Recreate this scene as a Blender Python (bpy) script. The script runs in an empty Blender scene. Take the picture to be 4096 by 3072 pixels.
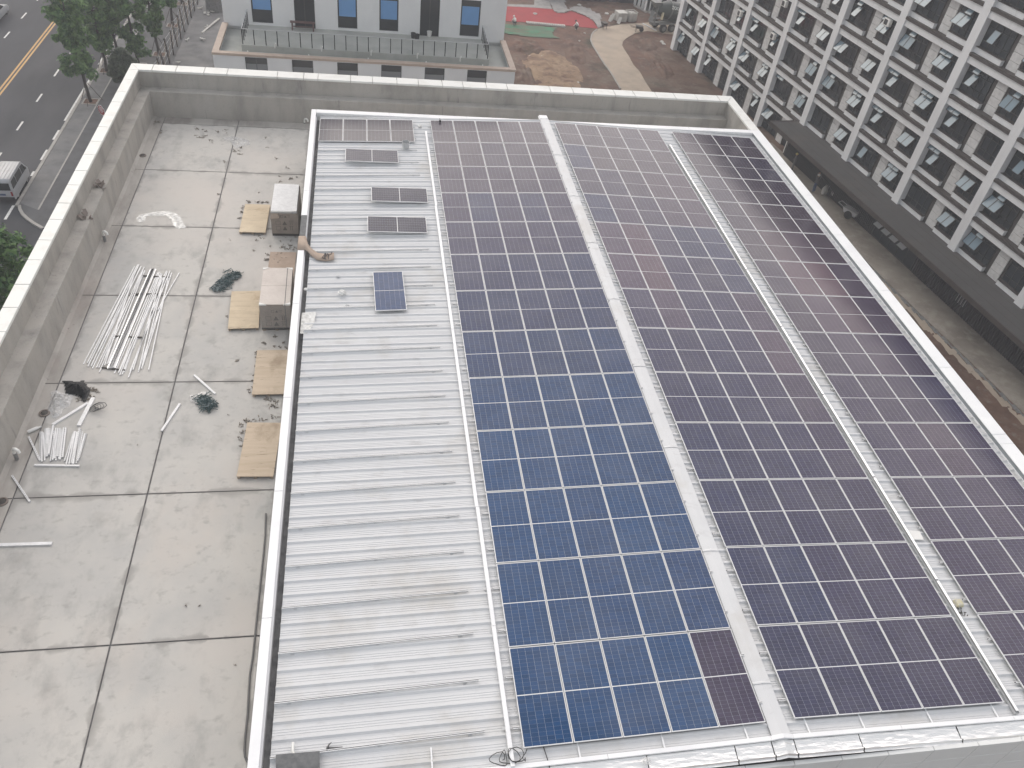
import bpy, bmesh, math, random
from mathutils import Vector, Matrix, noise
R_ = random.Random(7)
sc = bpy.context.scene
col = sc.collection

# ---------------------------------------------------------------- camera, sky, sun, exposure
F = 3220.1                                  # focal length in pixels of the 4096 px wide photograph
CAM = Vector((-9.109, -7.508, 17.716))
YAW, PITCH, ROLL = 0.2398, 0.7275, -0.1492
fw = Vector((math.sin(YAW) * math.cos(PITCH), math.cos(YAW) * math.cos(PITCH), -math.sin(PITCH)))
r0 = Vector((math.cos(YAW), -math.sin(YAW), 0)); d0 = fw.cross(r0)
RT = r0 * math.cos(ROLL) + d0 * math.sin(ROLL); DN = -r0 * math.sin(ROLL) + d0 * math.cos(ROLL)
cd = bpy.data.cameras.new('camera'); cam = bpy.data.objects.new('camera', cd); col.objects.link(cam)
cd.sensor_width = 36; cd.lens = 36 * F / 4096; cd.clip_start = 0.1; cd.clip_end = 2000
M = Matrix(((RT.x, -DN.x, -fw.x, CAM.x), (RT.y, -DN.y, -fw.y, CAM.y), (RT.z, -DN.z, -fw.z, CAM.z), (0, 0, 0, 1)))
cam.matrix_world = M
sc.camera = cam
SUN_EL, SUN_AZ = math.radians(33), math.radians(30)     # azimuth from +Y towards +X
world = bpy.data.worlds.new('World'); sc.world = world; world.use_nodes = True
wn = world.node_tree.nodes; wl = world.node_tree.links
bg = wn['Background']; bg.inputs['Strength'].default_value = 0.15
sky = wn.new('ShaderNodeTexSky'); sky.sky_type = 'NISHITA'; sky.sun_disc = False
sky.sun_elevation = SUN_EL; sky.sun_rotation = -SUN_AZ; sky.air_density = 1.6; sky.dust_density = 5.0; sky.ozone_density = 1.0
hs = wn.new('ShaderNodeHueSaturation'); hs.inputs['Saturation'].default_value = 0.45   # thin overcast: a paler sky
cl_ = wn.new('ShaderNodeMix'); cl_.data_type = 'RGBA'; cl_.inputs['Factor'].default_value = 0.55; cl_.inputs['B'].default_value = (3.66, 3.62, 3.68, 1)   # even cloud veil
wl.new(sky.outputs[0], hs.inputs['Color']); wl.new(hs.outputs[0], cl_.inputs['A']); wl.new(cl_.outputs['Result'], bg.inputs['Color'])
sl = bpy.data.lights.new('sun', 'SUN'); sl.energy = 0.9; sl.angle = math.radians(62); sl.color = (1.0, 0.88, 0.82)
sun = bpy.data.objects.new('sun', sl); col.objects.link(sun)
sd = Vector((math.sin(SUN_AZ) * math.cos(SUN_EL), math.cos(SUN_AZ) * math.cos(SUN_EL), math.sin(SUN_EL)))
sun.rotation_euler = sd.to_track_quat('Z', 'Y').to_euler(); sun.location = (0, 30, 60)
vs = sc.view_settings; vs.view_transform = 'Standard'; vs.look = 'None'; vs.gamma = 1.0; vs.exposure = 0.70; vs.use_curve_mapping = False
sc.cycles.use_denoising = True
sc.cycles.max_bounces = 6; sc.cycles.diffuse_bounces = 3; sc.cycles.glossy_bounces = 3; sc.cycles.transmission_bounces = 4; sc.cycles.transparent_max_bounces = 6

# ---------------------------------------------------------------- photo pixel -> place
def ray(u, v):
    return RT * ((u - 2048) / F) + DN * ((v - 1536) / F) + fw
def at(q, z):
    r = ray(*q); return CAM + r * ((z - CAM.z) / r.z)
def aty(q, y):
    r = ray(*q); return CAM + r * ((y - CAM.y) / r.y)
def onplane(q, p0, n):
    r = ray(*q); return CAM + r * ((p0 - CAM).dot(n) / r.dot(n))
def K(x0, y0, w):                              # crop of width w shown 2212 wide
    s = 2212 / w
    return lambda a, b: (x0 + a / s, y0 + b / s)
k00, k10, k20, k30 = K(0, 0, 1024), K(1024, 0, 1024), K(2048, 0, 1024), K(3072, 0, 1024)
k01, k11, k21, k31 = K(0, 768, 1024), K(1024, 768, 1024), K(2048, 768, 1024), K(3072, 768, 1024)
k02, k12, k22, k32 = K(0, 1536, 1024), K(1024, 1536, 1024), K(2048, 1536, 1024), K(3072, 1536, 1024)
k03, k13, k23, k33 = K(0, 2304, 1024), K(1024, 2304, 1024), K(2048, 2304, 1024), K(3072, 2304, 1024)
kst = K(100, 1480, 800)
def kb1(a, b): return (840 + a / 3.318, 680 + b / 3.318)
def kb2(a, b): return (880 + a / 3.318, 1080 + b / 3.318)
ktr = K(200, 0, 700); kgd = K(2000, 0, 720); kof = K(850, 0, 700); kor = K(1500, 0, 600); krd = K(0, 0, 480)

GZ = -17.0      # ground
ZF = -2.575     # concrete flat roof
ZC = -0.30      # top of the copings
SL = 0.0333; RX = 0.28
def zp(x): return 0.0093 - SL * abs(x - RX)     # solar panel plane
def zr(x): return zp(x) - 0.135                 # sheet roof
def onroof(q, off=0.0):                         # pixel on the left roof slope
    n = Vector((-SL, 0, 1)); return onplane(q, Vector((0, 0, off)), n)
def onroofr(q, off=0.0):
    n = Vector((SL, 0, 1)); return onplane(q, Vector((0.56, 0, off)), n)

# ---------------------------------------------------------------- materials
MATS = {}
def mat(name, c, rough=0.6, metal=0.0, n_scale=0, n_amt=0.0, c2=None, bump=0.0, b_scale=40, spec=0.5, stretch=(1, 1, 1), coord='Object', detail=6, alpha=1.0):
    if name in MATS: return MATS[name]
    m = bpy.data.materials.new(name); m.use_nodes = True; nt = m.node_tree; N = nt.nodes; L = nt.links
    b = N['Principled BSDF']; b.inputs['Roughness'].default_value = rough; b.inputs['Metallic'].default_value = metal
    b.inputs['Specular IOR Level'].default_value = spec; b.inputs['Base Color'].default_value = (*c, 1); b.inputs['Alpha'].default_value = alpha
    if n_scale or bump:
        tc = N.new('ShaderNodeTexCoord'); mp = N.new('ShaderNodeMapping'); mp.inputs['Scale'].default_value = stretch
        if coord == 'World':
            g = N.new('ShaderNodeNewGeometry'); L.new(g.outputs['Position'], mp.inputs['Vector'])
        else: L.new(tc.outputs[coord], mp.inputs['Vector'])
    if n_scale:
        nz = N.new('ShaderNodeTexNoise'); nz.inputs['Scale'].default_value = n_scale; nz.inputs['Detail'].default_value = detail; nz.inputs['Roughness'].default_value = 0.65
        L.new(mp.outputs[0], nz.inputs['Vector'])
        rp = N.new('ShaderNodeValToRGB'); L.new(nz.outputs[0], rp.inputs[0])
        d = c2 if c2 else tuple(x * (1 - n_amt) for x in c)
        rp.color_ramp.elements[0].position = 0.32; rp.color_ramp.elements[0].color = (*d, 1)
        rp.color_ramp.elements[1].position = 0.66; rp.color_ramp.elements[1].color = (*c, 1)
        L.new(rp.outputs[0], b.inputs['Base Color'])
    if bump:
        n2 = N.new('ShaderNodeTexNoise'); n2.inputs['Scale'].default_value = b_scale; n2.inputs['Detail'].default_value = 4; L.new(mp.outputs[0], n2.inputs['Vector'])
        bp = N.new('ShaderNodeBump'); bp.inputs['Strength'].default_value = bump; bp.inputs['Distance'].default_value = 0.05; L.new(n2.outputs[0], bp.inputs['Height']); L.new(bp.outputs[0], b.inputs['Normal'])
    MATS[name] = m; return m

def layered(name, base, layers, rough=0.85, bump=0.15, bscale=30, spec=0.3):
    """base colour with stains: layers = (colour, scale, lo, hi, stretch)"""
    m = bpy.data.materials.new(name); m.use_nodes = True; nt = m.node_tree; N = nt.nodes; L = nt.links
    b = N['Principled BSDF']; b.inputs['Roughness'].default_value = rough; b.inputs['Specular IOR Level'].default_value = spec
    g = N.new('ShaderNodeNewGeometry'); cur = None
    for c, s, lo, hi, st in layers:
        mp = N.new('ShaderNodeMapping'); mp.inputs['Scale'].default_value = st; mp.inputs['Location'].default_value = (s * 3.1, s * 1.7, s)
        L.new(g.outputs['Position'], mp.inputs['Vector'])
        nz = N.new('ShaderNodeTexNoise'); nz.inputs['Scale'].default_value = s; nz.inputs['Detail'].default_value = 8; nz.inputs['Roughness'].default_value = 0.62
        L.new(mp.outputs[0], nz.inputs['Vector'])
        mr = N.new('ShaderNodeMapRange'); mr.inputs['From Min'].default_value = lo; mr.inputs['From Max'].default_value = hi
        L.new(nz.outputs[0], mr.inputs['Value'])
        mx = N.new('ShaderNodeMix'); mx.data_type = 'RGBA'
        L.new(mr.outputs[0], mx.inputs['Factor']); mx.inputs['B'].default_value = (*c, 1)
        if cur is None: mx.inputs['A'].default_value = (*base, 1)
        else: L.new(cur, mx.inputs['A'])
        cur = mx.outputs['Result']
    L.new(cur, b.inputs['Base Color'])
    n2 = N.new('ShaderNodeTexNoise'); n2.inputs['Scale'].default_value = bscale; n2.inputs['Detail'].default_value = 6; L.new(g.outputs['Position'], n2.inputs['Vector'])
    bp = N.new('ShaderNodeBump'); bp.inputs['Strength'].default_value = bump; bp.inputs['Distance'].default_value = 0.05; L.new(n2.outputs[0], bp.inputs['Height']); L.new(bp.outputs[0], b.inputs['Normal'])
    MATS[name] = m; return m

layered('concrete_floor', (0.50, 0.485, 0.455), [((0.42, 0.415, 0.40), 0.35, 0.42, 0.66, (1, 1, 1)), ((0.33, 0.325, 0.31), 1.1, 0.52, 0.74, (1.3, 0.8, 1)), ((0.51, 0.475, 0.435), 0.22, 0.52, 0.7, (1, 0.6, 1)), ((0.30, 0.29, 0.275), 2.6, 0.56, 0.80, (1, 1.3, 1)), ((0.22, 0.215, 0.205), 10, 0.66, 0.80, (1, 1, 1)), ((0.52, 0.49, 0.455), 0.12, 0.5, 0.66, (1, 1, 1))], bump=0.1, bscale=50)
def joint_dirt(name, dark, width):
    nt = MATS[name].node_tree; N = nt.nodes; L = nt.links; b = N['Principled BSDF']; src = b.inputs['Base Color'].links[0].from_socket
    at_ = N.new('ShaderNodeAttribute'); at_.attribute_name = 'edge_dist'
    g = N.new('ShaderNodeNewGeometry'); nz = N.new('ShaderNodeTexNoise'); nz.inputs['Scale'].default_value = 1.3; nz.inputs['Detail'].default_value = 6; L.new(g.outputs['Position'], nz.inputs['Vector'])
    tc = N.new('ShaderNodeTexCoord'); sp = N.new('ShaderNodeSeparateXYZ'); L.new(tc.outputs['Generated'], sp.inputs[0]); mins = []
    for k in (0, 1):
        a = N.new('ShaderNodeMath'); a.operation = 'PINGPONG'; a.inputs[1].default_value = 0.5; L.new(sp.outputs[k], a.inputs[0]); m_ = N.new('ShaderNodeMath'); m_.operation = 'MULTIPLY'; m_.inputs[1].default_value = (3.8, 5.14)[k]; L.new(a.outputs[0], m_.inputs[0]); mins.append(m_.outputs[0])
    mn = N.new('ShaderNodeMath'); mn.operation = 'MINIMUM'; L.new(mins[0], mn.inputs[0]); L.new(mins[1], mn.inputs[1])
    wd = N.new('ShaderNodeMapRange'); wd.inputs['From Min'].default_value = 0.45; wd.inputs['From Max'].default_value = 0.75; wd.inputs['To Min'].default_value = 0.03; wd.inputs['To Max'].default_value = width; L.new(nz.outputs[0], wd.inputs['Value'])
    dv = N.new('ShaderNodeMath'); dv.operation = 'DIVIDE'; L.new(mn.outputs[0], dv.inputs[0]); L.new(wd.outputs[0], dv.inputs[1])
    f = N.new('ShaderNodeMapRange'); f.inputs['From Min'].default_value = 0.0; f.inputs['From Max'].default_value = 1.0; f.inputs['To Min'].default_value = 0.75; f.inputs['To Max'].default_value = 0.0; f.interpolation_type = 'SMOOTHSTEP'; L.new(dv.outputs[0], f.inputs['Value'])
    mx = N.new('ShaderNodeMix'); mx.data_type = 'RGBA'; L.new(f.outputs[0], mx.inputs['Factor']); L.new(src, mx.inputs['A']); mx.inputs['B'].default_value = (*dark, 1); L.new(mx.outputs['Result'], b.inputs['Base Color'])
joint_dirt('concrete_floor', (0.27, 0.26, 0.245), 0.5)
layered('concrete_gutter', (0.43, 0.41, 0.38), [((0.28, 0.26, 0.24), 0.8, 0.42, 0.62, (1, 0.4, 1)), ((0.40, 0.355, 0.325), 0.5, 0.54, 0.72, (1, 0.5, 1)), ((0.18, 0.17, 0.16), 5, 0.64, 0.75, (1, 1, 1))], bump=0.12)
layered('concrete_wall', (0.39, 0.37, 0.34), [((0.28, 0.27, 0.25), 1.2, 0.45, 0.68, (1, 1, 0.25)), ((0.42, 0.405, 0.38), 0.6, 0.5, 0.7, (1, 1, 0.6)), ((0.17, 0.165, 0.16), 3.2, 0.62, 0.78, (1, 1, 0.16)), ((0.24, 0.23, 0.22), 18, 0.6, 0.7, (1, 1, 1))], bump=0.12)
layered('dark_concrete', (0.2, 0.2, 0.2), [((0.13, 0.13, 0.135), 5, 0.45, 0.62, (1, 1, 1))])
layered('coping_white', (0.74, 0.745, 0.72), [((0.66, 0.66, 0.625), 1.2, 0.5, 0.7, (1, 1, 1)), ((0.6, 0.59, 0.54), 6, 0.66, 0.78, (1, 1, 1))], rough=0.5, bump=0.03)
layered('metal_white', (0.80, 0.81, 0.82), [((0.72, 0.73, 0.75), 0.8, 0.45, 0.7, (1, 1, 1)), ((0.6, 0.6, 0.6), 9, 0.66, 0.78, (1, 1, 1))], rough=0.38, bump=0.02, spec=0.5)
layered('sheet_white', (0.61, 0.62, 0.63), [((0.56, 0.57, 0.585), 0.5, 0.4, 0.7, (0.3, 1, 1)), ((0.45, 0.45, 0.45), 3.5, 0.58, 0.8, (0.4, 1, 1)), ((0.50, 0.49, 0.47), 0.35, 0.52, 0.7, (1, 1, 1))], rough=0.42, bump=0.015, spec=0.4)
layered('asphalt', (0.062, 0.064, 0.072), [((0.045, 0.047, 0.053), 0.25, 0.4, 0.65, (1, 0.3, 1)), ((0.085, 0.085, 0.09), 0.12, 0.52, 0.72, (1, 0.25, 1)), ((0.13, 0.13, 0.13), 8, 0.66, 0.76, (1, 1, 1))], bump=0.1, bscale=60)
layered('paving', (0.17, 0.17, 0.172), [((0.13, 0.13, 0.132), 1.0, 0.42, 0.66, (1, 1, 1)), ((0.21, 0.205, 0.2), 0.3, 0.5, 0.7, (1, 1, 1))])
layered('paving_dark', (0.105, 0.107, 0.112), [((0.08, 0.081, 0.085), 1.0, 0.42, 0.66, (1, 1, 1))])
layered('earth', (0.15, 0.085, 0.062), [((0.15, 0.115, 0.09), 0.10, 0.45, 0.62, (1, 1, 1)), ((0.10, 0.06, 0.047), 0.5, 0.45, 0.62, (1, 1, 1)), ((0.19, 0.165, 0.14), 1.6, 0.56, 0.72, (1, 1, 1)), ((0.05, 0.05, 0.035), 0.22, 0.56, 0.70, (1, 1, 1)), ((0.33, 0.31, 0.28), 5, 0.68, 0.74, (1, 1, 1))], bump=0.7, bscale=4)
layered('sand', (0.32, 0.23, 0.155), [((0.15, 0.09, 0.065), 0.55, 0.44, 0.6, (1, 1, 1)), ((0.25, 0.17, 0.11), 1.1, 0.45, 0.65, (1, 1, 1)), ((0.09, 0.065, 0.05), 3.5, 0.58, 0.68, (1, 1, 1))], bump=0.8, bscale=5)
layered('path_concrete', (0.42, 0.35, 0.28), [((0.34, 0.285, 0.23), 0.6, 0.42, 0.66, (1, 1, 1)), ((0.36, 0.31, 0.26), 0.2, 0.5, 0.7, (1, 1, 1))], bump=0.15)
layered('yard_concrete', (0.30, 0.27, 0.235), [((0.21, 0.185, 0.16), 0.35, 0.42, 0.66, (1, 1, 1)), ((0.36, 0.33, 0.29), 0.9, 0.5, 0.7, (1, 1, 1)), ((0.12, 0.105, 0.09), 0.16, 0.6, 0.68, (1, 1, 1))], bump=0.2)
layered('track_red', (0.33, 0.055, 0.06), [((0.28, 0.05, 0.055), 0.6, 0.42, 0.66, (1, 1, 1))], bump=0.1)
layered('green_net', (0.10, 0.17, 0.115), [((0.06, 0.21, 0.12), 0.5, 0.5, 0.66, (1, 1, 1)), ((0.15, 0.13, 0.095), 0.9, 0.5, 0.62, (0.6, 1.6, 1))], bump=0.4, bscale=6)
layered('tarp_grey', (0.33, 0.32, 0.31), [((0.24, 0.235, 0.23), 1.2, 0.42, 0.66, (1, 1, 1))], bump=0.5, bscale=3)
layered('plywood', (0.57, 0.475, 0.345), [((0.50, 0.41, 0.29), 1.6, 0.42, 0.68, (0.25, 3.5, 1)), ((0.65, 0.55, 0.40), 0.8, 0.5, 0.7, (1, 1, 1)), ((0.16, 0.11, 0.07), 3.4, 0.62, 0.70, (0.5, 6, 1)), ((0.38, 0.28, 0.17), 0.9, 0.56, 0.72, (1.4, 1, 1))], rough=0.7, bump=0.05)
layered('plywood_pale', (0.54, 0.445, 0.34), [((0.47, 0.38, 0.28), 1.6, 0.42, 0.68, (0.25, 3.5, 1)), ((0.17, 0.12, 0.08), 4.0, 0.63, 0.70, (0.5, 6, 1)), ((0.36, 0.28, 0.2), 0.9, 0.54, 0.72, (1.4, 1, 1))], rough=0.7, bump=0.05)
layered('board_brown', (0.42, 0.33, 0.265), [((0.36, 0.28, 0.22), 2, 0.42, 0.68, (1, 1, 1))], rough=0.75)
layered('carton', (0.30, 0.26, 0.225), [((0.26, 0.225, 0.2), 3, 0.42, 0.68, (1, 1, 1))], rough=0.75)
layered('carton_top', (0.55, 0.50, 0.46), [((0.49, 0.44, 0.405), 1.5, 0.42, 0.68, (1, 1, 1))], rough=0.45, bump=0.2, bscale=8)
layered('cardboard', (0.40, 0.32, 0.26), [((0.34, 0.27, 0.22), 2, 0.42, 0.68, (1, 1, 1))], rough=0.75)
layered('render_white', (0.76, 0.77, 0.77), [((0.70, 0.71, 0.715), 0.5, 0.42, 0.68, (1, 1, 0.5))], rough=0.7, bump=0.02)
layered('render_cream', (0.72, 0.73, 0.72), [((0.67, 0.68, 0.67), 0.5, 0.42, 0.68, (1, 1, 0.5))], rough=0.7, bump=0.02)
layered('tan_coping', (0.52, 0.42, 0.35), [((0.46, 0.365, 0.3), 1.5, 0.42, 0.68, (1, 1, 1))], rough=0.6, bump=0.03)
layered('terrace_floor', (0.42, 0.43, 0.40), [((0.35, 0.36, 0.34), 0.7, 0.42, 0.68, (1, 1, 1)), ((0.48, 0.485, 0.46), 0.4, 0.5, 0.7, (1, 1, 1))], bump=0.05)
layered('paint_white_building', (0.72, 0.73, 0.745), [((0.63, 0.64, 0.655), 0.6, 0.42, 0.68, (1, 1, 0.4)), ((0.5, 0.5, 0.5), 1.6, 0.6, 0.78, (1, 1, 0.12))], rough=0.6, bump=0.02)
layered('stone_panel', (0.60, 0.60, 0.60), [((0.48, 0.48, 0.48), 3, 0.42, 0.68, (1, 1, 1))], rough=0.7)
layered('brown_ledge', (0.066, 0.057, 0.054), [((0.05, 0.044, 0.042), 2, 0.42, 0.68, (1, 1, 1))], rough=0.6)
layered('canopy_top', (0.085, 0.083, 0.083), [((0.07, 0.068, 0.069), 0.5, 0.42, 0.68, (1, 1, 1)), ((0.105, 0.095, 0.088), 0.25, 0.5, 0.7, (1, 1, 1))], rough=0.7)
layered('bark', (0.055, 0.045, 0.04), [((0.035, 0.03, 0.027), 9, 0.42, 0.68, (1, 1, 0.3))], bump=0.5, bscale=25)
layered('road_white', (0.66, 0.66, 0.64), [((0.48, 0.48, 0.47), 3, 0.5, 0.7, (1, 1, 1))], rough=0.6)
layered('road_yellow', (0.55, 0.33, 0.10), [((0.46, 0.28, 0.10), 2, 0.45, 0.7, (1, 0.4, 1))], rough=0.6)
layered('kerb_stone', (0.36, 0.345, 0.325), [((0.29, 0.275, 0.26), 2, 0.45, 0.7, (1, 1, 1))], rough=0.7)
layered('van_white', (0.38, 0.39, 0.41), [((0.31, 0.31, 0.32), 2.5, 0.5, 0.75, (1, 1, 1))], rough=0.3, bump=0.0)
mat('alu', (0.80, 0.81, 0.82), 0.32, 0.75)
mat('alu_white', (0.76, 0.765, 0.77), 0.4, 0.0, n_scale=6, n_amt=0.18)
mat('galv', (0.58, 0.59, 0.60), 0.55, 0.3, n_scale=20, n_amt=0.2)
mat('frame_alu', (0.70, 0.71, 0.72), 0.4, 0.15)
mat('rail_alu', (0.66, 0.67, 0.68), 0.4, 0.25)
mat('shade_dark', (0.012, 0.012, 0.013), 0.7)
mat('rubber', (0.02, 0.02, 0.021), 0.75)
mat('cable_black', (0.02, 0.021, 0.022), 0.5)
mat('cable_grey', (0.10, 0.10, 0.10), 0.5); mat('slot_grey', (0.16, 0.16, 0.16), 0.6); mat('cable_pale', (0.20, 0.24, 0.25), 0.45)
mat('cable_green', (0.02, 0.05, 0.052), 0.4, n_scale=7, c2=(0.07, 0.12, 0.125))
mat('pvc', (0.78, 0.78, 0.75), 0.35)
mat('pvc_grey', (0.22, 0.22, 0.22), 0.5)
mat('drain', (0.06, 0.055, 0.05), 0.7)
mat('drain_rim', (0.19, 0.16, 0.14), 0.7)
mat('print_dark', (0.13, 0.115, 0.1), 0.7)
mat('iron_dark', (0.012, 0.013, 0.014), 0.6, spec=0.2)
mat('wood_post', (0.085, 0.07, 0.06), 0.8, n_scale=8, n_amt=0.35)
mat('wood_pale', (0.36, 0.29, 0.22), 0.75, n_scale=6, n_amt=0.25)
mat('bench_red', (0.13, 0.07, 0.065), 0.5)
mat('black_plastic', (0.011, 0.012, 0.014), 0.4, spec=0.25)
mat('bucket_black', (0.03, 0.031, 0.033), 0.5)
mat('bucket_white', (0.7, 0.7, 0.68), 0.4)
mat('wheel_rim', (0.35, 0.35, 0.36), 0.35, 0.6)
mat('glass_car', (0.015, 0.018, 0.02), 0.08, spec=0.6)
mat('lamp_red', (0.25, 0.02, 0.02), 0.25)
mat('lamp_clear', (0.6, 0.6, 0.6), 0.15)
mat('mixer_green', (0.025, 0.036, 0.033), 0.45, n_scale=3, n_amt=0.3)
mat('mixer_frame', (0.16, 0.165, 0.16), 0.55, n_scale=5, n_amt=0.4)
mat('letter_white', (0.7, 0.72, 0.7), 0.5)
mat('sign_red', (0.30, 0.025, 0.03), 0.4)
mat('sign_white', (0.72, 0.72, 0.72), 0.4)
mat('win_frame', (0.035, 0.037, 0.04), 0.45)
mat('win_frame_dark', (0.05, 0.045, 0.043), 0.5)
mat('film_blue', (0.15, 0.33, 0.62), 0.4, n_scale=1.5, n_amt=0.1)
mat('sheen_grey', (0.22, 0.23, 0.24), 0.6)
mat('curtain', (0.24, 0.25, 0.26), 0.8, n_scale=4, n_amt=0.3)
mat('inside_dark', (0.03, 0.03, 0.032), 0.9)
mat('dark_fin', (0.032, 0.033, 0.038), 0.6)
mat('slate', (0.14, 0.145, 0.15), 0.7, n_scale=7, c2=(0.085, 0.09, 0.095), detail=3)
mat('rubble_white', (0.55, 0.54, 0.51), 0.8, n_scale=3, n_amt=0.25)
mat('yellow_pack', (0.62, 0.55, 0.28), 0.5, n_scale=9, c2=(0.5, 0.5, 0.48))
mat('hammer_wood', (0.25, 0.16, 0.09), 0.6)
mat('steel_dark', (0.10, 0.10, 0.105), 0.4, 0.7)
mat('cloth_blue', (0.05, 0.08, 0.16), 0.85); mat('cloth_grey', (0.12, 0.12, 0.12), 0.85); mat('hat_yellow', (0.7, 0.6, 0.2), 0.4); mat('skin', (0.38, 0.23, 0.16), 0.6)

def glassy(name, c, rough, spec=0.5, trans=0.0, ior=1.5):
    m = bpy.data.materials.new(name); m.use_nodes = True; b = m.node_tree.nodes['Principled BSDF']
    b.inputs['Base Color'].default_value = (*c, 1); b.inputs['Roughness'].default_value = rough; b.inputs['Specular IOR Level'].default_value = spec
    b.inputs['Transmission Weight'].default_value = trans; b.inputs['IOR'].default_value = ior
    MATS[name] = m; return m
glassy('pane', (0.022, 0.030, 0.038), 0.07, 0.55)
glassy('sky_pane', (0.50, 0.52, 0.54), 0.15, 0.5)  # pale base colour stands for sky reflected in the opened glass
glassy('sash_pane', (0.20, 0.27, 0.32), 0.12, 0.5)  # bluish base colour stands for sky mirrored by the tilted sashes
glassy('pane_far', (0.03, 0.034, 0.038), 0.12, 0.6)
def filmy(name, c, a):
    m = bpy.data.materials.new(name); m.use_nodes = True; nt = m.node_tree; b = nt.nodes['Principled BSDF']
    b.inputs['Base Color'].default_value = (*c, 1); b.inputs['Roughness'].default_value = 0.25
    tr = nt.nodes.new('ShaderNodeBsdfTransparent'); mx = nt.nodes.new('ShaderNodeMixShader'); out = nt.nodes['Material Output']
    g = nt.nodes.new('ShaderNodeTexCoord'); nz = nt.nodes.new('ShaderNodeTexNoise'); nz.inputs['Scale'].default_value = 6; nz.inputs['Detail'].default_value = 5
    mr = nt.nodes.new('ShaderNodeMapRange'); mr.inputs['From Min'].default_value = 0.35; mr.inputs['From Max'].default_value = 0.7; mr.inputs['To Min'].default_value = a * 0.6; mr.inputs['To Max'].default_value = min(1, a * 1.5)
    nt.links.new(g.outputs['Object'], nz.inputs['Vector']); nt.links.new(nz.outputs[0], mr.inputs['Value'])
    nt.links.new(mr.outputs[0], mx.inputs[0]); nt.links.new(tr.outputs[0], mx.inputs[1]); nt.links.new(b.outputs[0], mx.inputs[2]); nt.links.new(mx.outputs[0], out.inputs[0])
    MATS[name] = m; return m
filmy('clear_film', (0.7, 0.7, 0.7), 0.42)
filmy('wrap_film', (0.75, 0.75, 0.75), 0.13)
filmy('white_film', (0.76, 0.76, 0.74), 0.85)

def foil():
    m = mat('foil', (0.86, 0.86, 0.85), 0.28, 0.55, bump=0.35, b_scale=9, coord='World', stretch=(0.6, 2.2, 1)); return m
foil()

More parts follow.
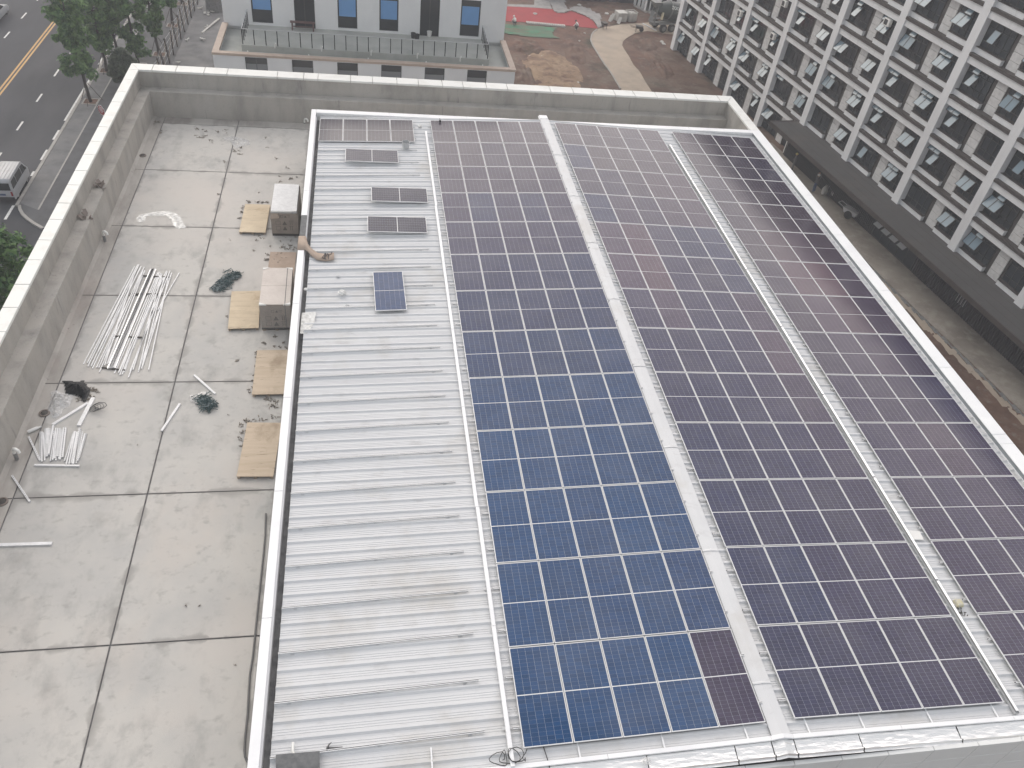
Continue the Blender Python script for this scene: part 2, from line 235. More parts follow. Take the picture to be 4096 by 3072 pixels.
def cells():
    """solar cells behind glass: UV in metres, cell colour from each panel's own object colour"""
    m = bpy.data.materials.new('solar_cells'); m.use_nodes = True; nt = m.node_tree; N = nt.nodes; L = nt.links
    b = N['Principled BSDF']
    uv = N.new('ShaderNodeUVMap'); sp = N.new('ShaderNodeSeparateXYZ'); L.new(uv.outputs[0], sp.inputs[0])
    def lines(sock, pitch, w):
        d = N.new('ShaderNodeMath'); d.operation = 'DIVIDE'; L.new(sock, d.inputs[0]); d.inputs[1].default_value = pitch
        f = N.new('ShaderNodeMath'); f.operation = 'FRACT'; L.new(d.outputs[0], f.inputs[0])
        s = N.new('ShaderNodeMath'); s.operation = 'SUBTRACT'; L.new(f.outputs[0], s.inputs[0]); s.inputs[1].default_value = 0.5
        a = N.new('ShaderNodeMath'); a.operation = 'ABSOLUTE'; L.new(s.outputs[0], a.inputs[0])
        g = N.new('ShaderNodeMath'); g.operation = 'GREATER_THAN'; L.new(a.outputs[0], g.inputs[0]); g.inputs[1].default_value = 0.5 - w / pitch / 2
        return g.outputs[0]
    lx = lines(sp.outputs[0], 0.18, 0.0042); ly = lines(sp.outputs[1], 0.0945, 0.0026)
    oi = N.new('ShaderNodeObjectInfo')
    # per-cell tint
    fl = N.new('ShaderNodeVectorMath'); fl.operation = 'DIVIDE'; L.new(uv.outputs[0], fl.inputs[0]); fl.inputs[1].default_value = (0.18, 0.0945, 1)
    fo = N.new('ShaderNodeVectorMath'); fo.operation = 'FLOOR'; L.new(fl.outputs[0], fo.inputs[0])
    ad = N.new('ShaderNodeVectorMath'); ad.operation = 'ADD'; L.new(fo.outputs[0], ad.inputs[0])
    cb = N.new('ShaderNodeCombineXYZ'); ml = N.new('ShaderNodeMath'); ml.operation = 'MULTIPLY'; L.new(oi.outputs['Random'], ml.inputs[0]); ml.inputs[1].default_value = 517.0; L.new(ml.outputs[0], cb.inputs[2]); L.new(cb.outputs[0], ad.inputs[1])
    wn_ = N.new('ShaderNodeTexWhiteNoise'); L.new(ad.outputs[0], wn_.inputs[0])
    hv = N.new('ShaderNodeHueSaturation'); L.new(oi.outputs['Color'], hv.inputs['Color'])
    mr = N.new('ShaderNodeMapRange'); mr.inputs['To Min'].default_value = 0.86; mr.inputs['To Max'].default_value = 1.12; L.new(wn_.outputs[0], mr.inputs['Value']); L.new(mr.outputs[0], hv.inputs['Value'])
    m1 = N.new('ShaderNodeMix'); m1.data_type = 'RGBA'; L.new(ly, m1.inputs['Factor']); L.new(hv.outputs[0], m1.inputs['A']); m1.inputs['B'].default_value = (0.19, 0.22, 0.27, 1)
    m2 = N.new('ShaderNodeMix'); m2.data_type = 'RGBA'; L.new(lx, m2.inputs['Factor']); L.new(m1.outputs['Result'], m2.inputs['A']); m2.inputs['B'].default_value = (0.34, 0.37, 0.42, 1)
    # dust film on the glass
    tc = N.new('ShaderNodeNewGeometry'); nz = N.new('ShaderNodeTexNoise'); nz.inputs['Scale'].default_value = 0.7; nz.inputs['Detail'].default_value = 7; L.new(tc.outputs['Position'], nz.inputs['Vector'])
    dr = N.new('ShaderNodeMapRange'); dr.inputs['From Min'].default_value = 0.4; dr.inputs['From Max'].default_value = 0.75; dr.inputs['To Min'].default_value = 0.0; dr.inputs['To Max'].default_value = 0.05; L.new(nz.outputs[0], dr.inputs['Value'])
    m3 = N.new('ShaderNodeMix'); m3.data_type = 'RGBA'; L.new(dr.outputs[0], m3.inputs['Factor']); L.new(m2.outputs['Result'], m3.inputs['A']); m3.inputs['B'].default_value = (0.5, 0.48, 0.45, 1)
    L.new(m3.outputs['Result'], b.inputs['Base Color'])
    b.inputs['Roughness'].default_value = 0.10; b.inputs['Specular IOR Level'].default_value = 0.27
    MATS['solar_cells'] = m
cells()

def leafmat(name, c, c2):
    m = bpy.data.materials.new(name); m.use_nodes = True; nt = m.node_tree; N = nt.nodes; L = nt.links
    b = N['Principled BSDF']; b.inputs['Roughness'].default_value = 0.55; b.inputs['Specular IOR Level'].default_value = 0.25
    g = N.new('ShaderNodeNewGeometry'); nz = N.new('ShaderNodeTexNoise'); nz.inputs['Scale'].default_value = 1.3; nz.inputs['Detail'].default_value = 3; L.new(g.outputs['Position'], nz.inputs['Vector'])
    rp = N.new('ShaderNodeValToRGB'); rp.color_ramp.elements[0].position = 0.35; rp.color_ramp.elements[0].color = (*c, 1); rp.color_ramp.elements[1].position = 0.65; rp.color_ramp.elements[1].color = (*c2, 1)
    ad = N.new('ShaderNodeMath'); ad.operation = 'MULTIPLY_ADD'; L.new(g.outputs['Random Per Island'], ad.inputs[0]); ad.inputs[1].default_value = 0.35; L.new(nz.outputs[0], ad.inputs[2])
    sb = N.new('ShaderNodeMath'); sb.operation = 'SUBTRACT'; L.new(ad.outputs[0], sb.inputs[0]); sb.inputs[1].default_value = 0.17
    L.new(sb.outputs[0], rp.inputs[0]); L.new(rp.outputs[0], b.inputs['Base Color'])
    tl = N.new('ShaderNodeBsdfTranslucent'); L.new(rp.outputs[0], tl.inputs['Color']); mx = N.new('ShaderNodeMixShader'); mx.inputs[0].default_value = 0.3
    L.new(b.outputs[0], mx.inputs[1]); L.new(tl.outputs[0], mx.inputs[2]); L.new(mx.outputs[0], N['Material Output'].inputs[0])
    MATS[name] = m
leafmat('leaf_green', (0.05, 0.12, 0.045), (0.15, 0.26, 0.085))
leafmat('leaf_yellow', (0.12, 0.15, 0.05), (0.25, 0.26, 0.08))
leafmat('leaf_dark', (0.05, 0.075, 0.045), (0.10, 0.125, 0.08))

# ---------------------------------------------------------------- mesh helpers
class MB:
    def __init__(s): s.v = []; s.f = []; s.uv = []
    def add(s, vs, fs):
        o = len(s.v); s.v += [tuple(v) for v in vs]; s.f += [tuple(i + o for i in f) for f in fs]; return s
    def box(s, x0, x1, y0, y1, z0, z1):
        return s.add([(x0, y0, z0), (x1, y0, z0), (x1, y1, z0), (x0, y1, z0), (x0, y0, z1), (x1, y0, z1), (x1, y1, z1), (x0, y1, z1)],
                     [(0, 3, 2, 1), (4, 5, 6, 7), (0, 1, 5, 4), (1, 2, 6, 5), (2, 3, 7, 6), (3, 0, 4, 7)])
    def hexa(s, p):      # 8 points: bottom 4 ccw, top 4 ccw
        return s.add(p, [(0, 3, 2, 1), (4, 5, 6, 7), (0, 1, 5, 4), (1, 2, 6, 5), (2, 3, 7, 6), (3, 0, 4, 7)])
    def bar(s, a, b, w, h, up=Vector((0, 0, 1))):   # box bar from a to b
        a, b = Vector(a), Vector(b); d = (b - a).normalized(); sd = d.cross(up)
        if sd.length < 1e-4: sd = d.cross(Vector((1, 0, 0)))
        sd.normalize(); u = sd.cross(d)
        P = []
        for e in (a, b):
            P += [e + sd * (w / 2 * i) + u * (h / 2 * j) for i, j in ((-1, -1), (1, -1), (1, 1), (-1, 1))]
        return s.add(P, [(0, 1, 2, 3), (7, 6, 5, 4), (0, 4, 5, 1), (1, 5, 6, 2), (2, 6, 7, 3), (3, 7, 4, 0)])
    def tube(s, pts, r, n=8, cap=True):
        pts = [Vector(p) for p in pts]; rs = r if isinstance(r, (list, tuple)) else [r] * len(pts); o = len(s.v); ref = None
        for i, p in enumerate(pts):
            d = (pts[min(i + 1, len(pts) - 1)] - pts[max(i - 1, 0)]).normalized()
            if ref is None: ref = d.orthogonal().normalized()
            x = (ref - d * ref.dot(d))
            if x.length < 1e-5: x = d.orthogonal()
            x.normalize(); ref = x; y = d.cross(x)
            for k in range(n):
                a = 2 * math.pi * k / n; s.v.append(tuple(p + (x * math.cos(a) + y * math.sin(a)) * rs[i]))
        for i in range(len(pts) - 1):
            for k in range(n):
                s.f.append((o + i * n + k, o + i * n + (k + 1) % n, o + (i + 1) * n + (k + 1) % n, o + (i + 1) * n + k))
        if cap:
            s.f.append(tuple(o + k for k in reversed(range(n)))); s.f.append(tuple(o + (len(pts) - 1) * n + k for k in range(n)))
        return s
    def lathe(s, prof, c=(0, 0, 0), n=16, axis='Z'):
        o = len(s.v)
        for (r, h) in prof:
            for k in range(n):
                a = 2 * math.pi * k / n; x, y = r * math.cos(a), r * math.sin(a)
                p = (x, y, h) if axis == 'Z' else ((h, x, y) if axis == 'X' else (y, h, x))
                s.v.append((p[0] + c[0], p[1] + c[1], p[2] + c[2]))
        for i in range(len(prof) - 1):
            for k in range(n):
                s.f.append((o + i * n + k, o + i * n + (k + 1) % n, o + (i + 1) * n + (k + 1) % n, o + (i + 1) * n + k))
        s.f.append(tuple(o + k for k in reversed(range(n)))); s.f.append(tuple(o + (len(prof) - 1) * n + k for k in range(n)))
        return s
    def prism(s, poly, z0, z1):
        n = len(poly); o = len(s.v)
        s.v += [(p[0], p[1], z0) for p in poly] + [(p[0], p[1], z1) for p in poly]
        s.f.append(tuple(o + i for i in reversed(range(n)))); s.f.append(tuple(o + n + i for i in range(n)))
        for i in range(n): s.f.append((o + i, o + (i + 1) % n, o + n + (i + 1) % n, o + n + i))
        return s
    def mesh(s, name, m, smooth=False, xf=None):
        me = bpy.data.meshes.new(name)
        vs_ = s.v if xf is None else [tuple(xf @ Vector(v)) for v in s.v]
        me.from_pydata(vs_, [], s.f); me.validate(); me.update()
        if m: me.materials.append(MATS[m])
        bm = bmesh.new(); bm.from_mesh(me); bmesh.ops.recalc_face_normals(bm, faces=bm.faces[:]); bm.to_mesh(me); bm.free()
        if smooth:
            me.polygons.foreach_set('use_smooth', [True] * len(me.polygons))
            try: me.set_sharp_from_angle(angle=math.radians(40))
            except Exception: pass
        return me
    def build(s, name, m, parent=None, smooth=False, bevel=0.0):
        xf = None
        if parent is not None and '_w' in WM and parent.name in WM['_w']: xf = WM['_w'][parent.name].inverted()
        me = s.mesh(name, m, smooth, xf)
        if bevel: bev(me, bevel)
        return obj(name, me, parent)
WM = {'_w': {}}
def bev(me, w, seg=1):
    bm = bmesh.new(); bm.from_mesh(me)
    bmesh.ops.bevel(bm, geom=[e for e in bm.edges if e.is_manifold and e.calc_face_angle(0) > 0.6], offset=w, segments=seg, affect='EDGES', profile=0.6)
    bm.to_mesh(me); bm.free()
def obj(name, me, parent=None):
    o = bpy.data.objects.new(name, me); col.objects.link(o)
    if parent is not None: o.parent = parent
    return o
def tag(o, label, cat, group=None, kind=None):
    o['label'] = label
    if cat: o['category'] = cat
    if group: o['group'] = group
    if kind: o['kind'] = kind
    return o
def structure(o, label=None):
    o['kind'] = 'structure'
    if label: o['label'] = label
    return o
def thing(name, label, cat, loc=(0, 0, 0), rotz=0.0, group=None):
    o = bpy.data.objects.new(name, None); col.objects.link(o); o.empty_display_size = 0.2
    o.location = loc; o.rotation_euler = (0, 0, rotz)
    WM['_w'][o.name] = Matrix.Translation(Vector(loc)) @ Matrix.Rotation(rotz, 4, 'Z')
    return tag(o, label, cat, group)
ORD = ['zeroth', 'first', 'second', 'third', 'fourth', 'fifth', 'sixth', 'seventh', 'eighth', 'ninth', 'tenth', 'eleventh', 'twelfth', 'thirteenth', 'fourteenth', 'fifteenth', 'sixteenth', 'seventeenth', 'eighteenth', 'nineteenth', 'twentieth', 'twenty-first', 'twenty-second', 'twenty-third', 'twenty-fourth', 'twenty-fifth', 'twenty-sixth', 'twenty-seventh']

def text_mesh(body, size, name, m, extrude=0.004):
    cu = bpy.data.curves.new(name, 'FONT'); cu.body = body; cu.size = size; cu.extrude = extrude; cu.align_x = 'CENTER'; cu.align_y = 'CENTER'
    o = bpy.data.objects.new(name, cu); col.objects.link(o)
    dg = bpy.context.evaluated_depsgraph_get(); me = bpy.data.meshes.new_from_object(o.evaluated_get(dg)); bpy.data.objects.remove(o); bpy.data.curves.remove(cu)
    me.materials.clear(); me.materials.append(MATS[m]); return me
#--PART2--
# ================================================================ SETTING: ground, road, pavements
def sheet(name, poly, z, m, label=None, kind='structure', thick=0.0):
    b = MB(); b.v = [(p[0], p[1], z) for p in poly]; b.f = [tuple(range(len(poly)))]
    if thick: b = MB().prism([(p[0], p[1]) for p in poly], z - thick, z)
    o = b.build(name, m); o['kind'] = kind
    if label: o['label'] = label
    return o
sheet('ground', [(-155, -85), (155, -85), (155, 285), (-155, 285)], GZ, 'earth')
KX = (at(k00(580, 1045), GZ).x + at(k00(245, 1640), GZ).x) / 2
YX = (at(k00(10, 800), GZ).x + at(k00(500, 140), GZ).x) / 2
DX = at(k00(340, 845), GZ).x
DLX = at(k00(62, 300), GZ).x
road = sheet('road', [(KX - 30, -60), (KX - 0.12, -60), (KX - 0.12, 260), (KX - 30, 260)], GZ + 0.008, 'asphalt')
def roadmark(name, x, y0, y1, w, m):
    o = MB().add([(x - w / 2, y0, GZ + 0.012), (x + w / 2, y0, GZ + 0.012), (x + w / 2, y1, GZ + 0.012), (x - w / 2, y1, GZ + 0.012)], [(0, 1, 2, 3)]).build(name, m, road); return o
roadmark('centre_line', YX - 0.17, -40, 240, 0.17, 'road_yellow'); roadmark('centre_line', YX + 0.17, -40, 240, 0.17, 'road_yellow')
dy0 = at(k00(315, 880), GZ).y; dper = at(k00(465, 660), GZ).y - dy0
for i in range(-4, 14): roadmark('lane_dash', DX, dy0 + i * dper, dy0 + i * dper + 1.75, 0.16, 'road_white')
dl0 = at(k00(40, 330), GZ).y
for i in range(-5, 12): roadmark('lane_dash', DLX, dl0 + i * dper, dl0 + i * dper + 1.85, 0.16, 'road_white')
# parking dashes along the kerb
for a, b in (((580, 1045), (780, 690)), ((480, 1208), (520, 1125)), ((372, 1383), (418, 1295)), ((285, 1522), (312, 1482)), ((262, 1780), (185, 1900))):
    y0, y1 = sorted((at(k00(*a), GZ).y, at(k00(*b), GZ).y))
    roadmark('parking_dash', KX - 0.28, y0, y1, 0.2, 'road_white')
roadmark('parking_dash', KX - 0.28, at(k00(880, 560), GZ).y, at(k00(980, 380), GZ).y, 0.2, 'road_white')
WX = at(k00(430, 1640), GZ).x
k4 = lambda a, b: (a / 2.075, 600 + b / 2.075)
cy = at(k4(165, 470), GZ).y
# footway with a rounded corner at a driveway
arc = [at(k4(*p), GZ) for p in ((165, 470), (168, 500), (190, 540), (230, 578), (280, 615), (360, 660))]
fp = [(KX, 260)] + [(p.x, p.y) for p in arc] + [(arc[-1].x + 3.0, arc[-1].y - 1.2), (-23.0, arc[-1].y - 1.5), (-23.0, 260)]
footway = sheet('pavement', fp, GZ + 0.13, 'paving_dark', thick=0.12)
fw2 = MB().add([(KX + 0.16, cy + 0.3, GZ + 0.134), (WX, cy - 0.6, GZ + 0.134), (WX, 240, GZ + 0.134), (KX + 0.16, 240, GZ + 0.134)], [(0, 1, 2, 3)]).build('walking_strip', 'paving', footway)
MB().box(WX, WX + 0.12, cy - 0.6, 240, GZ + 0.12, GZ + 0.142).build('edging_strip', 'kerb_stone', footway)
# kerb stones
ky = cy
for i in range(150):
    l = 0.98; MB().box(KX - 0.12, KX + 0.13, ky + 0.01, ky + l, GZ, GZ + 0.15).build('kerb_stone', 'kerb_stone', footway, bevel=0.012); ky += 1.0
for a, b in zip(arc, arc[1:]):
    MB().bar((a.x, a.y, GZ + 0.075), (b.x, b.y, GZ + 0.075), 0.22, 0.15).build('kerb_stone', 'kerb_stone', footway)
drive = sheet('driveway', [(KX - 0.12, -60), (-22, -60), (-22, arc[-1].y + 1.4), (arc[-1].x + 1, arc[-1].y + 1.4), (KX - 0.12, cy + 0.5)], GZ + 0.006, 'asphalt')

# concrete paths and yard beyond the hall
P = lambda pts, z=GZ: [tuple(at(kgd(*p), z))[:2] for p in pts]
path = sheet('path', P([(1250, 345), (1195, 360), (1150, 392), (1125, 430), (1113, 490), (1140, 560), (1190, 640), (1250, 740), (1360, 890), (1480, 1090), (1640, 1370), (1640 + 380, 1370), (1850, 1106), (1780, 1000), (1720, 890), (1640, 800), (1580, 690), (1520, 600), (1500, 560), (1510, 515), (1545, 480), (1600, 445), (1660, 410), (1810, 385), (2100, 420), (2350, 430), (2350, 290), (1830, 280), (1500, 300)]), GZ + 0.05, 'path_concrete', thick=0.05)
ed = [at(kgd(*p), GZ + 0.05) for p in ((1195, 360), (1150, 392), (1125, 430), (1113, 490), (1140, 560), (1190, 640), (1250, 740), (1360, 890), (1480, 1090))]
eb = MB()
for a, b in zip(ed, ed[1:]): eb.bar(a, b, 0.14, 0.14)
eb.build('path_edging', 'kerb_stone', path)
track = sheet('running_track', P([(-900, 30), (80, 80), (400, 96), (640, 115), (700, 165), (820, 160), (860, 135), (960, 165), (1050, 200), (1110, 235), (1150, 270), (1205, 350), (1100, 345), (960, 330), (600, 290), (60, 260), (-900, 200)]), GZ + 0.03, 'track_red', thick=0.03)
sheet('yard', P([(-900, 20), (80, 78), (400, 94), (640, 113), (600, 0), (590, -120), (430, -120), (420, 60), (200, 55), (-900, 0)]), GZ + 0.02, 'tarp_grey', thick=0.02)

def bumpy(name, poly, z, m, res, amp, scale, parent=None, label=None, cat=None, thin=0.01):
    """a lumpy sheet inside a polygon (plan), lying on the ground"""
    xs = [p[0] for p in poly]; ys = [p[1] for p in poly]
    def inside(x, y):
        c = False; n = len(poly); j = n - 1
        for i in range(n):
            if (poly[i][1] > y) != (poly[j][1] > y) and x < (poly[j][0] - poly[i][0]) * (y - poly[i][1]) / (poly[j][1] - poly[i][1] + 1e-12) + poly[i][0]: c = not c
            j = i
        return c
    nx = int((max(xs) - min(xs)) / res) + 1; ny = int((max(ys) - min(ys)) / res) + 1
    b = MB(); idx = {}
    def vid(i, j):
        if (i, j) not in idx:
            x = min(xs) + i * res; y = min(ys) + j * res
            h = noise.fractal(Vector((x * scale, y * scale, 3.3)), 1.0, 2.0, 4) * amp + amp * 0.9
            idx[(i, j)] = len(b.v); b.v.append((x + res * 0.3 * noise.noise(Vector((x * 3, y * 3, 1))), y + res * 0.3 * noise.noise(Vector((x * 3, y * 3, 9))), z + max(h, thin)))
        return idx[(i, j)]
    for i in range(nx):
        for j in range(ny):
            if inside(min(xs) + (i + .5) * res, min(ys) + (j + .5) * res): b.f.append((vid(i, j), vid(i + 1, j), vid(i + 1, j + 1), vid(i, j + 1)))
    o = b.build(name, m, parent, smooth=True)
    if label: tag(o, label, cat)
    return o
bumpy('tarpaulin', P([(590, -40), (790, -40), (800, 60), (830, 130), (880, 90), (1000, 85), (1100, 110), (1180, 160), (1240, 215), (1250, 330), (1200, 345), (1150, 262), (1060, 205), (960, 165), (870, 125), (820, 160), (700, 168), (650, 110)]), GZ + 0.03, 'tarp_grey', 0.35, 0.09, 0.7, label='crumpled grey tarpaulin lying along the edge of the red running track', cat='tarpaulin')
bumpy('green_netting', P([(0, 295), (300, 315), (560, 335), (690, 350), (650, 400), (655, 440), (725, 475), (560, 462), (330, 452), (100, 425), (0, 400)]), GZ + 0.03, 'green_net', 0.3, 0.05, 0.8, label='faded green construction netting spread on soil in front of the red track', cat='netting')
# sandy heap
def mound(name, c, rx, ry, h, m, seed=0, n=26):
    b = MB(); 
    for i in range(n + 1):
        for j in range(n + 1):
            x = (i / n * 2 - 1); y = (j / n * 2 - 1); r = math.hypot(x, y) + 0.45 * noise.fractal(Vector((x * 1.4 + seed, y * 1.4, seed)), 1, 2, 4)
            z = h * max(0, 1 - r * r) ** 0.8 * (0.75 + 0.5 * noise.fractal(Vector((x * 3, y * 3, seed + 4)), 1, 2, 4)) - 0.03
            b.v.append((c[0] + x * rx, c[1] + y * ry, GZ + z))
    for i in range(n):
        for j in range(n): a = i * (n + 1) + j; b.f.append((a, a + n + 1, a + n + 2, a + 1))
    return b.build(name, m, smooth=True)
cS = at(kgd(600, 840), GZ); o = mound('sand_heap', cS, 3.6, 5.6, 0.4, 'sand', 3); structure(o)
c2 = at(kgd(760, 1080), GZ); o = mound('sand_heap', c2, 2.6, 4, 0.35, 'sand', 8); structure(o)
for a, b_, rx, ry, h, sd_ in ((330, 570, 2.0, 3, 0.45, 1), (260, 900, 1.6, 5, 0.5, 2), (1780, 540, 1.7, 3.0, 0.45, 5), (1950, 800, 1.3, 5, 0.4, 6), (950, 640, 1.8, 4, 0.3, 7), (1350, 110, 3.5, 3, 0.5, 9)):
    structure(mound('soil_heap', at(kgd(a, b_), GZ), rx, ry, h, 'earth', sd_))
# yard strip beside the dormitory: concrete apron, channel, soil (along the facade direction)
RO = at(k20(1385, 432), GZ); RO1 = at(k20(1600, 628), GZ)
RD = (RO1 - RO); RD.z = 0; RD.normalize(); RN = Vector((RD.y, -RD.x, 0))
if RN.x > 0: RN = -RN
def rb(u, off, z): 
    p = RO + RD * u + RN * off; return Vector((p.x, p.y, z))
sheet('apron', [tuple(rb(u, o_, 0))[:2] for u, o_ in ((26, 0.3), (120, 0.3), (120, 3.75), (60, 3.7), (50, 3.75), (42, 3.5), (36, 4.2), (26, 4.6))], GZ + 0.06, 'yard_concrete', thick=0.06)
chan = bumpy('drain_channel', [tuple(rb(u, o_, 0))[:2] for u, o_ in ((44, 4.1), (120, 4.1), (120, 4.75), (44, 4.75))], GZ - 0.02, 'path_concrete', 0.25, 0.05, 1.2); structure(chan)
chs = bumpy('trench', [tuple(rb(u, o_, 0))[:2] for u, o_ in ((42, 3.78), (120, 3.78), (120, 4.1), (42, 4.1))], GZ + 0.0, 'dark_concrete', 0.18, 0.03, 2.0); structure(chs)
bumpy_soil = bumpy('soil', [tuple(rb(u, o_, 0))[:2] for u, o_ in ((44, 4.8), (120, 4.8), (120, 12), (30, 14), (30, 6))], GZ + 0.02, 'earth', 0.4, 0.12, 0.6); structure(bumpy_soil)

# ================================================================ THE HALL (the roof in front)
hall = thing('hall_building', 'hall building with flat concrete roof and raised white sheet metal roof', 'building', (0, 15, GZ))
def part(name, m, **k): return MB().box(*k['b']).build(name, m, hall)
OL, IL, LE = -21.12, -20.71, -20.18         # outer face, inner face, ledge edge (left parapet)
OF, IF, LF = 37.60, 36.86, 36.25            # far parapet
ORr, IR = 12.74, 12.27                      # right parapet
BL, BF = -11.68, 32.98                      # raised block: left and far outer faces
# body
MB().prism([(OL, -9), (BL + 0.3, -9), (BL + 0.3, -0.9), (ORr, -0.9), (ORr, OF), (OL, OF)], GZ, ZF - 0.25).build('wall', 'render_white', hall)
MB().prism([(IL - 0.02, -9), (BL + 0.1, -9), (BL + 0.1, BF - 0.1), (IR + 0.02, BF - 0.1), (IR + 0.02, IF + 0.02), (IL - 0.02, IF + 0.02)], ZF - 0.245, ZF - 0.035).build('roof_deck', 'dark_concrete', hall)
# slabs
JX = [-19.62, -15.82, -12.02]; JY = [35.51 - 5.141 * i for i in range(10)]
g = 0.019
def slab(x0, x1, y0, y1, m='concrete_floor'):
    MB().box(x0 + g, x1 - g, y0 + g, y1 - g, ZF - 0.03, ZF).build('concrete_slab', m, hall, bevel=0.004)
xs_ = [LE - 0.02] + JX + [BL + 0.1]
ys_ = [LF + 0.02] + JY
for i in range(len(xs_) - 1):
    for j in range(len(ys_) - 1):
        if ys_[j + 1] < -9: continue
        slab(xs_[i], xs_[i + 1], ys_[j + 1], ys_[j], 'concrete_gutter' if (i == 0 or j == 0) else 'concrete_floor')
for k in range(7):
    slab(BL + 0.1 + k * 3.42, BL + 0.1 + (k + 1) * 3.42, BF, LF + 0.02, 'concrete_gutter')
# mortar fillet along the foot of the ledge
MB().add([(LE, -9, ZF + 0.001), (LE + 0.13, -9, ZF + 0.001), (LE, -9, ZF + 0.11), (LE, LF, ZF + 0.001), (LE + 0.13, LF, ZF + 0.001), (LE, LF, ZF + 0.11)], [(0, 1, 2), (5, 4, 3), (1, 4, 5, 2), (0, 3, 4, 1)]).build('mortar_fillet', 'concrete_gutter', hall)
ZL = -1.2
def lumpwall(name, m, x0, x1, y0, y1, z0, z1, along):
    """a cast wall with slightly uneven faces and edges"""
    b = MB(); L_ = (y1 - y0) if along == 'y' else (x1 - x0); n = max(2, int(L_ / 0.6)); prev = None
    for i in range(n + 1):
        t = i / n; w = lambda s: 0.012 * noise.noise(Vector((t * n * 0.7, s, 2)))
        if along == 'y': y = y0 + t * L_; ring = [(x0 , y, z0), (x1 + w(1), y, z0), (x1 + w(2), y, z1 + w(3)), (x0, y, z1 + w(4))]
        else: x = x0 + t * L_; ring = [(x, y1, z0), (x, y0 + w(1), z0), (x, y0 + w(2), z1 + w(3)), (x, y1, z1 + w(4))]
        o_ = len(b.v); b.v += ring
        if prev is not None:
            for k in range(4): b.f.append((prev + k, prev + (k + 1) % 4, o_ + (k + 1) % 4, o_ + k))
        else: b.f.append((o_, o_ + 1, o_ + 2, o_ + 3))
        prev = o_
    b.f.append((prev, prev + 1, prev + 2, prev + 3))
    return b.build(name, m, hall)
lumpwall('ledge', 'concrete_wall', IL - 0.01, LE, -9, IF + 0.02, ZF - 0.03, ZL, 'y')
lumpwall('ledge', 'concrete_wall', LE - 0.003, IR + 0.01, LF, IF + 0.01, ZF - 0.03, ZL - 0.003, 'x')
MB().box(OL, IL, -9, OF, ZF - 0.25, ZC - 0.10).build('parapet_wall', 'concrete_wall', hall)
MB().box(IL, ORr, IF, OF, ZF - 0.249, ZC - 0.10).build('parapet_wall', 'concrete_wall', hall)
MB().box(IR, ORr, -0.9, IF, ZF - 0.249, ZC - 0.112).build('parapet_wall', 'concrete_wall', hall)
# copings of the outer parapet: single white pieces with open joints
def coping_run(cuts, poly_of, m='coping_white', t=0.11, name='coping_piece'):
    for a, b in zip(cuts, cuts[1:]):
        o_ = MB().prism(poly_of(a, b), ZC - t, ZC + R_.uniform(-.003, .003)).build(name, m, hall, bevel=0.008)
lc = [at(k00(*p), ZC).y for p in ((1105, 598), (1060, 683), (1005, 787), (962, 878), (900, 992), (850, 1093), (783, 1218), (727, 1332), (650, 1472), (583, 1597))]
lc += [at(k4(*p), ZC).y for p in ((625, 168), (560, 287), (487, 438), (410, 573), (325, 745), (237, 910), (130, 1113), (30, 1305))]
lc = sorted(lc, reverse=True); lc = [y for i, y in enumerate(lc) if i == 0 or lc[i - 1] - y > 0.35]
while lc[-1] > -8: lc.append(lc[-1] - 1.3)
e = 0.013
MB().prism([(OL - 0.04, OF + 0.03), (OL - 0.04, lc[0] + e), (IL + 0.04, lc[0] + e), (IL + 0.04, IF - 0.03 - 0.01)], ZC - 0.11, ZC).build('coping_piece', 'coping_white', hall, bevel=0.008)
coping_run(lc, lambda a, b: [(OL - 0.04, b + e), (IL + 0.04, b + e), (IL + 0.04, a - e), (OL - 0.04, a - e)])
fc = [at(k00(*p), ZC).x for p in ((1337, 545), (1537, 558), (1778, 575), (1973, 590))] + [at(k10(*p), ZC).x for p in ((190, 615), (415, 632), (538, 640), (818, 655), (1005, 668), (1215, 680), (1400, 690), (1605, 702), (1783, 712), (1985, 725), (2165, 735))] + [at(k20(*p), ZC).x for p in ((320, 750), (517, 765), (685, 772), (875, 782), (1043, 790), (1230, 797), (1390, 805), (1580, 820), (1770, 828))]
fc = sorted(fc)
MB().prism([(OL - 0.04 + 0.012, OF + 0.03), (IL + 0.04, IF - 0.03), (fc[0] - e, IF - 0.03), (fc[0] - e, OF + 0.03)], ZC - 0.11, ZC).build('coping_piece', 'coping_white', hall, bevel=0.008)
coping_run(fc, lambda a, b: [(a + e, IF - 0.03), (b - e, IF - 0.03), (b - e, OF + 0.03), (a + e, OF + 0.03)])
MB().prism([(fc[-1] + e, IF - 0.03), (IR - 0.04, IF - 0.03), (ORr + 0.04, OF + 0.03), (fc[-1] + e, OF + 0.03)], ZC - 0.11, ZC).build('coping_piece', 'coping_white', hall, bevel=0.008)
rc = [IF - 0.05, 35.4, 34.2, BF + 0.03]
MB().prism([(IR - 0.04, rc[1] + e), (ORr + 0.04, rc[1] + e), (ORr + 0.04, OF + 0.01), (IR - 0.04 + 0.01, IF - 0.045)], ZC - 0.11, ZC).build('coping_piece', 'coping_white', hall, bevel=0.008)
coping_run(rc[1:], lambda a, b: [(IR - 0.04, b + e), (ORr + 0.04, b + e), (ORr + 0.04, a - e), (IR - 0.04, a - e)])
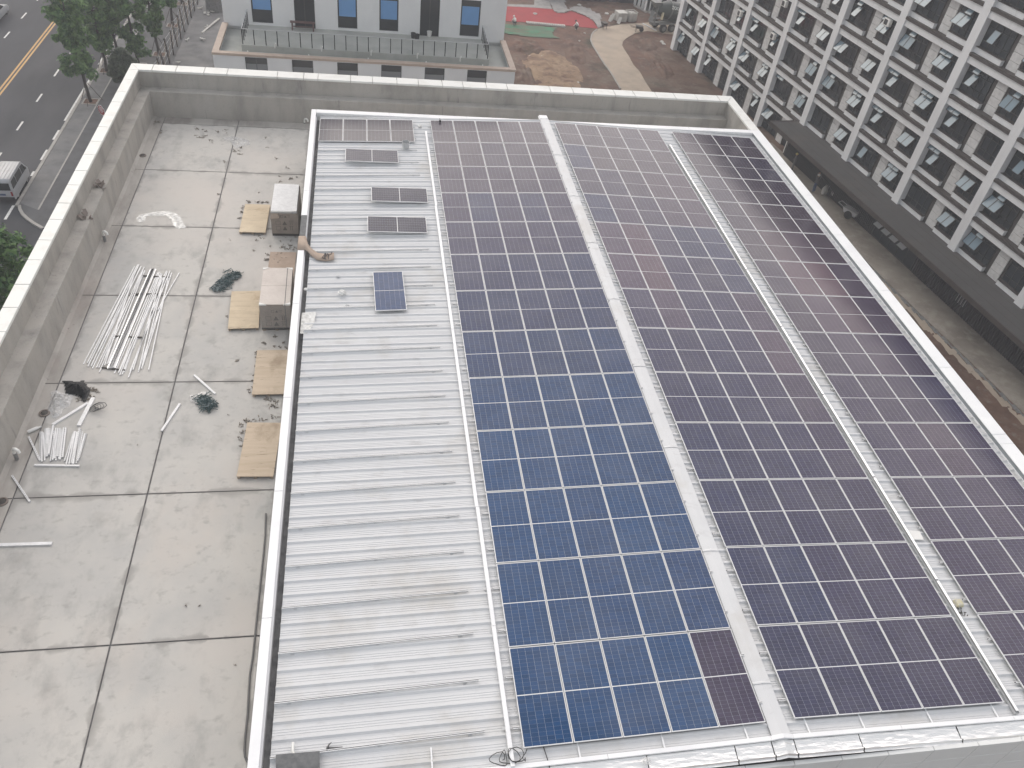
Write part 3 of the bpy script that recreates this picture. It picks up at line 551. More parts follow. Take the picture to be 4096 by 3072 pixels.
# ---- raised block: parapet with sheet metal copings
TL = -11.47
MB().box(BL, TL - 0.02, -0.85, BF, ZF - 0.2, ZC - 0.047).build('parapet_wall', 'galv', hall)
MB().box(TL - 0.02, IR, BF - 0.32, BF, ZF - 0.2, ZC - 0.045).build('parapet_wall', 'metal_white', hall)
ex0, ex1 = at(kb1(1245, 597), ZC).y, at(kb1(1240, 872), ZC).y           # stretch without its coping
cdb = at(kb1(1210, 1065), ZC).y
ic = [at(k10(445, 1250), ZC).y, at(k10(410, 1645), ZC).y, ex0]
coping_run([BF + 0.02, ic[0], ic[1], ex0], lambda a, b: [(BL - 0.03, b + 0.004), (TL, b + 0.004), (TL, a - 0.004), (BL - 0.03, a - 0.004)], 'metal_white', 0.045, 'metal_coping')
ic2 = [cdb + 0.25, at(k11(325, 965), ZC).y, at(k12(245, 115), ZC).y, at(k12(165, 925), ZC).y, at(k13(50, 365), ZC).y, -0.85]
coping_run(ic2, lambda a, b: [(BL - 0.03, b + 0.004), (TL, b + 0.004), (TL, a - 0.004), (BL - 0.03, a - 0.004)], 'metal_white', 0.045, 'metal_coping')
icx = [TL + 0.004] + [at(k10(*p), ZC).x for p in ((1150, 985), (1820, 1015))] + [at(k20(*p), ZC).x for p in ((350, 1048), (1085, 1085), (1525, 1100))] + [IR - 0.04]
coping_run(icx, lambda a, b: [(a + 0.004, BF - 0.36), (b - 0.004, BF - 0.36), (b - 0.004, BF + 0.02), (a + 0.004, BF + 0.02)], 'metal_white', 0.12, 'metal_coping')
ry = [BF + 0.02] + [at(k31(*p), ZC).y for p in ((325, 30), (605, 370), (990, 850), (1520, 1515))] + [at(k32(2000, 433), ZC).y, at(k32(2070, 515), ZC).y, 5.5, 2.3, -0.85]
coping_run(ry, lambda a, b: [(IR - 0.04, b + 0.004), (ORr + 0.04, b + 0.004), (ORr + 0.04, a - 0.004), (IR - 0.04, a - 0.004)], 'metal_white', 0.035, 'metal_coping')
MB().box(IR - 0.003, ORr, -0.9, BF, ZC - 0.112, ZC - 0.037).build('coping_bed', 'galv', hall)
# grey cladding sheets on the inside of the right parapet
mat('galv_blue', (0.33, 0.36, 0.38), 0.35, 0.55, n_scale=2.5, n_amt=0.22, coord='World', stretch=(1, 0.5, 2))
yy = BF - 0.4
while yy > -0.8:
    l = min(3.1, yy + 0.85); MB().box(IR - 0.022, IR - 0.004, yy - l + 0.004, yy - 0.004, zr(12.2) - 0.05, ZC - 0.037).build('cladding_sheet', 'galv_blue', hall); yy -= 3.1
MB().box(IR - 0.06, IR - 0.024, -0.4, BF - 0.36, zr(12.2) - 0.02, zr(12.2) + 0.05).build('flashing_strip', 'metal_white', hall)
# eaves gutter at the left
MB().box(TL - 0.018, TL + 0.03, -0.6, BF - 0.36, -0.75, -0.47).build('gutter_lip', 'metal_white', hall)
MB().box(TL + 0.02, TL + 0.45, -0.6, BF - 0.36, -0.95, -0.72).build('gutter_trough', 'dark_concrete', hall)
# ribbed roof sheets
def ribbed(x0, x1, y0, y1, name):
    prof = [(y0, 0)]; y = 0.40 - 0.4117 * 3
    while y < y1 + 0.4:
        for dy, h in ((-0.115, 0), (-0.070, 0.008), (-0.022, 0.050), (0.022, 0.050), (0.042, 0), (0.098, 0), (0.106, 0.008), (0.114, 0), (0.158, 0), (0.166, 0.008), (0.174, 0), (0.218, 0), (0.226, 0.008), (0.234, 0)):
            if y0 < y + dy < y1: prof.append((y + dy, h))
        y += 0.4117
    prof.append((y1, 0)); b = MB()
    for yv, h in prof: b.v += [(x0, yv, zr(x0) + h), (x1, yv, zr(x1) + h)]
    for i in range(len(prof) - 1): b.f.append((2 * i, 2 * i + 1, 2 * i + 3, 2 * i + 2))
    return b.build(name, 'sheet_white', hall)
ribbed(-11.27, RX, -0.30, BF - 0.33, 'roof_sheet'); ribbed(RX, IR - 0.02, -0.30, BF - 0.33, 'roof_sheet')
MB().box(TL + 0.3, IR - 0.05, -0.28, BF - 0.4, -1.1, -0.62).build('roof_deck', 'dark_concrete', hall)
# ridge caps: folded pieces that overlap at their ends
rj = [BF - 0.3, 28.5, 24.5, 20.6, 16.64, 12.7, 8.82, 4.87, 0.95, -0.42]
for a, b_ in zip(rj, rj[1:]):
    b = MB(); zz = zr(RX)
    pr = [(-0.24, 0.052), (-0.235, 0.062), (0, 0.088), (0.235, 0.062), (0.24, 0.052)]
    for y, lift in ((a + 0.05, 0.0), (b_ + 0.07, 0.004), (b_ + 0.03, 0.016), (b_, 0.014)):
        b.v += [(RX + dx, y, zz + h + lift) for dx, h in pr]
    for i in range(3):
        for k in range(4): b.f.append((i * 5 + k, i * 5 + k + 1, i * 5 + 5 + k + 1, i * 5 + 5 + k))
    o_ = b.build('ridge_cap', 'sheet_white', hall); o_.modifiers.new('s', 'SOLIDIFY').thickness = 0.004
b = MB(); b.hexa([(RX - .26, BF - .34, zr(RX) + .0), (RX + .26, BF - .34, zr(RX) + .0), (RX + .26, BF + .03, zr(RX) + .0), (RX - .26, BF + .03, zr(RX)), (RX - .2, BF - .34, zr(RX) + .09), (RX + .2, BF - .34, zr(RX) + .09), (RX + .2, BF + .03, zr(RX) + .09), (RX - .2, BF + .03, zr(RX) + .09)]).build('ridge_end', 'metal_white', hall)
# front eaves: upstand flashing, foil covered strip, lip and clad fascia
def strip(name, m, prof, x0, x1, n=60, amp=0.0, seed=0):
    """profile (y, dz relative to the roof) swept along x following the roof pitch"""
    b = MB()
    for i in range(n + 1):
        x = x0 + (x1 - x0) * i / n
        for k, (y, dz) in enumerate(prof):
            w = amp * noise.fractal(Vector((x * 1.7, k * 1.3, seed)), 1, 2, 3) if 0 < k < len(prof) - 1 else 0
            rid = 0.07 * max(0, 1 - abs(x - RX) / 0.22) if m == 'foil' else 0
            b.v.append((x, y + w * 0.4, zr(x) + dz + w + rid))
    q = len(prof)
    for i in range(n):
        for k in range(q - 1): b.f.append((i * q + k, i * q + k + 1, (i + 1) * q + k + 1, (i + 1) * q + k))
    return b.build(name, m, hall)
for x0, x1 in ((-11.2, -7.6), (-7.6, -3.9), (-3.9, 0.0), (0.55, 3.4), (3.4, 6.55), (6.55, 9.4), (9.4, 12.2)):
    b = MB()
    for x in (x0 + 0.005, x1 - 0.005):
        b.v += [(x, -0.30, zr(x) + 0.02), (x, -0.40, zr(x) + 0.02), (x, -0.40, zr(x) + 0.085), (x, -0.30, zr(x) + 0.085)]
    b.f += [(0, 1, 2, 3), (7, 6, 5, 4), (0, 4, 5, 1), (1, 5, 6, 2), (2, 6, 7, 3), (3, 7, 4, 0)]
    b.build('eaves_flashing', 'metal_white', hall)
MB().add([(0.0, -.30, zr(0) + .02), (0.0, -.40, zr(0) + .02), (0, -.40, zr(0) + .085), (0, -.30, zr(0) + .085), (.28, -.30, zr(.28) + .08), (.28, -.40, zr(.28) + .08), (.28, -.40, zr(.28) + .155), (.28, -.30, zr(.28) + .155), (.55, -.30, zr(.55) + .02), (.55, -.40, zr(.55) + .02), (.55, -.40, zr(.55) + .085), (.55, -.30, zr(.55) + .085)],
         [(0, 1, 5, 4), (1, 2, 6, 5), (2, 3, 7, 6), (3, 0, 4, 7), (4, 5, 9, 8), (5, 6, 10, 9), (6, 7, 11, 10), (7, 4, 8, 11), (0, 3, 2, 1), (8, 9, 10, 11)]).build('ridge_flashing', 'metal_white', hall)
fx = [-11.2, -8.2, -5.6, -3.0, -0.9, 0.0, 0.56, 2.25, 4.9, 9.2, IR - 0.03]
for i, (a, b_) in enumerate(zip(fx, fx[1:])):
    strip('foil_sheet', 'foil', [(-0.405, 0.01), (-0.46, 0.004), (-0.52, -0.01), (-0.58, -0.02), (-0.64, -0.03), (-0.70, -0.035)], a + 0.012, b_ - 0.012, n=max(6, int((b_ - a) / 0.07)), amp=0.022, seed=i)
    strip('foil_lip', 'foil', [(-0.70, -0.035), (-0.71, 0.01), (-0.735, 0.012), (-0.76, -0.05), (-0.80, -0.055)], a + 0.012, b_ - 0.02, n=max(6, int((b_ - a) / 0.07)), amp=0.012, seed=i + 20)
MB().box(BL, IR, -0.80, -0.42, -0.9, -0.62).build('eaves_block', 'dark_concrete', hall)
# fascia cladding panels
pan = [6.46 + 1.2 * k for k in range(-16, 7)]
for a, b_ in zip(pan, pan[1:]):
    if a < BL: continue
    b_ = min(b_, ORr)
    if b_ - a < 0.2: continue
    for z0, z1 in ((ZC - 0.62, ZC), (ZC - 1.24, ZC - 0.635), (ZC - 1.86, ZC - 1.255), (ZC - 2.48, ZC - 1.875)):
        y1 = -0.80 if z1 == ZC else -0.87
        MB().box(a + 0.006, b_ - 0.006, -0.90, y1, z0, z1).build('cladding_panel', 'render_cream', hall, bevel=0.006)
MB().box(BL, ORr, -0.865, -0.805, ZC - 3.5, ZC - 0.03).build('fascia_wall', 'dark_concrete', hall)

# ================================================================ solar panels
PW, PL, PX_, PY_ = 1.134, 2.436, 1.154, 2.4702
def panel_meshes():
    f = MB(); w = 0.016; h = 0.035
    f.box(0, PW, 0, w, -h, 0).box(0, PW, PL - w, PL, -h, 0).box(0, w, w, PL - w, -h, 0).box(PW - w, PW, w, PL - w, -h, 0)
    fm = f.mesh('frame', 'frame_alu')
    bk = MB().box(w, PW - w, w, PL - w, -0.012, -0.006).mesh('backsheet', 'frame_alu')
    c = MB(); hx = (PW - 2 * w) ; cy_ = (PL - 2 * w - 0.024) / 2
    c.v = [(w + 0.004, 0, -0.003), (PW - w - 0.004, 0, -0.003), (PW - w - 0.004, cy_ - 0.004, -0.003), (w + 0.004, cy_ - 0.004, -0.003)]; c.f = [(0, 1, 2, 3)]
    cm = c.mesh('cell_field', 'solar_cells')
    uvl = cm.uv_layers.new(name='UVMap'); wu, hu = 0.18 * 6, 0.0945 * 12
    for i, uv in enumerate(((0, 0), (wu, 0), (wu, hu), (0, hu))): uvl.data[i].uv = uv
    return fm, bk, cm, cy_
FM, BK, CMH, CYH = panel_meshes()
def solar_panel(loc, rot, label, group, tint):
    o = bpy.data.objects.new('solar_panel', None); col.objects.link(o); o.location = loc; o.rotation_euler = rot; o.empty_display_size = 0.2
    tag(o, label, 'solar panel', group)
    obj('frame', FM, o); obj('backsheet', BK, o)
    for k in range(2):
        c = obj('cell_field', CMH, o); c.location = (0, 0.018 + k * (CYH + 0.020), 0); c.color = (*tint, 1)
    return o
BLUE = (0.011, 0.050, 0.135); NAVY = (0.016, 0.027, 0.078); DARK = (0.021, 0.021, 0.043); VIO = (0.033, 0.025, 0.060); BRN = (0.062, 0.050, 0.054); PINK_SHEEN = (0.118, 0.068, 0.088)
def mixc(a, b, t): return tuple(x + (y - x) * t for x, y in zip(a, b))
FAR_SHEEN = (0.050, 0.039, 0.056)  # brownish sky reflection of the far rows, put into the cell colour
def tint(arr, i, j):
    """cell batch colour, blue to violet navy, plus painted reflections: mauve far back, pink patches"""
    if arr == 1: c = mixc(BLUE, NAVY, max(0, min(1, (i - 3.5) / 2.5))); c = mixc(c, VIO, max(0, min(1, (i - 6) / 2.5)) * 0.8); c = mixc(c, FAR_SHEEN, max(0, min(1, (i - 8.5) / 3)))
    elif arr == 2: c = mixc(NAVY, VIO, 0.35 + 0.13 * j); c = mixc(c, FAR_SHEEN, max(0, min(1, (i - 7.5) / 3.5)))
    else: c = mixc(VIO, FAR_SHEEN, max(0, min(1, (i - 4) / 4)))
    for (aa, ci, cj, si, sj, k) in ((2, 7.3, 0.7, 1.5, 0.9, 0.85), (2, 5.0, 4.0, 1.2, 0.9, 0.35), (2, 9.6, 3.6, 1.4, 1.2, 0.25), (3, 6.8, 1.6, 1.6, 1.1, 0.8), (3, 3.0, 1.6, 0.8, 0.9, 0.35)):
        if aa == arr: c = mixc(c, PINK_SHEEN, k * math.exp(-((i - ci) / si) ** 2 - ((j - cj) / sj) ** 2))  # pink reflected glow painted into these panels' colour
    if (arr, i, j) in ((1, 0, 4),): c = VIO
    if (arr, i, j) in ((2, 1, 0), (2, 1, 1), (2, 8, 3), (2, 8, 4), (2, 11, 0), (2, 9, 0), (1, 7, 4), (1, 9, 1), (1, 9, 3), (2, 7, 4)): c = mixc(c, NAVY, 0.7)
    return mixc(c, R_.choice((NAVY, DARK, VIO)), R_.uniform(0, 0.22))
TL_ = math.atan(SL)
colname = ORD
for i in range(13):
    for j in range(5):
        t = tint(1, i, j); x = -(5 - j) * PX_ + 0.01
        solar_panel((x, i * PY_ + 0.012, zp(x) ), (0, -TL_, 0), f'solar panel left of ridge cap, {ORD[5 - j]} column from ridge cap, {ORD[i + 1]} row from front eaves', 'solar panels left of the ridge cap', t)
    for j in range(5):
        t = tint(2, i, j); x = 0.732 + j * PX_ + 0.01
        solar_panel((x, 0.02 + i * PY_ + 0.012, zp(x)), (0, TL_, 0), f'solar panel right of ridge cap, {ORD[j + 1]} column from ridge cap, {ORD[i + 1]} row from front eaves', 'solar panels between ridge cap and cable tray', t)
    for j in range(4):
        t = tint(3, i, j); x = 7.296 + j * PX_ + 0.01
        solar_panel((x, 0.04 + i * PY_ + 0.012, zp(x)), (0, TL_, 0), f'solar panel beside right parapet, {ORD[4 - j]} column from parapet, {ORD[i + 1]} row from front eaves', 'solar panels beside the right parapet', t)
# four at the far left corner, three laid landscape, one blue
c0 = onroof(k10(537, 1247)); c0 = Vector((c0.x, onroof(k10(1365, 1225)).y, 0))
for j in range(4):
    x = c0.x + j * PX_; solar_panel((x, c0.y, zp(x) + 0.0), (0, -TL_, 0), f'solar panel in short far corner row, {ORD[j + 1]} from left gutter', 'solar panels in the far left corner', mixc(BRN, DARK, 0.5))
for n_, (q, nm) in enumerate(((k10(772, 1402), 'landscape solar panel lying on bare roof nearest the far corner row'), (k11(998, 90), 'landscape solar panel lying on bare roof between two other landscape panels'), (k11(965, 355), 'landscape solar panel lying on bare roof nearest the loose blue panel'))):
    p = onroof(q, 0.02); solar_panel((p.x + PL, p.y, zp(p.x) + 0.02 + SL * PL), (0, -TL_, math.pi / 2), nm, 'loose landscape solar panels', DARK)
p = onroof(k11(1032, 1025), 0.02); o = solar_panel((p.x, p.y, zp(p.x) + 0.02), (0, -TL_, math.radians(1.5)), 'single bright blue solar panel lying loose across two rails on bare roof', 'loose solar panel', (0.014, 0.042, 0.12))

# ================================================================ rails
def rail(x0, x1, y, label, group, feet=3, skew=0.0):
    L_ = math.hypot(x1 - x0, zp(x1) - zp(x0)); o = bpy.data.objects.new('mounting_rail', None); col.objects.link(o); o.empty_display_size = 0.2
    o.location = (x0, y, zp(x0) - 0.036); o.rotation_euler = (0, -math.atan2(zp(x1) - zp(x0), x1 - x0), skew); tag(o, label, 'mounting rail', group)
    h = 0.05; b = MB(); b.box(0, L_, -0.024, -0.013, -h, 0).box(0, L_, 0.013, 0.024, -h, 0).box(0, L_, -0.013, 0.013, -h, -h + 0.006); b.box(0, L_, -0.013, -0.008, -0.005, 0).box(0, L_, 0.008, 0.013, -0.005, 0)
    obj('channel', b.mesh('channel', 'rail_alu'), o); obj('slot_shade', MB().box(0.001, L_ - 0.001, -0.0079, 0.0079, -h + 0.0062, -0.003).mesh('slot_shade', 'shade_dark'), o)  # dark strip paints the shade inside the open channel
    for k in range(feet):
        xx = L_ * (0.07 + 0.86 * k / max(1, feet - 1)); f = MB(); f.box(xx - 0.045, xx + 0.045, -0.055, -0.021, -h - 0.012, -h - 0.004).box(xx - 0.028, xx - 0.012, -0.05, -0.03, -h - 0.004, -h + 0.012).box(xx + 0.012, xx + 0.028, -0.05, -0.03, -h - 0.004, -h + 0.012)
        obj('clamp_foot', f.mesh('clamp_foot', 'galv'), o)
    return o
RYS = [0.40 + 1.235 * k for k in range(26)]
for k, y in enumerate(RYS):
    rail(-11.27, -6.58, y, f'bare mounting rail across left roof slope, {ORD[k + 1]} from front eaves', 'bare mounting rails on the left roof slope', 3, 0.022)
    rail(-5.94, 0.10, y + 0.10, f'mounting rail beneath panels left of ridge cap, {ORD[k + 1]} from front eaves', 'mounting rails under the left panels', 3, 0.0)
    rail(0.53, 6.54, y + 0.12, f'mounting rail beneath panels right of ridge cap, {ORD[k + 1]} from front eaves', 'mounting rails under the middle panels', 3, 0.0)
    rail(7.20, 11.93, y + 0.14, f'mounting rail beneath panels beside right parapet, {ORD[k + 1]} from front eaves', 'mounting rails under the right panels', 3, 0.0)
# white cable trunking and the galvanised tray
tr = thing('cable_trunking', 'long white cable trunking running beside the left solar array', 'trunking', (-6.06, 15, zr(-6.06)))
cuts = [30.9, 27.2, 23.6, 19.3, 15.0, 11.0, 6.9, 3.1, -0.36]
for a, b_ in zip(cuts, cuts[1:]):
    dx = R_.uniform(-.012, .012)
    MB().box(-6.11 + dx, -6.01 + dx, b_ + 0.005, a - 0.005, zr(-6.1) + 0.05, zr(-6.1) + 0.125).build('trunking_length', 'metal_white', tr, bevel=0.004)
for k in range(9): MB().box(-6.17, -5.95, 0.5 + k * 3.7, 0.55 + k * 3.7, zr(-6.1) + 0.046, zr(-6.1) + 0.052).build('bracket', 'galv', tr)
ct = thing('cable_tray', 'galvanised cable tray with open side along the middle solar array', 'cable tray', (6.72, 15, zr(6.7)))
MB().box(6.64, 6.645, -0.25, 30.6, zr(6.7) + 0.05, zr(6.7) + 0.12).box(6.76, 6.765, -0.25, 30.6, zr(6.7) + 0.05, zr(6.7) + 0.12).box(6.645, 6.76, -0.25, 30.6, zr(6.7) + 0.048, zr(6.7) + 0.053).build('tray', 'galv', ct)
for k in range(8): MB().box(6.69, 6.767, -0.2 + k * 3.85, 3.6 + k * 3.85, zr(6.7) + 0.121, zr(6.7) + 0.126).build('cover_strip', 'alu', ct)
# short white rods in front of the arrays
for i, (a, b_) in enumerate(((k23(567, 1452), k23(586, 1562)), (k23(1288, 1370), k23(1318, 1480)), (k23(2002, 1300), k23(2035, 1415)), (k33(318, 1252), k33(350, 1360)), (k33(783, 1205), k33(828, 1318)), (k33(1362, 1160), k33(1415, 1270)), (k33(1925, 1115), k33(1978, 1235)), (k13(1518, 1582), k13(1522, 1690)))):
    pa, pb = (onroof(a, -.1), onroof(b_, -.1)) if at(a, -.1).x < RX else (onroofr(a, -.1), onroofr(b_, -.1))
    pa.y = max(pa.y, -0.05)
    o = MB().bar(pa + Vector((0, 0.25, 0)), (pa.x, -0.29, pb.z), 0.035, 0.03).build('support_bar', 'metal_white')
    tag(o, 'short white bar between front edge of solar array and eaves flashing', 'bar', 'short white bars along the front eaves')
#--PART3--
# ================================================================ OFFICE BLOCK behind the hall
ZT = -7.0
cR = at(kor(2075, 1035), ZT); cL = at(kof(0, 650), ZT); YF = (cR.y + cL.y) / 2; XL_, XR_ = cL.x, cR.x
wb = at(kor(1240, 560), ZT - 0.05); YU = wb.y                         # upper wall plane
XUR = aty(kor(1925, 300), YU).x; XUL = aty(kof(118, 60), YU).x
office = thing('office_block', 'pale office block with railed terrace above its lower wing', 'building', ((XL_ + XR_) / 2, YF + 10, GZ))
def holed_wall(name, m, y0, y1, x0, x1, z0, z1, holes, parent):
    """wall in the XZ plane with real openings (x0,x1,z0,z1)"""
    xs = sorted({x0, x1, *[h[0] for h in holes], *[h[1] for h in holes]}); zs = sorted({z0, z1, *[h[2] for h in holes], *[h[3] for h in holes]})
    b = MB()
    for xa, xb in zip(xs, xs[1:]):
        run = None
        for za, zb in zip(zs, zs[1:]):
            hole = any(h[0] - 1e-6 <= xa and xb <= h[1] + 1e-6 and h[2] - 1e-6 <= za and zb <= h[3] + 1e-6 for h in holes)
            if not hole: run = (run[0], zb) if run else (za, zb)
            if hole and run: b.box(xa, xb, y0, y1, *run); run = None
        if run: b.box(xa, xb, y0, y1, *run)
    return b.build(name, m, parent)
# lower wing windows
lw = []
for a, b_ in ((kof(405, 715), kof(686, 728)), (kof(1000, 750), kof(1268, 765)), (kof(1575, 785), kof(1836, 800)), (kor(93, 957), kor(393, 970)), (kor(737, 995), kor(1030, 1012)), (kor(1365, 1035), kor(1655, 1047))):
    lw.append((aty(a, YF).x, aty(b_, YF).x, ZT - 2.6, ZT - 0.24))
lw2 = [(h[0], h[1], ZT - 6.4, ZT - 4.2) for h in lw]
holed_wall('wall', 'render_white', YF, YF + 0.3, XL_, XR_, GZ, ZT - 0.19, lw + lw2, office)
MB().box(XL_, XR_, YU + 0.3, YU + 14, GZ, ZT - 0.2).build('wall_core', 'render_white', office)
MB().box(XL_ , XL_ + 0.3, YF + 0.3, YU + 0.3, GZ, ZT - 0.2).build('side_wall', 'render_white', office); MB().box(XR_ - 0.3, XR_, YF + 0.3, YU + 0.3, GZ, ZT - 0.2).build('side_wall', 'render_white', office)
MB().box(XL_ + 0.3, XR_ - 0.3, YF + 0.3, YF + 0.6, GZ, ZT - 0.55).build('room_dark', 'inside_dark', office)
def office_window(x0, x1, z0, z1, y, film=None, lower_sheen=None, mull=1, parent=office):
    f = MB(); t = 0.05; f.box(x0, x1, y, y + 0.06, z0, z0 + t).box(x0, x1, y, y + 0.06, z1 - t, z1).box(x0, x0 + t, y, y + 0.06, z0 + t, z1 - t).box(x1 - t, x1, y, y + 0.06, z0 + t, z1 - t)
    for k in range(1, mull + 1):
        xm = x0 + (x1 - x0) * k / (mull + 1); f.box(xm - 0.025, xm + 0.025, y, y + 0.06, z0 + t, z1 - t)
    w = f.build('window', 'win_frame', parent)
    inv = WM['_w'][parent.name].inverted()
    def sub(nm, m, b):
        me = MB().box(*b).mesh(nm, m, False, inv); return obj(nm, me, w)
    sub('pane', 'pane_far', (x0 + t, x1 - t, y + 0.025, y + 0.035, z0 + t, z1 - t))
    if film: sub('blue_film', 'film_blue', (x0 + 0.11, x1 - 0.11, y + 0.012, y + 0.022, film[0], film[1]))
    if lower_sheen: sub('lower_sheen', 'sheen_grey', (x0 + t, x1 - t, y + 0.014, y + 0.022, lower_sheen[0], lower_sheen[1]))  # grey strip paints the reflection low on the pane
    return w
for i, h in enumerate(lw):
    zb = ZT - 0.80 - 0.06 * (i % 3)
    office_window(*h, YF + 0.16, None, (ZT - 2.0, zb), 0 if i else 1)
for h in lw2: office_window(*h, YF + 0.16)
# terrace
MB().box(XL_ + 0.3, XR_ - 0.3, YF + 0.3, YU + 0.3, ZT - 0.75, ZT - 0.55).build('gutter_floor', 'terrace_floor', office)
tcx = [XL_ + (XR_ - XL_) * k / 9 for k in range(10)]
for a, b_ in zip(tcx, tcx[1:]): MB().box(a + 0.004 - (0.06 if a == XL_ else 0), b_ - 0.004 + (0.06 if b_ == XR_ else 0), YF - 0.06, YF + 0.42, ZT - 0.18, ZT).build('coping_piece', 'tan_coping', office, bevel=0.01)
for x0, x1 in ((XL_ - 0.06, XL_ + 0.42), (XR_ - 0.42, XR_ + 0.06)):
    for k in range(3):
        ya = YF + 0.425 + (YU - YF - 0.425) * k / 3; yb = YF + 0.425 + (YU - YF - 0.425) * (k + 1) / 3
        MB().box(x0, x1, ya + 0.004, yb - 0.004, ZT - 0.18, ZT).build('coping_piece', 'tan_coping', office, bevel=0.01)
MB().box(XL_ + 0.3, XR_ - 0.3, YF + 0.3, YF + 0.38, ZT - 0.56, ZT - 0.182).build('parapet_back', 'tan_coping', office)
RB = at(kor(1450, 855), ZT - 0.05); YR = RB.y; XRL = at(kof(390, 540), ZT - 0.05).x; XRR = at(kor(1655, 860), ZT - 0.05).x
MB().box(XRL - 0.12, XRR + 0.12, YR - 0.14, YU, ZT - 0.548, ZT - 0.05).build('terrace_floor', 'terrace_floor', office)
ZRT = ZT + 1.13
MB().bar((XRL, YR, ZRT), (XRR, YR, ZRT), 0.06, 0.05).bar((XRL, YR, ZRT), (XRL, YU, ZRT), 0.06, 0.05).bar((XRR, YR, ZRT), (XRR, YU, ZRT), 0.06, 0.05).build('handrail', 'galv', office)
npost = 22
for k in range(npost + 1):
    x = XRL + (XRR - XRL) * k / npost; MB().box(x - 0.032, x + 0.032, YR - 0.032, YR + 0.032, ZT - 0.05, ZRT - 0.025).build('railing_post', 'iron_dark', office)
for x in (XRL, XRR):
    for k in range(1, 6): y = YR + (YU - YR) * k / 5.3; MB().box(x - 0.032, x + 0.032, y - 0.032, y + 0.032, ZT - 0.05, ZRT - 0.025).build('railing_post', 'iron_dark', office)
for k in range(5):
    x = XRL + 0.5 + k * 4.6; MB().tube([(x, YF + 0.55, ZT - 0.55), (x, YF + 0.55, ZT - 0.1), (x, YF + 0.62, ZT - 0.0), (x, YF + 0.7, ZT - 0.08)], 0.05, 8).build('vent_pipe', 'pvc', office, smooth=True)
for q in (kof(790, 600), kof(1380, 640), kof(2005, 690), kor(622, 850), kor(1255, 895)):
    p = at(q, ZT - 0.1); MB().tube([(p.x, p.y, ZT - 0.16), (p.x, p.y, ZT + 0.22), (p.x + 0.05, p.y - 0.05, ZT + 0.27), (p.x + 0.06, p.y - 0.1, ZT + 0.2)], 0.045, 8).build('vent_pipe', 'pvc', office, smooth=True)
# upper wall with tall openings
oz0 = ZT + 0.12
ow = []
for a, b_, kind in ((kof(490, 100), kof(765, 250), 'w'), (kof(1030, 100), kof(1300, 290), 'd'), (kof(1580, 100), kof(1830, 320), 'w'), (kor(65, 200), kor(343, 400), 'w'), (kor(668, 200), kor(945, 400), 'd'), (kor(1270, 150), kor(1540, 400), 'w')):
    ow.append((aty(a, YU).x, aty(b_, YU).x, oz0 if kind == 'w' else ZT - 0.1, ZT + 3.1, kind))
hol = [h[:4] for h in ow] + [(h[0], h[1], ZT + 3.1 + 0.9 + 3.6 * s, ZT + 3.1 + 3.2 + 3.6 * s) for h in ow for s in range(5)]
ZTOP = 14.6
holed_wall('upper_wall', 'render_white', YU, YU + 0.3, XUL, XUR, ZT - 0.25, ZTOP, hol, office)
MB().box(XUL, XUR, YU + 0.45, YU + 13, ZT - 0.2, ZTOP - 0.1).build('upper_core', 'render_white', office)
MB().box(XUL, XUR, YU + 0.32, YU + 0.44, ZT - 0.2, ZTOP - 0.3).build('room_dark', 'inside_dark', office)
for i, h in enumerate(ow):
    if h[4] == 'w':
        zb = ZT + 1.05; office_window(h[0], h[1], h[2], h[3], YU + 0.14, (zb, ZT + 2.55) if i != 0 else (ZT + 1.15, ZT + 2.6), None, 0)
        MB().box(h[0], h[1], YU + 0.02, YU + 0.13, ZT - 0.2, h[2] - 0.004).build('sill', 'terrace_floor', office)
    else: office_window(h[0], h[1], h[2], h[3], YU + 0.16, None, None, 1)
for h in hol[len(ow):]: office_window(*h, YU + 0.14)
def bucket(p, r, h, m, label, group=None):
    o = MB().lathe([(r * 0.8, 0), (r, h), (r * 1.05, h), (r * 1.05, h - 0.02), (r * 0.98, h - 0.02), (r * 0.94, h - 0.01), (r * 0.76, 0.02)], tuple(p), 14).build('bucket', m, smooth=True); return tag(o, label, 'bucket', group)
zt = ZT - 0.046
for q, m_, lb in ((kor(563, 560), 'bucket_black', 'black bucket on terrace beside the upright vent pipe'), (kor(620, 580), 'bucket_black', 'black bucket on terrace on the door side of another black bucket'), (kor(800, 535), 'bucket_white', 'white paint bucket standing on terrace before the right door')):
    p = at(q, zt); bucket((p.x, p.y, zt), 0.21, 0.42, m_, lb)
# bench
p0, p1 = at(kof(1000, 375), zt), at(kof(1290, 385), zt); bx = (p0.x + p1.x) / 2
be = thing('terrace_bench', 'dark red trestle bench standing on terrace before the left door', 'bench', (bx, p0.y, zt))
MB().box(bx - 1.0, bx + 1.0, p0.y - 0.2, p0.y + 0.2, zt + 0.62, zt + 0.68).build('seat', 'bench_red', be)
for dx in (-0.85, 0.85):
    for dy in (-0.14, 0.14): MB().box(bx + dx - 0.05, bx + dx + 0.05, p0.y + dy - 0.03, p0.y + dy + 0.03, zt, zt + 0.62).build('leg', 'bench_red', be)
MB().box(bx - 0.8, bx + 0.8, p0.y - 0.02, p0.y + 0.02, zt + 0.25, zt + 0.33).build('stretcher', 'bench_red', be)

# ================================================================ DORMITORY on the right
dorm = thing('dormitory_building', 'tall white framed dormitory building with dark windows and open top hung sashes', 'building', tuple(rb(40, -8, GZ)), 0)
ang = math.atan2(RD.y, RD.x)
DM = Matrix.Translation(rb(0, 0, 0)) @ Matrix.Rotation(ang, 4, 'Z')       # local x along facade, local y: into/out
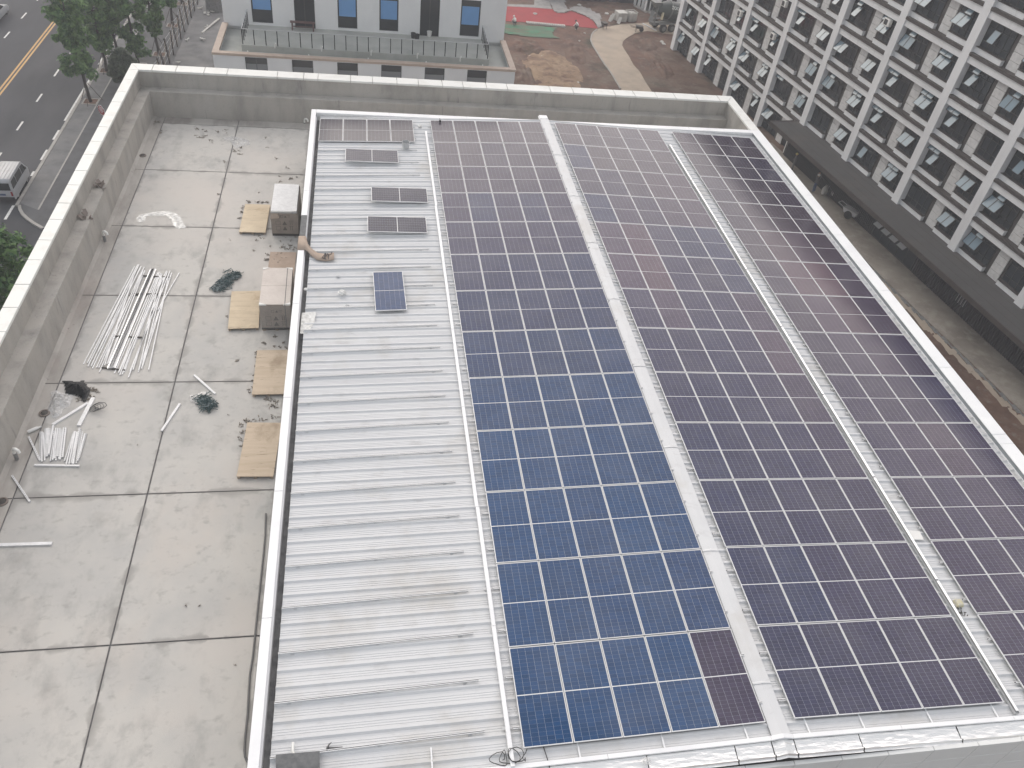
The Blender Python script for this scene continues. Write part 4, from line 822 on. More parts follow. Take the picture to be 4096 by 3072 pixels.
# local y axis = rotate +90 of RD ; sign so that off (towards RN) = sgn*y
sg = 1.0 if (Matrix.Rotation(ang, 3, 'Z') @ Vector((0, 1, 0))).dot(RN) > 0 else -1.0
def dbox(b, u0, u1, o0, o1, z0, z1):
    y0, y1 = sorted((o0 * sg, o1 * sg)); b2 = MB().box(u0, u1, y0, y1, z0, z1); return b.add([DM @ Vector(v) for v in b2.v], b2.f)
def dpart(name, m, *boxes, parent=None, bevel=0):
    b = MB()
    for x in boxes: dbox(b, *x)
    return b.build(name, m, dorm if parent is None else parent, bevel=bevel)
CU = [-0.7, 6.6, 13.95, 21.3, 28.7, 36.2, 44.0, 51.5, 59.1, 66.7, 74.3, 81.9]; CW = 0.82
LZ = [-10.22 + 3.26 * k for k in range(0, 10)]         # ledge tops; the first floor beam stands at -13.46
TOPZ = 20.9
UE = CU[-1] + CW
def colbase(i): return GZ if i < 4 else -13.48
for i, u in enumerate(CU): dpart('column', 'paint_white_building', (u, u + CW, -0.75, 0.0, colbase(i), TOPZ))
dpart('core', 'render_cream', (CU[0], UE, -14, -1.05, GZ, TOPZ - 0.02))
dpart('roof_parapet', 'paint_white_building', (CU[0], UE, -0.95, -0.15, TOPZ - 1.0, TOPZ + 0.25))
dpart('dark_backing', 'inside_dark', (CU[0] + CW, UE - CW, -1.04, -0.80, GZ, TOPZ - 1.0))
beams = [-13.46] + LZ
for bi in range(len(CU) - 1):
    u0, u1 = CU[bi] + CW, CU[bi + 1]
    for k, z in enumerate(beams):
        if z > TOPZ - 2: continue
        dpart('floor_beam', 'paint_white_building', (u0, u1, -0.78, -0.10, z - 0.76, z - 0.24))
        if k > 0 or bi < 4: dpart('ledge', 'brown_ledge', (u0, u1, -0.78, 0.03, z - 0.236, z))
# window meshes in local frame: origin at lower left of opening, x right, y outwards(out = sg), z up
def win_mesh(W, H, cols_, rows):
    f = MB(); t = 0.045; d0_, d1_ = -0.03, 0.03
    def bx(u0, u1, z0, z1): 
        y0, y1 = sorted((d0_ * sg, d1_ * sg)); f.box(u0, u1, y0, y1, z0, z1)
    bx(0, W, 0, t); bx(0, W, H - t, H); bx(0, t, t, H - t); bx(W - t, W, t, H - t)
    for c_ in cols_: bx(c_ - t / 2, c_ + t / 2, t, H - t)
    for r_ in rows: bx(t, W - t, r_ - t / 2 + 0.003, r_ + t / 2 + 0.003)
    g_ = MB(); y = -0.012 * sg; g_.add([(t, y, t), (W - t, y, t), (W - t, y, H - t), (t, y, H - t)], [(0, 1, 2, 3)])
    return f.mesh('window', 'win_frame'), g_.mesh('pane', 'pane')
def sash_mesh(w, h, deg):
    """top hung sash, hinge along its top edge, tilted out"""
    a = math.radians(deg); f = MB(); g_ = MB(); t = 0.035
    def pt(x, s, n): # s distance down from hinge, n normal offset
        return (x, sg * (math.sin(a) * s + math.cos(a) * n), -math.cos(a) * s + math.sin(a) * n)
    def slabp(b, x0, x1, s0, s1, n0, n1): b.hexa([pt(x0, s0, n0), pt(x1, s0, n0), pt(x1, s1, n0), pt(x0, s1, n0), pt(x0, s0, n1), pt(x1, s0, n1), pt(x1, s1, n1), pt(x0, s1, n1)])
    slabp(f, 0, w, 0, t, -0.018, 0.018); slabp(f, 0, w, h - t, h, -0.018, 0.018); slabp(f, 0, t, t, h - t, -0.018, 0.018); slabp(f, w - t, w, t, h - t, -0.018, 0.018)
    slabp(g_, t, w - t, t, h - t, -0.004, 0.004)
    return f.mesh('sash_frame', 'win_frame'), g_.mesh('sash_pane', 'sash_pane')
WH = 2.02
SPEC = {}
def spec(W, wide):
    cs = [W * 0.26, W * 0.52] if wide else [W * 0.30, W * 0.60]; rw = [WH * 0.24, WH * 0.72]
    wm = win_mesh(W, WH, cs + ([W * 0.76] if wide else []), rw)
    cw = cs[0] - 0.02; sm = sash_mesh(cw, WH * 0.47, 38); st = sash_mesh(cw, WH * 0.25, 36); sm2 = sash_mesh(cw, WH * 0.47, 24)
    return dict(wm=wm, cs=cs, sm=sm, st=st, sm2=sm2)
CURT = {}
def dwindow(u, z, W, wide, pattern, cur):
    key = (round(W, 1), wide)
    if key not in SPEC: SPEC[key] = spec(key[0], wide)
    S_ = SPEC[key]
    w = obj('window', S_['wm'][0], dorm); loc = Matrix.Translation(Vector((0, 0, 0)))
    w.matrix_basis = WM['_w'][dorm.name].inverted() @ DM @ Matrix.Translation(Vector((u, -0.58 * sg, z)))
    obj('pane', S_['wm'][1], w)
    W = key[0]; cs = [0.02] + S_['cs']
    for kind, ci in pattern:
        me = S_[kind]; h = WH - 0.03 if kind == 'st' else WH * 0.72
        s = obj('sash', me[0], w); s.location = (cs[ci] + 0.01, 0.035 * sg, h)
        g_ = obj('sash_pane', me[1], w); g_.location = s.location
    if cur:
        ck = (key, cur)
        if ck not in CURT:
            b = MB(); rr = random.Random(cur * 31 + int(W * 10))
            for k in range(2 + cur % 2):
                x0 = rr.uniform(0.1, W - 0.8); x1 = x0 + rr.uniform(0.25, 0.55); n = 7
                for i in range(n + 1): xx = x0 + (x1 - x0) * i / n; yy_ = sg * (-0.10 - 0.03 * (i % 2)); b.v += [(xx, yy_, 0.06), (xx, yy_, WH - 0.06 - rr.uniform(0, .1))]
                o_ = len(b.v) - 2 * (n + 1)
                for i in range(n): b.f.append((o_ + 2 * i, o_ + 2 * i + 2, o_ + 2 * i + 3, o_ + 2 * i + 1))
            CURT[ck] = b.mesh('curtain', 'curtain')
        obj('curtain', CURT[ck], w)
PAT = [[('sm', 0), ('sm', 1)], [('st', 0), ('st', 1), ('sm', 0), ('sm', 1)], [('st', 1), ('sm', 0), ('sm', 1)], [('sm2', 0), ('sm2', 1), ('st', 1)], [('st', 0), ('st', 1)], [], [('sm', 1), ('st', 0), ('st', 1)], [('sm2', 1)], [('sm', 0), ('sm', 1)], [('st', 1), ('sm', 1)]]
SPM = None
rr_ = random.Random(4)
for bi in range(len(CU) - 1):
    u0, u1 = CU[bi] + CW, CU[bi + 1]; L_ = u1 - u0
    w1 = L_ * 0.415; pu = u0 + L_ * 0.475; pw = 1.03; w2u = pu + pw + 0.22; w2 = u1 - w2u - 0.02
    for k, z in enumerate(beams):
        if bi < 4 and k == 0:
            wz = GZ + 0.25; top = z - 0.76
        elif k == 0: continue
        else: wz = beams[k - 1] + 0.45; top = z - 0.76
        if top > 9.5 or top > TOPZ - 2: continue
        # spandrels, pier, stones
        if k > 0:
            dpart('spandrel', 'paint_white_building', (u0, u0 + w1, -0.66, -0.30, beams[k - 1] + 0.003, wz - 0.03))
            dpart('spandrel', 'paint_white_building', (w2u, u1, -0.66, -0.30, beams[k - 1] + 0.003, wz - 0.03))
            dpart('sill', 'win_frame_dark', (u0, u0 + w1 + 0.03, -0.66, -0.24, wz - 0.028, wz + 0.012)); dpart('sill', 'win_frame_dark', (w2u - 0.03, u1, -0.66, -0.24, wz - 0.028, wz + 0.012))
        hgt = top - (beams[k - 1] if k > 0 else GZ)
        dpart('dark_pier', 'win_frame_dark', (u0 + w1, w2u, -0.78, -0.60, (beams[k - 1] if k > 0 else GZ) + 0.002, top - 0.002))
        for s in range(4):
            za = top - hgt * (s + 1) / 4 + (0.01); zb_ = top - hgt * s / 4 - 0.01
            dpart('stone_panel', 'stone_panel', (pu, pu + pw, -0.598, -0.52, za + 0.006, zb_))
        dwindow(u0 + 0.03, wz if k > 0 else top - WH - 0.02, w1 - 0.05, True, PAT[rr_.randrange(10)], rr_.choice((0, 1, 2, 3, 4, 5)))
        dwindow(w2u + 0.01, wz if k > 0 else top - WH - 0.02, w2 - 0.02, False, PAT[rr_.choice((0, 0, 1, 1, 2, 3, 5, 6, 9))], rr_.choice((0, 1, 2, 3, 6)))
        if k == 0:
            dpart('plinth_glazing', 'pane', (u0 + 0.05, u0 + w1, -0.64, -0.60, GZ + 0.1, top - WH - 0.05)); dpart('plinth_glazing', 'pane', (w2u, u1 - 0.03, -0.64, -0.60, GZ + 0.1, top - WH - 0.05))
            for q_ in range(3): dpart('mullion', 'win_frame', (u0 + 0.03 + q_ * w1 / 3, u0 + 0.08 + q_ * w1 / 3, -0.60, -0.55, GZ + 0.05, top - WH - 0.03))
# a few air conditioners hung on the facade
for uu, zz in ((12.2, -8.6), (19.4, -8.5), (19.6, -5.2), (34.6, -1.9)):
    dpart('air_conditioner', 'bucket_white', (uu, uu + 0.8, -0.30, 0.02, zz, zz + 0.58), bevel=0.02); dpart('fan_grille', 'win_frame', (uu + 0.12, uu + 0.56, 0.021, 0.03, zz + 0.08, zz + 0.5))
# canopy along the ground floor and the dark finned wall under it
CE = 90
dpart('canopy', 'canopy_top', (28.4, CE, -0.7, 3.05, -13.78, -13.48))
dpart('canopy_edge', 'brown_ledge', (28.3, CE, 3.052, 3.16, -13.86, -13.44)); dpart('canopy_edge', 'brown_ledge', (28.25, 28.398, -0.2, 3.05, -13.86, -13.45))
dpart('shop_wall', 'dark_fin', (28.6, CE, -0.7, 0.50, GZ, -13.8))
for s in range(3): dpart('canopy_seam', 'brown_ledge', (28.5, CE, 0.3 + s * 0.9, 0.32 + s * 0.9, -13.479, -13.472))
u = 29.0
while u < 74:
    if not (44.0 < u < 50.0):
        dpart('wall_fin', 'dark_fin', (u, u + 0.06, 0.50, 0.62, GZ + 0.1, -13.85))
    u += 0.22
for q_ in range(4): dpart('light_bar', 'galv', (55.2 + q_ * 0.28, 55.24 + q_ * 0.28, 0.62, 0.66, GZ + 0.9, GZ + 2.3))
# shop windows with four opened lights under the canopy edge, sky reflection painted in
dpart('shop_glass', 'pane', (44.2, 49.9, 0.50, 0.54, GZ + 0.2, -13.9))
for q_ in range(6): dpart('shop_mullion', 'win_frame', (44.2 + q_ * 1.12, 44.26 + q_ * 1.12, 0.542, 0.60, GZ + 0.2, -13.9))
me_s = sash_mesh(0.95, 1.0, 52)
for q_ in range(4):
    me_s[1].materials[0] = MATS['sky_pane']
    for nm_, me_ in (('shop_sash', me_s[0]), ('shop_sash_pane', me_s[1])):
        s = obj(nm_, me_, dorm); s.matrix_basis = WM['_w'][dorm.name].inverted() @ DM @ Matrix.Translation(Vector((44.6 + q_ * 1.12, 0.62 * sg, GZ + 2.15)))
dpart('downpipe', 'pvc', (28.1, 28.2, 0.1, 0.2, GZ, -13.5))
#--PART4--
# ================================================================ TREES
def tree(base, H, c0, w, lm, label, seed, n=2600, lean=0.0, sparse_top=False, staked=True, pit=True, leaf=0.18):
    rr = random.Random(seed); base = Vector(base)
    t = thing('street_tree', label, 'tree', tuple(base), 0, 'street trees along the pavement')
    tk = MB(); path_ = []; x = y = 0
    for i in range(7):
        path_.append(base + Vector((x, y, H * 0.86 * i / 6 - (0.05 if i == 0 else 0)))); x += rr.uniform(-.12, .12) + lean * 0.15; y += rr.uniform(-.12, .12)
    tk.tube(path_, [0.15 * (1 - 0.12 * i) for i in range(7)], 9)
    limbs = []
    for i in range(13):
        f = rr.uniform(0.30, 0.95); k = min(5, int(f * 6)); p = path_[k].lerp(path_[k + 1], f * 6 - k if f * 6 - k <= 1 else 1)
        a = rr.uniform(0, 6.283); L_ = w * 0.5 * rr.uniform(0.5, 0.95) * (1.1 - 0.5 * f); q = p + Vector((math.cos(a) * L_, math.sin(a) * L_, L_ * rr.uniform(0.4, 0.9)))
        tk.tube([p, p.lerp(q, 0.5) + Vector((0, 0, -0.08)), q], [0.055, 0.035, 0.012], 5); limbs.append(q)
    tk.build('trunk', 'bark', t, smooth=True)
    # clumps through the crown volume
    cl = []; cz0, cz1 = H * c0, H
    for i in range(95):
        s = rr.random() ** 0.9; z = cz0 + (cz1 - cz0) * s
        prof = (math.sin(math.pi * min(1, (s * 0.84 + 0.16))) ** 0.5) * (0.82 + 0.18 * math.sin(s * 9 + seed))
        r = w * 0.5 * prof * math.sqrt(rr.random()) * rr.uniform(0.85, 1.15); a = rr.uniform(0, 6.283)
        pth = path_[min(6, int(s * 6))]
        cl.append((Vector((pth.x + math.cos(a) * r, pth.y + math.sin(a) * r, base.z + z)), rr.uniform(0.3, 0.62) * (w / 3.4)))
    cl += [(q, 0.35) for q in limbs]
    c = MB()
    for i in range(int(n * 1.9)):
        p, r = cl[rr.randrange(len(cl))]
        if sparse_top and p.z > base.z + H * 0.72 and rr.random() < 0.6: continue
        d = Vector((rr.gauss(0, 1), rr.gauss(0, 1), rr.gauss(0, 0.8))); d = d / (d.length + 1e-6) * r * rr.random() ** 0.4
        o_ = p + d; nrm = (d.normalized() + Vector((rr.uniform(-.8, .8), rr.uniform(-.8, .8), rr.uniform(0, 1.2)))).normalized(); u = nrm.orthogonal().normalized(); u = Matrix.Rotation(rr.uniform(0, 6.28), 3, nrm) @ u; v = nrm.cross(u)
        l = leaf * rr.uniform(0.7, 1.35); b_ = l * 0.55
        c.add([o_ - u * l, o_ + v * b_ + nrm * 0.02, o_ + u * l, o_ - v * b_ + nrm * 0.02], [(0, 1, 2, 3)])
    me = bpy.data.meshes.new('crown'); inv = WM['_w'][t.name].inverted(); me.from_pydata([tuple(inv @ Vector(v)) for v in c.v], [], c.f); me.materials.append(MATS[lm]); obj('crown', me, t)
    if pit:
        for a, b_ in (((-.6, -.6), (.6, -.6)), ((.6, -.6), (.6, .6)), ((.6, .6), (-.6, .6)), ((-.6, .6), (-.6, -.6))):
            MB().bar(base + Vector((*a, 0.02)), base + Vector((*b_, 0.02)), 0.1, 0.08).build('pit_edge', 'kerb_stone', t)
        MB().box(base.x - .55, base.x + .55, base.y - .55, base.y + .55, base.z - 0.02, base.z + 0.012).build('pit_soil', 'earth', t)
    if staked:
        for k in range(3):
            a = 0.5 + k * 2.09; f = base + Vector((math.cos(a) * 1.05, math.sin(a) * 1.05, 0)); MB().tube([f, base + Vector((math.cos(a) * 0.1, math.sin(a) * 0.1, 1.75))], 0.028, 6).build('stake', 'wood_post', t)
    return t
zf = GZ + 0.135
tree(at((363, 407), zf), 11.3, 0.25, 3.7, 'leaf_green', 'tall street tree with dense crown and sparse top beside the stop sign', 1, 4600, -0.3, True)
tree(at((426, 284), zf), 8.4, 0.26, 3.5, 'leaf_green', 'bushy street tree at the kerb behind the tall sparse topped tree', 2, 3600, -0.3)
tree(at((556, 262), zf), 10.0, 0.10, 3.6, 'leaf_green', 'broad dark street tree rising behind the far left parapet corner', 3, 4200, staked=False)
tree(at((638, 218), zf), 9.6, 0.22, 2.7, 'leaf_green', 'slim staked street tree beside the post fence', 4, 3300)
tree(at((692, 103), zf), 9.0, 0.24, 2.4, 'leaf_green', 'slim staked street tree further along the post fence', 5, 2400)
tree(at((728, 16), zf), 8.5, 0.24, 2.3, 'leaf_green', 'staked street tree at the far end of the post fence', 6, 1500)
tree(at((373, 20), zf), 8.0, 0.28, 3.0, 'leaf_green', 'street tree far up the road beyond the bushy kerb tree', 7, 1800)
tree(at((478, 236), zf), 7.5, 0.5, 2.0, 'leaf_green', 'thin street tree with a bare trunk between two bushy trees', 8, 900, staked=False, pit=False)
tree(at((318, 250), GZ + 0.135 if False else zf), 12.0, 0.55, 2.4, 'leaf_yellow', 'yellowing thin street tree leaning over the road', 9, 1100, 0, True, staked=False, pit=False)
tree(at((505, 352), zf), 3.6, 0.15, 2.6, 'leaf_dark', 'low brownish green tree tucked against the left parapet', 10, 2300, staked=False, pit=False)
p = at((22, 1060), -10.5); tree((p.x - 0.6, p.y, GZ), 8.6, 0.2, 5.2, 'leaf_green', 'leafy tree by the driveway beside the left parapet', 11, 5200, staked=False, pit=False, leaf=0.15)

# ================================================================ FENCE along the site
fa, fb = at(ktr(1515, 800), zf), at(ktr(1905, -20), zf)
fence = thing('site_fence', 'makeshift site fence of dark posts and wire beside the office block', 'fence', tuple(fa))
tops = []; rr = random.Random(3)
for k in range(-3, 12):
    q = fa.lerp(fb, k / 9); tp = q + Vector((rr.uniform(-.25, .1), rr.uniform(-.1, .1), rr.uniform(2.2, 2.7))); tops.append((q, tp))
    MB().bar(q, tp, 0.13, 0.11).build('post', 'wood_post', fence)
for h in (0.25, 0.5, 0.75, 0.95):
    for (a, b), (c, d) in zip(tops, tops[1:]): MB().tube([a.lerp(b, h), c.lerp(d, h + rr.uniform(-.05, .05))], 0.012, 4).build('wire', 'galv', fence)
for (a, b), (c, d) in zip(tops, tops[1:]): MB().bar(a.lerp(b, 0.1), c.lerp(d, 0.9), 0.04, 0.02).build('brace', 'wood_pale', fence)
# litter strip inside the fence
structure(bumpy('rough_ground', [(fa.x + 0.3, fa.y - 25), (XL_ - 1.7, fa.y - 25), (XL_ - 1.7, fb.y + 25), (fb.x + 0.3, fb.y + 25)], GZ + 0.12, 'paving', 0.4, 0.10, 0.7))
sheet('service_path', [(XL_ - 1.7, 30), (XL_ + 0.1, 30), (XL_ + 0.1, 140), (XL_ - 1.7, 140)], GZ + 0.16, 'paving_dark', thick=0.1)
# well ring
pw = at(ktr(2085, 135), GZ + 0.15); wr = thing('well_ring', 'grey concrete well ring standing beside the office wall', 'well', tuple(pw))
MB().lathe([(0.95, 0), (0.95, 1.5), (1.12, 1.5), (1.12, 1.62), (0.9, 1.62), (0.82, 1.55), (0.82, 0.2)], tuple(pw), 24).build('ring', 'dark_concrete', wr, smooth=True)
MB().lathe([(1.13, 1.60), (1.15, 1.66), (0.98, 1.66), (0.96, 1.60)], tuple(pw), 24).build('rim', 'kerb_stone', wr, smooth=True)
q0, q1 = at(ktr(1920, 415), GZ + 0.3), at(ktr(2138, 232), GZ + 0.4)
tag(MB().bar(q0, q1, 0.2, 0.1).build('white_plank', 'rubble_white'), 'long white plank lying across rough ground near the well ring', 'plank')
rr = random.Random(12)
for i, (a, b, s) in enumerate(((1990, 180, 0.7), (2040, 150, 0.5), (1945, 505, 0.4), (1735, 515, 0.35), (1905, 110, 0.4), (1930, 505, 0.45), (1990, 350, 0.4), (1640, 795, 0.35))):
    p = at(ktr(a, b), GZ + 0.25); m_ = MB(); n = 6
    for k in range(3):
        m_.bar(p + Vector((rr.uniform(-s, s) * .4, rr.uniform(-s, s) * .4, 0.02 + 0.05 * k)), p + Vector((rr.uniform(-s, s), rr.uniform(-s, s), 0.06 + 0.07 * k)), s * 0.4, 0.05)
    tag(m_.build('rubble', 'rubble_white', None), 'small heap of broken pale boards on rough ground by the site fence', 'rubble', 'pale rubble beside the fence', 'stuff')

# ================================================================ STOP SIGN
ps = at(k00(877, 955), GZ + 2.3); sg_ = thing('stop_sign', 'red octagonal stop sign on a post beside the pavement', 'sign', (ps.x, ps.y, GZ + 0.13), math.radians(-41))
inv = None
def octa(r): return [(r * math.cos(math.pi / 8 + k * math.pi / 4), r * math.sin(math.pi / 8 + k * math.pi / 4)) for k in range(8)]
def plate(r, y0, y1, m, nm):
    b = MB(); o_ = octa(r); b.v = [(x, y0, 2.2 + z) for x, z in o_] + [(x, y1, 2.2 + z) for x, z in o_]; b.f = [tuple(range(8)), tuple(range(15, 7, -1))] + [(k, (k + 1) % 8, 8 + (k + 1) % 8, 8 + k) for k in range(8)]
    obj(nm, b.mesh(nm, m), sg_)
plate(0.46, -0.02, 0.0, 'sign_white', 'plate'); plate(0.42, -0.026, -0.021, 'sign_red', 'red_face')
tm = text_mesh('停', 0.62, 'lettering', 'sign_white', 0.002); o = obj('lettering', tm, sg_); o.rotation_euler = (math.pi / 2, 0, 0); o.location = (0, -0.03, 2.2)
obj('post', MB().tube([(0, 0.04, 0), (0, 0.04, 2.65)], 0.035, 8).mesh('post', 'galv'), sg_)

# ================================================================ VEHICLES
def vehicle(t, prof, hw, roof_z0, inset, m, wheels, wr_, glass_side, glass_front, glass_rear, lamps_rear, lamps_front, L_, bumper_z):
    """side profile (y,z) extruded over the width with tumblehome; local y forward"""
    def X(z): return hw - max(0, z - roof_z0) * inset
    b = MB(); n = len(prof)
    for s in (-1, 1): b.v += [(s * X(z), y, z) for y, z in prof]
    b.f.append(tuple(range(n))); b.f.append(tuple(range(2 * n - 1, n - 1, -1)))
    for i in range(n): b.f.append((i, (i + 1) % n, n + (i + 1) % n, n + i))
    me = b.mesh('body', m); bev(me, 0.05, 2); me.polygons.foreach_set('use_smooth', [True] * len(me.polygons)); me.set_sharp_from_angle(angle=math.radians(50)); obj('body', me, t)
    for poly in glass_side:
        for s in (-1, 1):
            g_ = MB(); q = len(poly); g_.v = [(s * (X(z) + 0.008), y, z) for y, z in poly] + [(s * (X(z) - 0.02), y, z) for y, z in poly]; g_.f = [tuple(range(q)), tuple(range(2 * q - 1, q - 1, -1))] + [(k, (k + 1) % q, q + (k + 1) % q, q + k) for k in range(q)]
            obj('side_window', g_.mesh('side_window', 'glass_car'), t)
    for nm, (y0, z0, y1, z1, w0, w1) in (('windscreen', glass_front), ('rear_window', glass_rear)):
        d = 0.012 * (1 if nm == 'windscreen' else -1)
        obj(nm, MB().hexa([(-w0, y0 + d - .02, z0), (w0, y0 + d - .02, z0), (w0, y0 + d, z0 + 0.01), (-w0, y0 + d, z0 + .01), (-w1, y1 + d - .02, z1), (w1, y1 + d - .02, z1), (w1, y1 + d, z1 + .01), (-w1, y1 + d, z1 + .01)]).mesh(nm, 'glass_car'), t)
    for wy in wheels:
        for s in (-1, 1):
            w = obj('wheel', MB().lathe([(wr_ * 0.62, -0.085), (wr_ * 0.95, -0.09), (wr_, -0.06), (wr_, 0.06), (wr_ * 0.95, 0.09), (wr_ * 0.62, 0.085)], (0, 0, 0), 22, 'X').mesh('wheel', 'rubber', True), t); w.location = (s * (hw - 0.10), wy, wr_)
            obj('rim', MB().lathe([(wr_ * 0.6, -0.094), (wr_ * 0.55, -0.10), (0.05, -0.07), (0.05, 0.07), (wr_ * 0.55, 0.10), (wr_ * 0.6, 0.094)], (0, 0, 0), 16, 'X').mesh('rim', 'wheel_rim', True), w)
    for (x, y, z, w_, h_) in lamps_rear:
        for s in (-1, 1): obj('tail_light', MB().box(s * x - w_ / 2, s * x + w_ / 2, y - 0.015, y + 0.03, z - h_ / 2, z + h_ / 2).mesh('tail_light', 'lamp_red'), t)
    for (x, y, z, w_, h_) in lamps_front:
        for s in (-1, 1): obj('headlight', MB().box(s * x - w_ / 2, s * x + w_ / 2, y - 0.03, y + 0.015, z - h_ / 2, z + h_ / 2).mesh('headlight', 'lamp_clear'), t)
    for y in (prof[0][0], L_):
        pass
    obj('bumper', MB().box(-hw + 0.02, hw - 0.02, prof[0][0] - 0.06, prof[0][0] + 0.1, bumper_z, bumper_z + 0.2).mesh('bumper', 'win_frame'), t)
vw = at(k4(150, 402), GZ); vf = at(k4(222, 275), GZ)
wbse = (vf - vw).length
van = thing('parked_van', 'small white van parked at the kerb', 'van', (vw.x - 0.68, vw.y + wbse / 2, GZ + 0.01), math.atan2(-(vf.x - vw.x), vf.y - vw.y))
h_ = wbse / 2
prof = [(-h_ - 0.75, 0.35), (-h_ - 0.78, 0.95), (-h_ - 0.62, 1.72), (-h_ - 0.45, 1.86), (h_ - 0.15, 1.88), (h_ + 0.05, 1.80), (h_ + 0.62, 1.15), (h_ + 0.80, 0.98), (h_ + 0.88, 0.5), (h_ + 0.82, 0.30), (-h_ - 0.6, 0.26)]
vehicle(van, prof, 0.78, 0.95, 0.11, 'van_white', (-h_, h_), 0.29, [[(-h_ - 0.50, 1.08), (-h_ - 0.42, 1.64), (-h_ + 0.45, 1.66), (-h_ + 0.45, 1.08)], [(-h_ + 0.53, 1.08), (-h_ + 0.53, 1.66), (h_ - 0.62, 1.66), (h_ - 0.62, 1.08)], [(h_ - 0.54, 1.06), (h_ - 0.54, 1.66), (h_ + 0.0, 1.64), (h_ + 0.42, 1.15), (h_ + 0.36, 1.06)]], (h_ + 0.60, 1.17, h_ + 0.09, 1.74, 0.68, 0.60), (-h_ - 0.755, 1.08, -h_ - 0.655, 1.60, 0.66, 0.60), [(0.66, -h_ - 0.775, 0.80, 0.13, 0.34)], [(0.58, h_ + 0.84, 0.72, 0.26, 0.16)], 1, 0.32)
obj('number_plate', MB().box(-0.22, 0.22, -h_ - 0.80, -h_ - 0.775, 0.66, 0.80).mesh('number_plate', 'cloth_blue'), van)
for s in (-1, 1): obj('mirror', MB().box(s * 0.80 - 0.05, s * 0.80 + 0.05, h_ + 0.18, h_ + 0.28, 1.10, 1.28).mesh('mirror', 'win_frame'), van)
for k in range(5): obj('roof_rib', MB().box(-0.5 + k * 0.25 - 0.02, -0.5 + k * 0.25 + 0.02, -h_ - 0.35, h_ - 0.3, 1.862, 1.893).mesh('roof_rib', 'van_white'), van)
cw = at(krd(130, 270), GZ); car = thing('white_car', 'white saloon car driving on the far side of the yellow line', 'car', (cw.x - 0.8, cw.y - 1.3, GZ + 0.01), 0)
prof = [(-2.2, 0.4), (-2.25, 0.75), (-2.0, 0.95), (-1.5, 1.02), (-0.95, 1.42), (0.25, 1.45), (1.0, 1.0), (1.9, 0.86), (2.2, 0.62), (2.22, 0.35), (2.0, 0.25), (-2.0, 0.25)]
vehicle(car, prof, 0.88, 0.9, 0.22, 'van_white', (-1.35, 1.35), 0.32, [[(-1.3, 1.02), (-0.85, 1.34), (-0.3, 1.37), (-0.3, 1.0)], [(-0.22, 1.0), (-0.22, 1.37), (0.2, 1.36), (0.78, 1.03), (0.75, 1.0)]], (0.98, 1.03, 0.28, 1.42, 0.7, 0.62), (-1.5, 1.05, -0.98, 1.38, 0.7, 0.62), [(0.66, -2.22, 0.78, 0.3, 0.14)], [(0.66, 2.18, 0.68, 0.3, 0.13)], 1, 0.32)

# concrete mixer truck
m0, m1 = at(kgd(1997, 408), GZ), at(kgd(2087, 404), GZ); hd = math.atan2(m1.y - m0.y, m1.x - m0.x)
kk = (m1 - m0).length / 1.35
mx = thing('mixer_truck', 'dark green concrete mixer truck standing behind the dormitory corner', 'truck', (m0.x, m0.y, GZ + 0.05), hd)
side = 1.0   # near side is -y local
def mpart(nm, m, b, sm=False): return obj(nm, b.mesh(nm, m, sm), mx)
for i, wx in enumerate((0, 1.35, 5.2)):
    for s in (0.0, 2.0):
        w = mpart('wheel', 'rubber', MB().lathe([(0.3, -0.2), (0.48, -0.2), (0.52, -0.14), (0.52, 0.14), (0.48, 0.2), (0.3, 0.2)], (0, 0, 0), 22, 'Y'), True); w.location = (wx, s + 0.12, 0.52)
        obj('rim', MB().lathe([(0.29, -0.205), (0.2, -0.12), (0.06, -0.15), (0.06, 0.15), (0.2, 0.12), (0.29, 0.205)], (0, 0, 0), 16, 'Y').mesh('rim', 'mixer_frame', True), w)
mpart('chassis', 'mixer_frame', MB().box(-1.5, 7.2, 0.75, 1.45, 0.75, 1.05)); mpart('mudguard', 'mixer_frame', MB().box(-0.75, 2.1, -0.15, 0.35, 1.08, 1.16)); mpart('mudguard', 'mixer_frame', MB().box(-0.75, 2.1, 1.95, 2.4, 1.08, 1.16))
ax = Vector((1, 0, -0.20)).normalized(); c0_ = Vector((-1.0, 1.12, 2.85)); up_ = Vector((0, 1, 0)).cross(ax)
def lathe_ax(prof, n=26):
    b = MB(); yv = Vector((0, 1, 0)); zv = ax.cross(yv)
    for r, h in prof:
        for k in range(n):
            a = 2 * math.pi * k / n; b.v.append(tuple(c0_ + ax * h + (yv * math.cos(a) + zv * math.sin(a)) * r))
    for i in range(len(prof) - 1):
        for k in range(n): b.f.append((i * n + k, i * n + (k + 1) % n, (i + 1) * n + (k + 1) % n, (i + 1) * n + k))
    b.f.append(tuple(reversed(range(n)))); b.f.append(tuple((len(prof) - 1) * n + k for k in range(n))); return b
mpart('drum', 'mixer_green', lathe_ax([(0.55, 0), (0.62, 0.15), (1.12, 1.5), (1.2, 1.9), (1.22, 3.2), (1.05, 4.3), (0.6, 5.0), (0.3, 5.1)]), True)
mpart('drum_band', 'mixer_frame', lathe_ax([(1.19, 1.7), (1.235, 1.72), (1.235, 1.86), (1.21, 1.88)]), True)
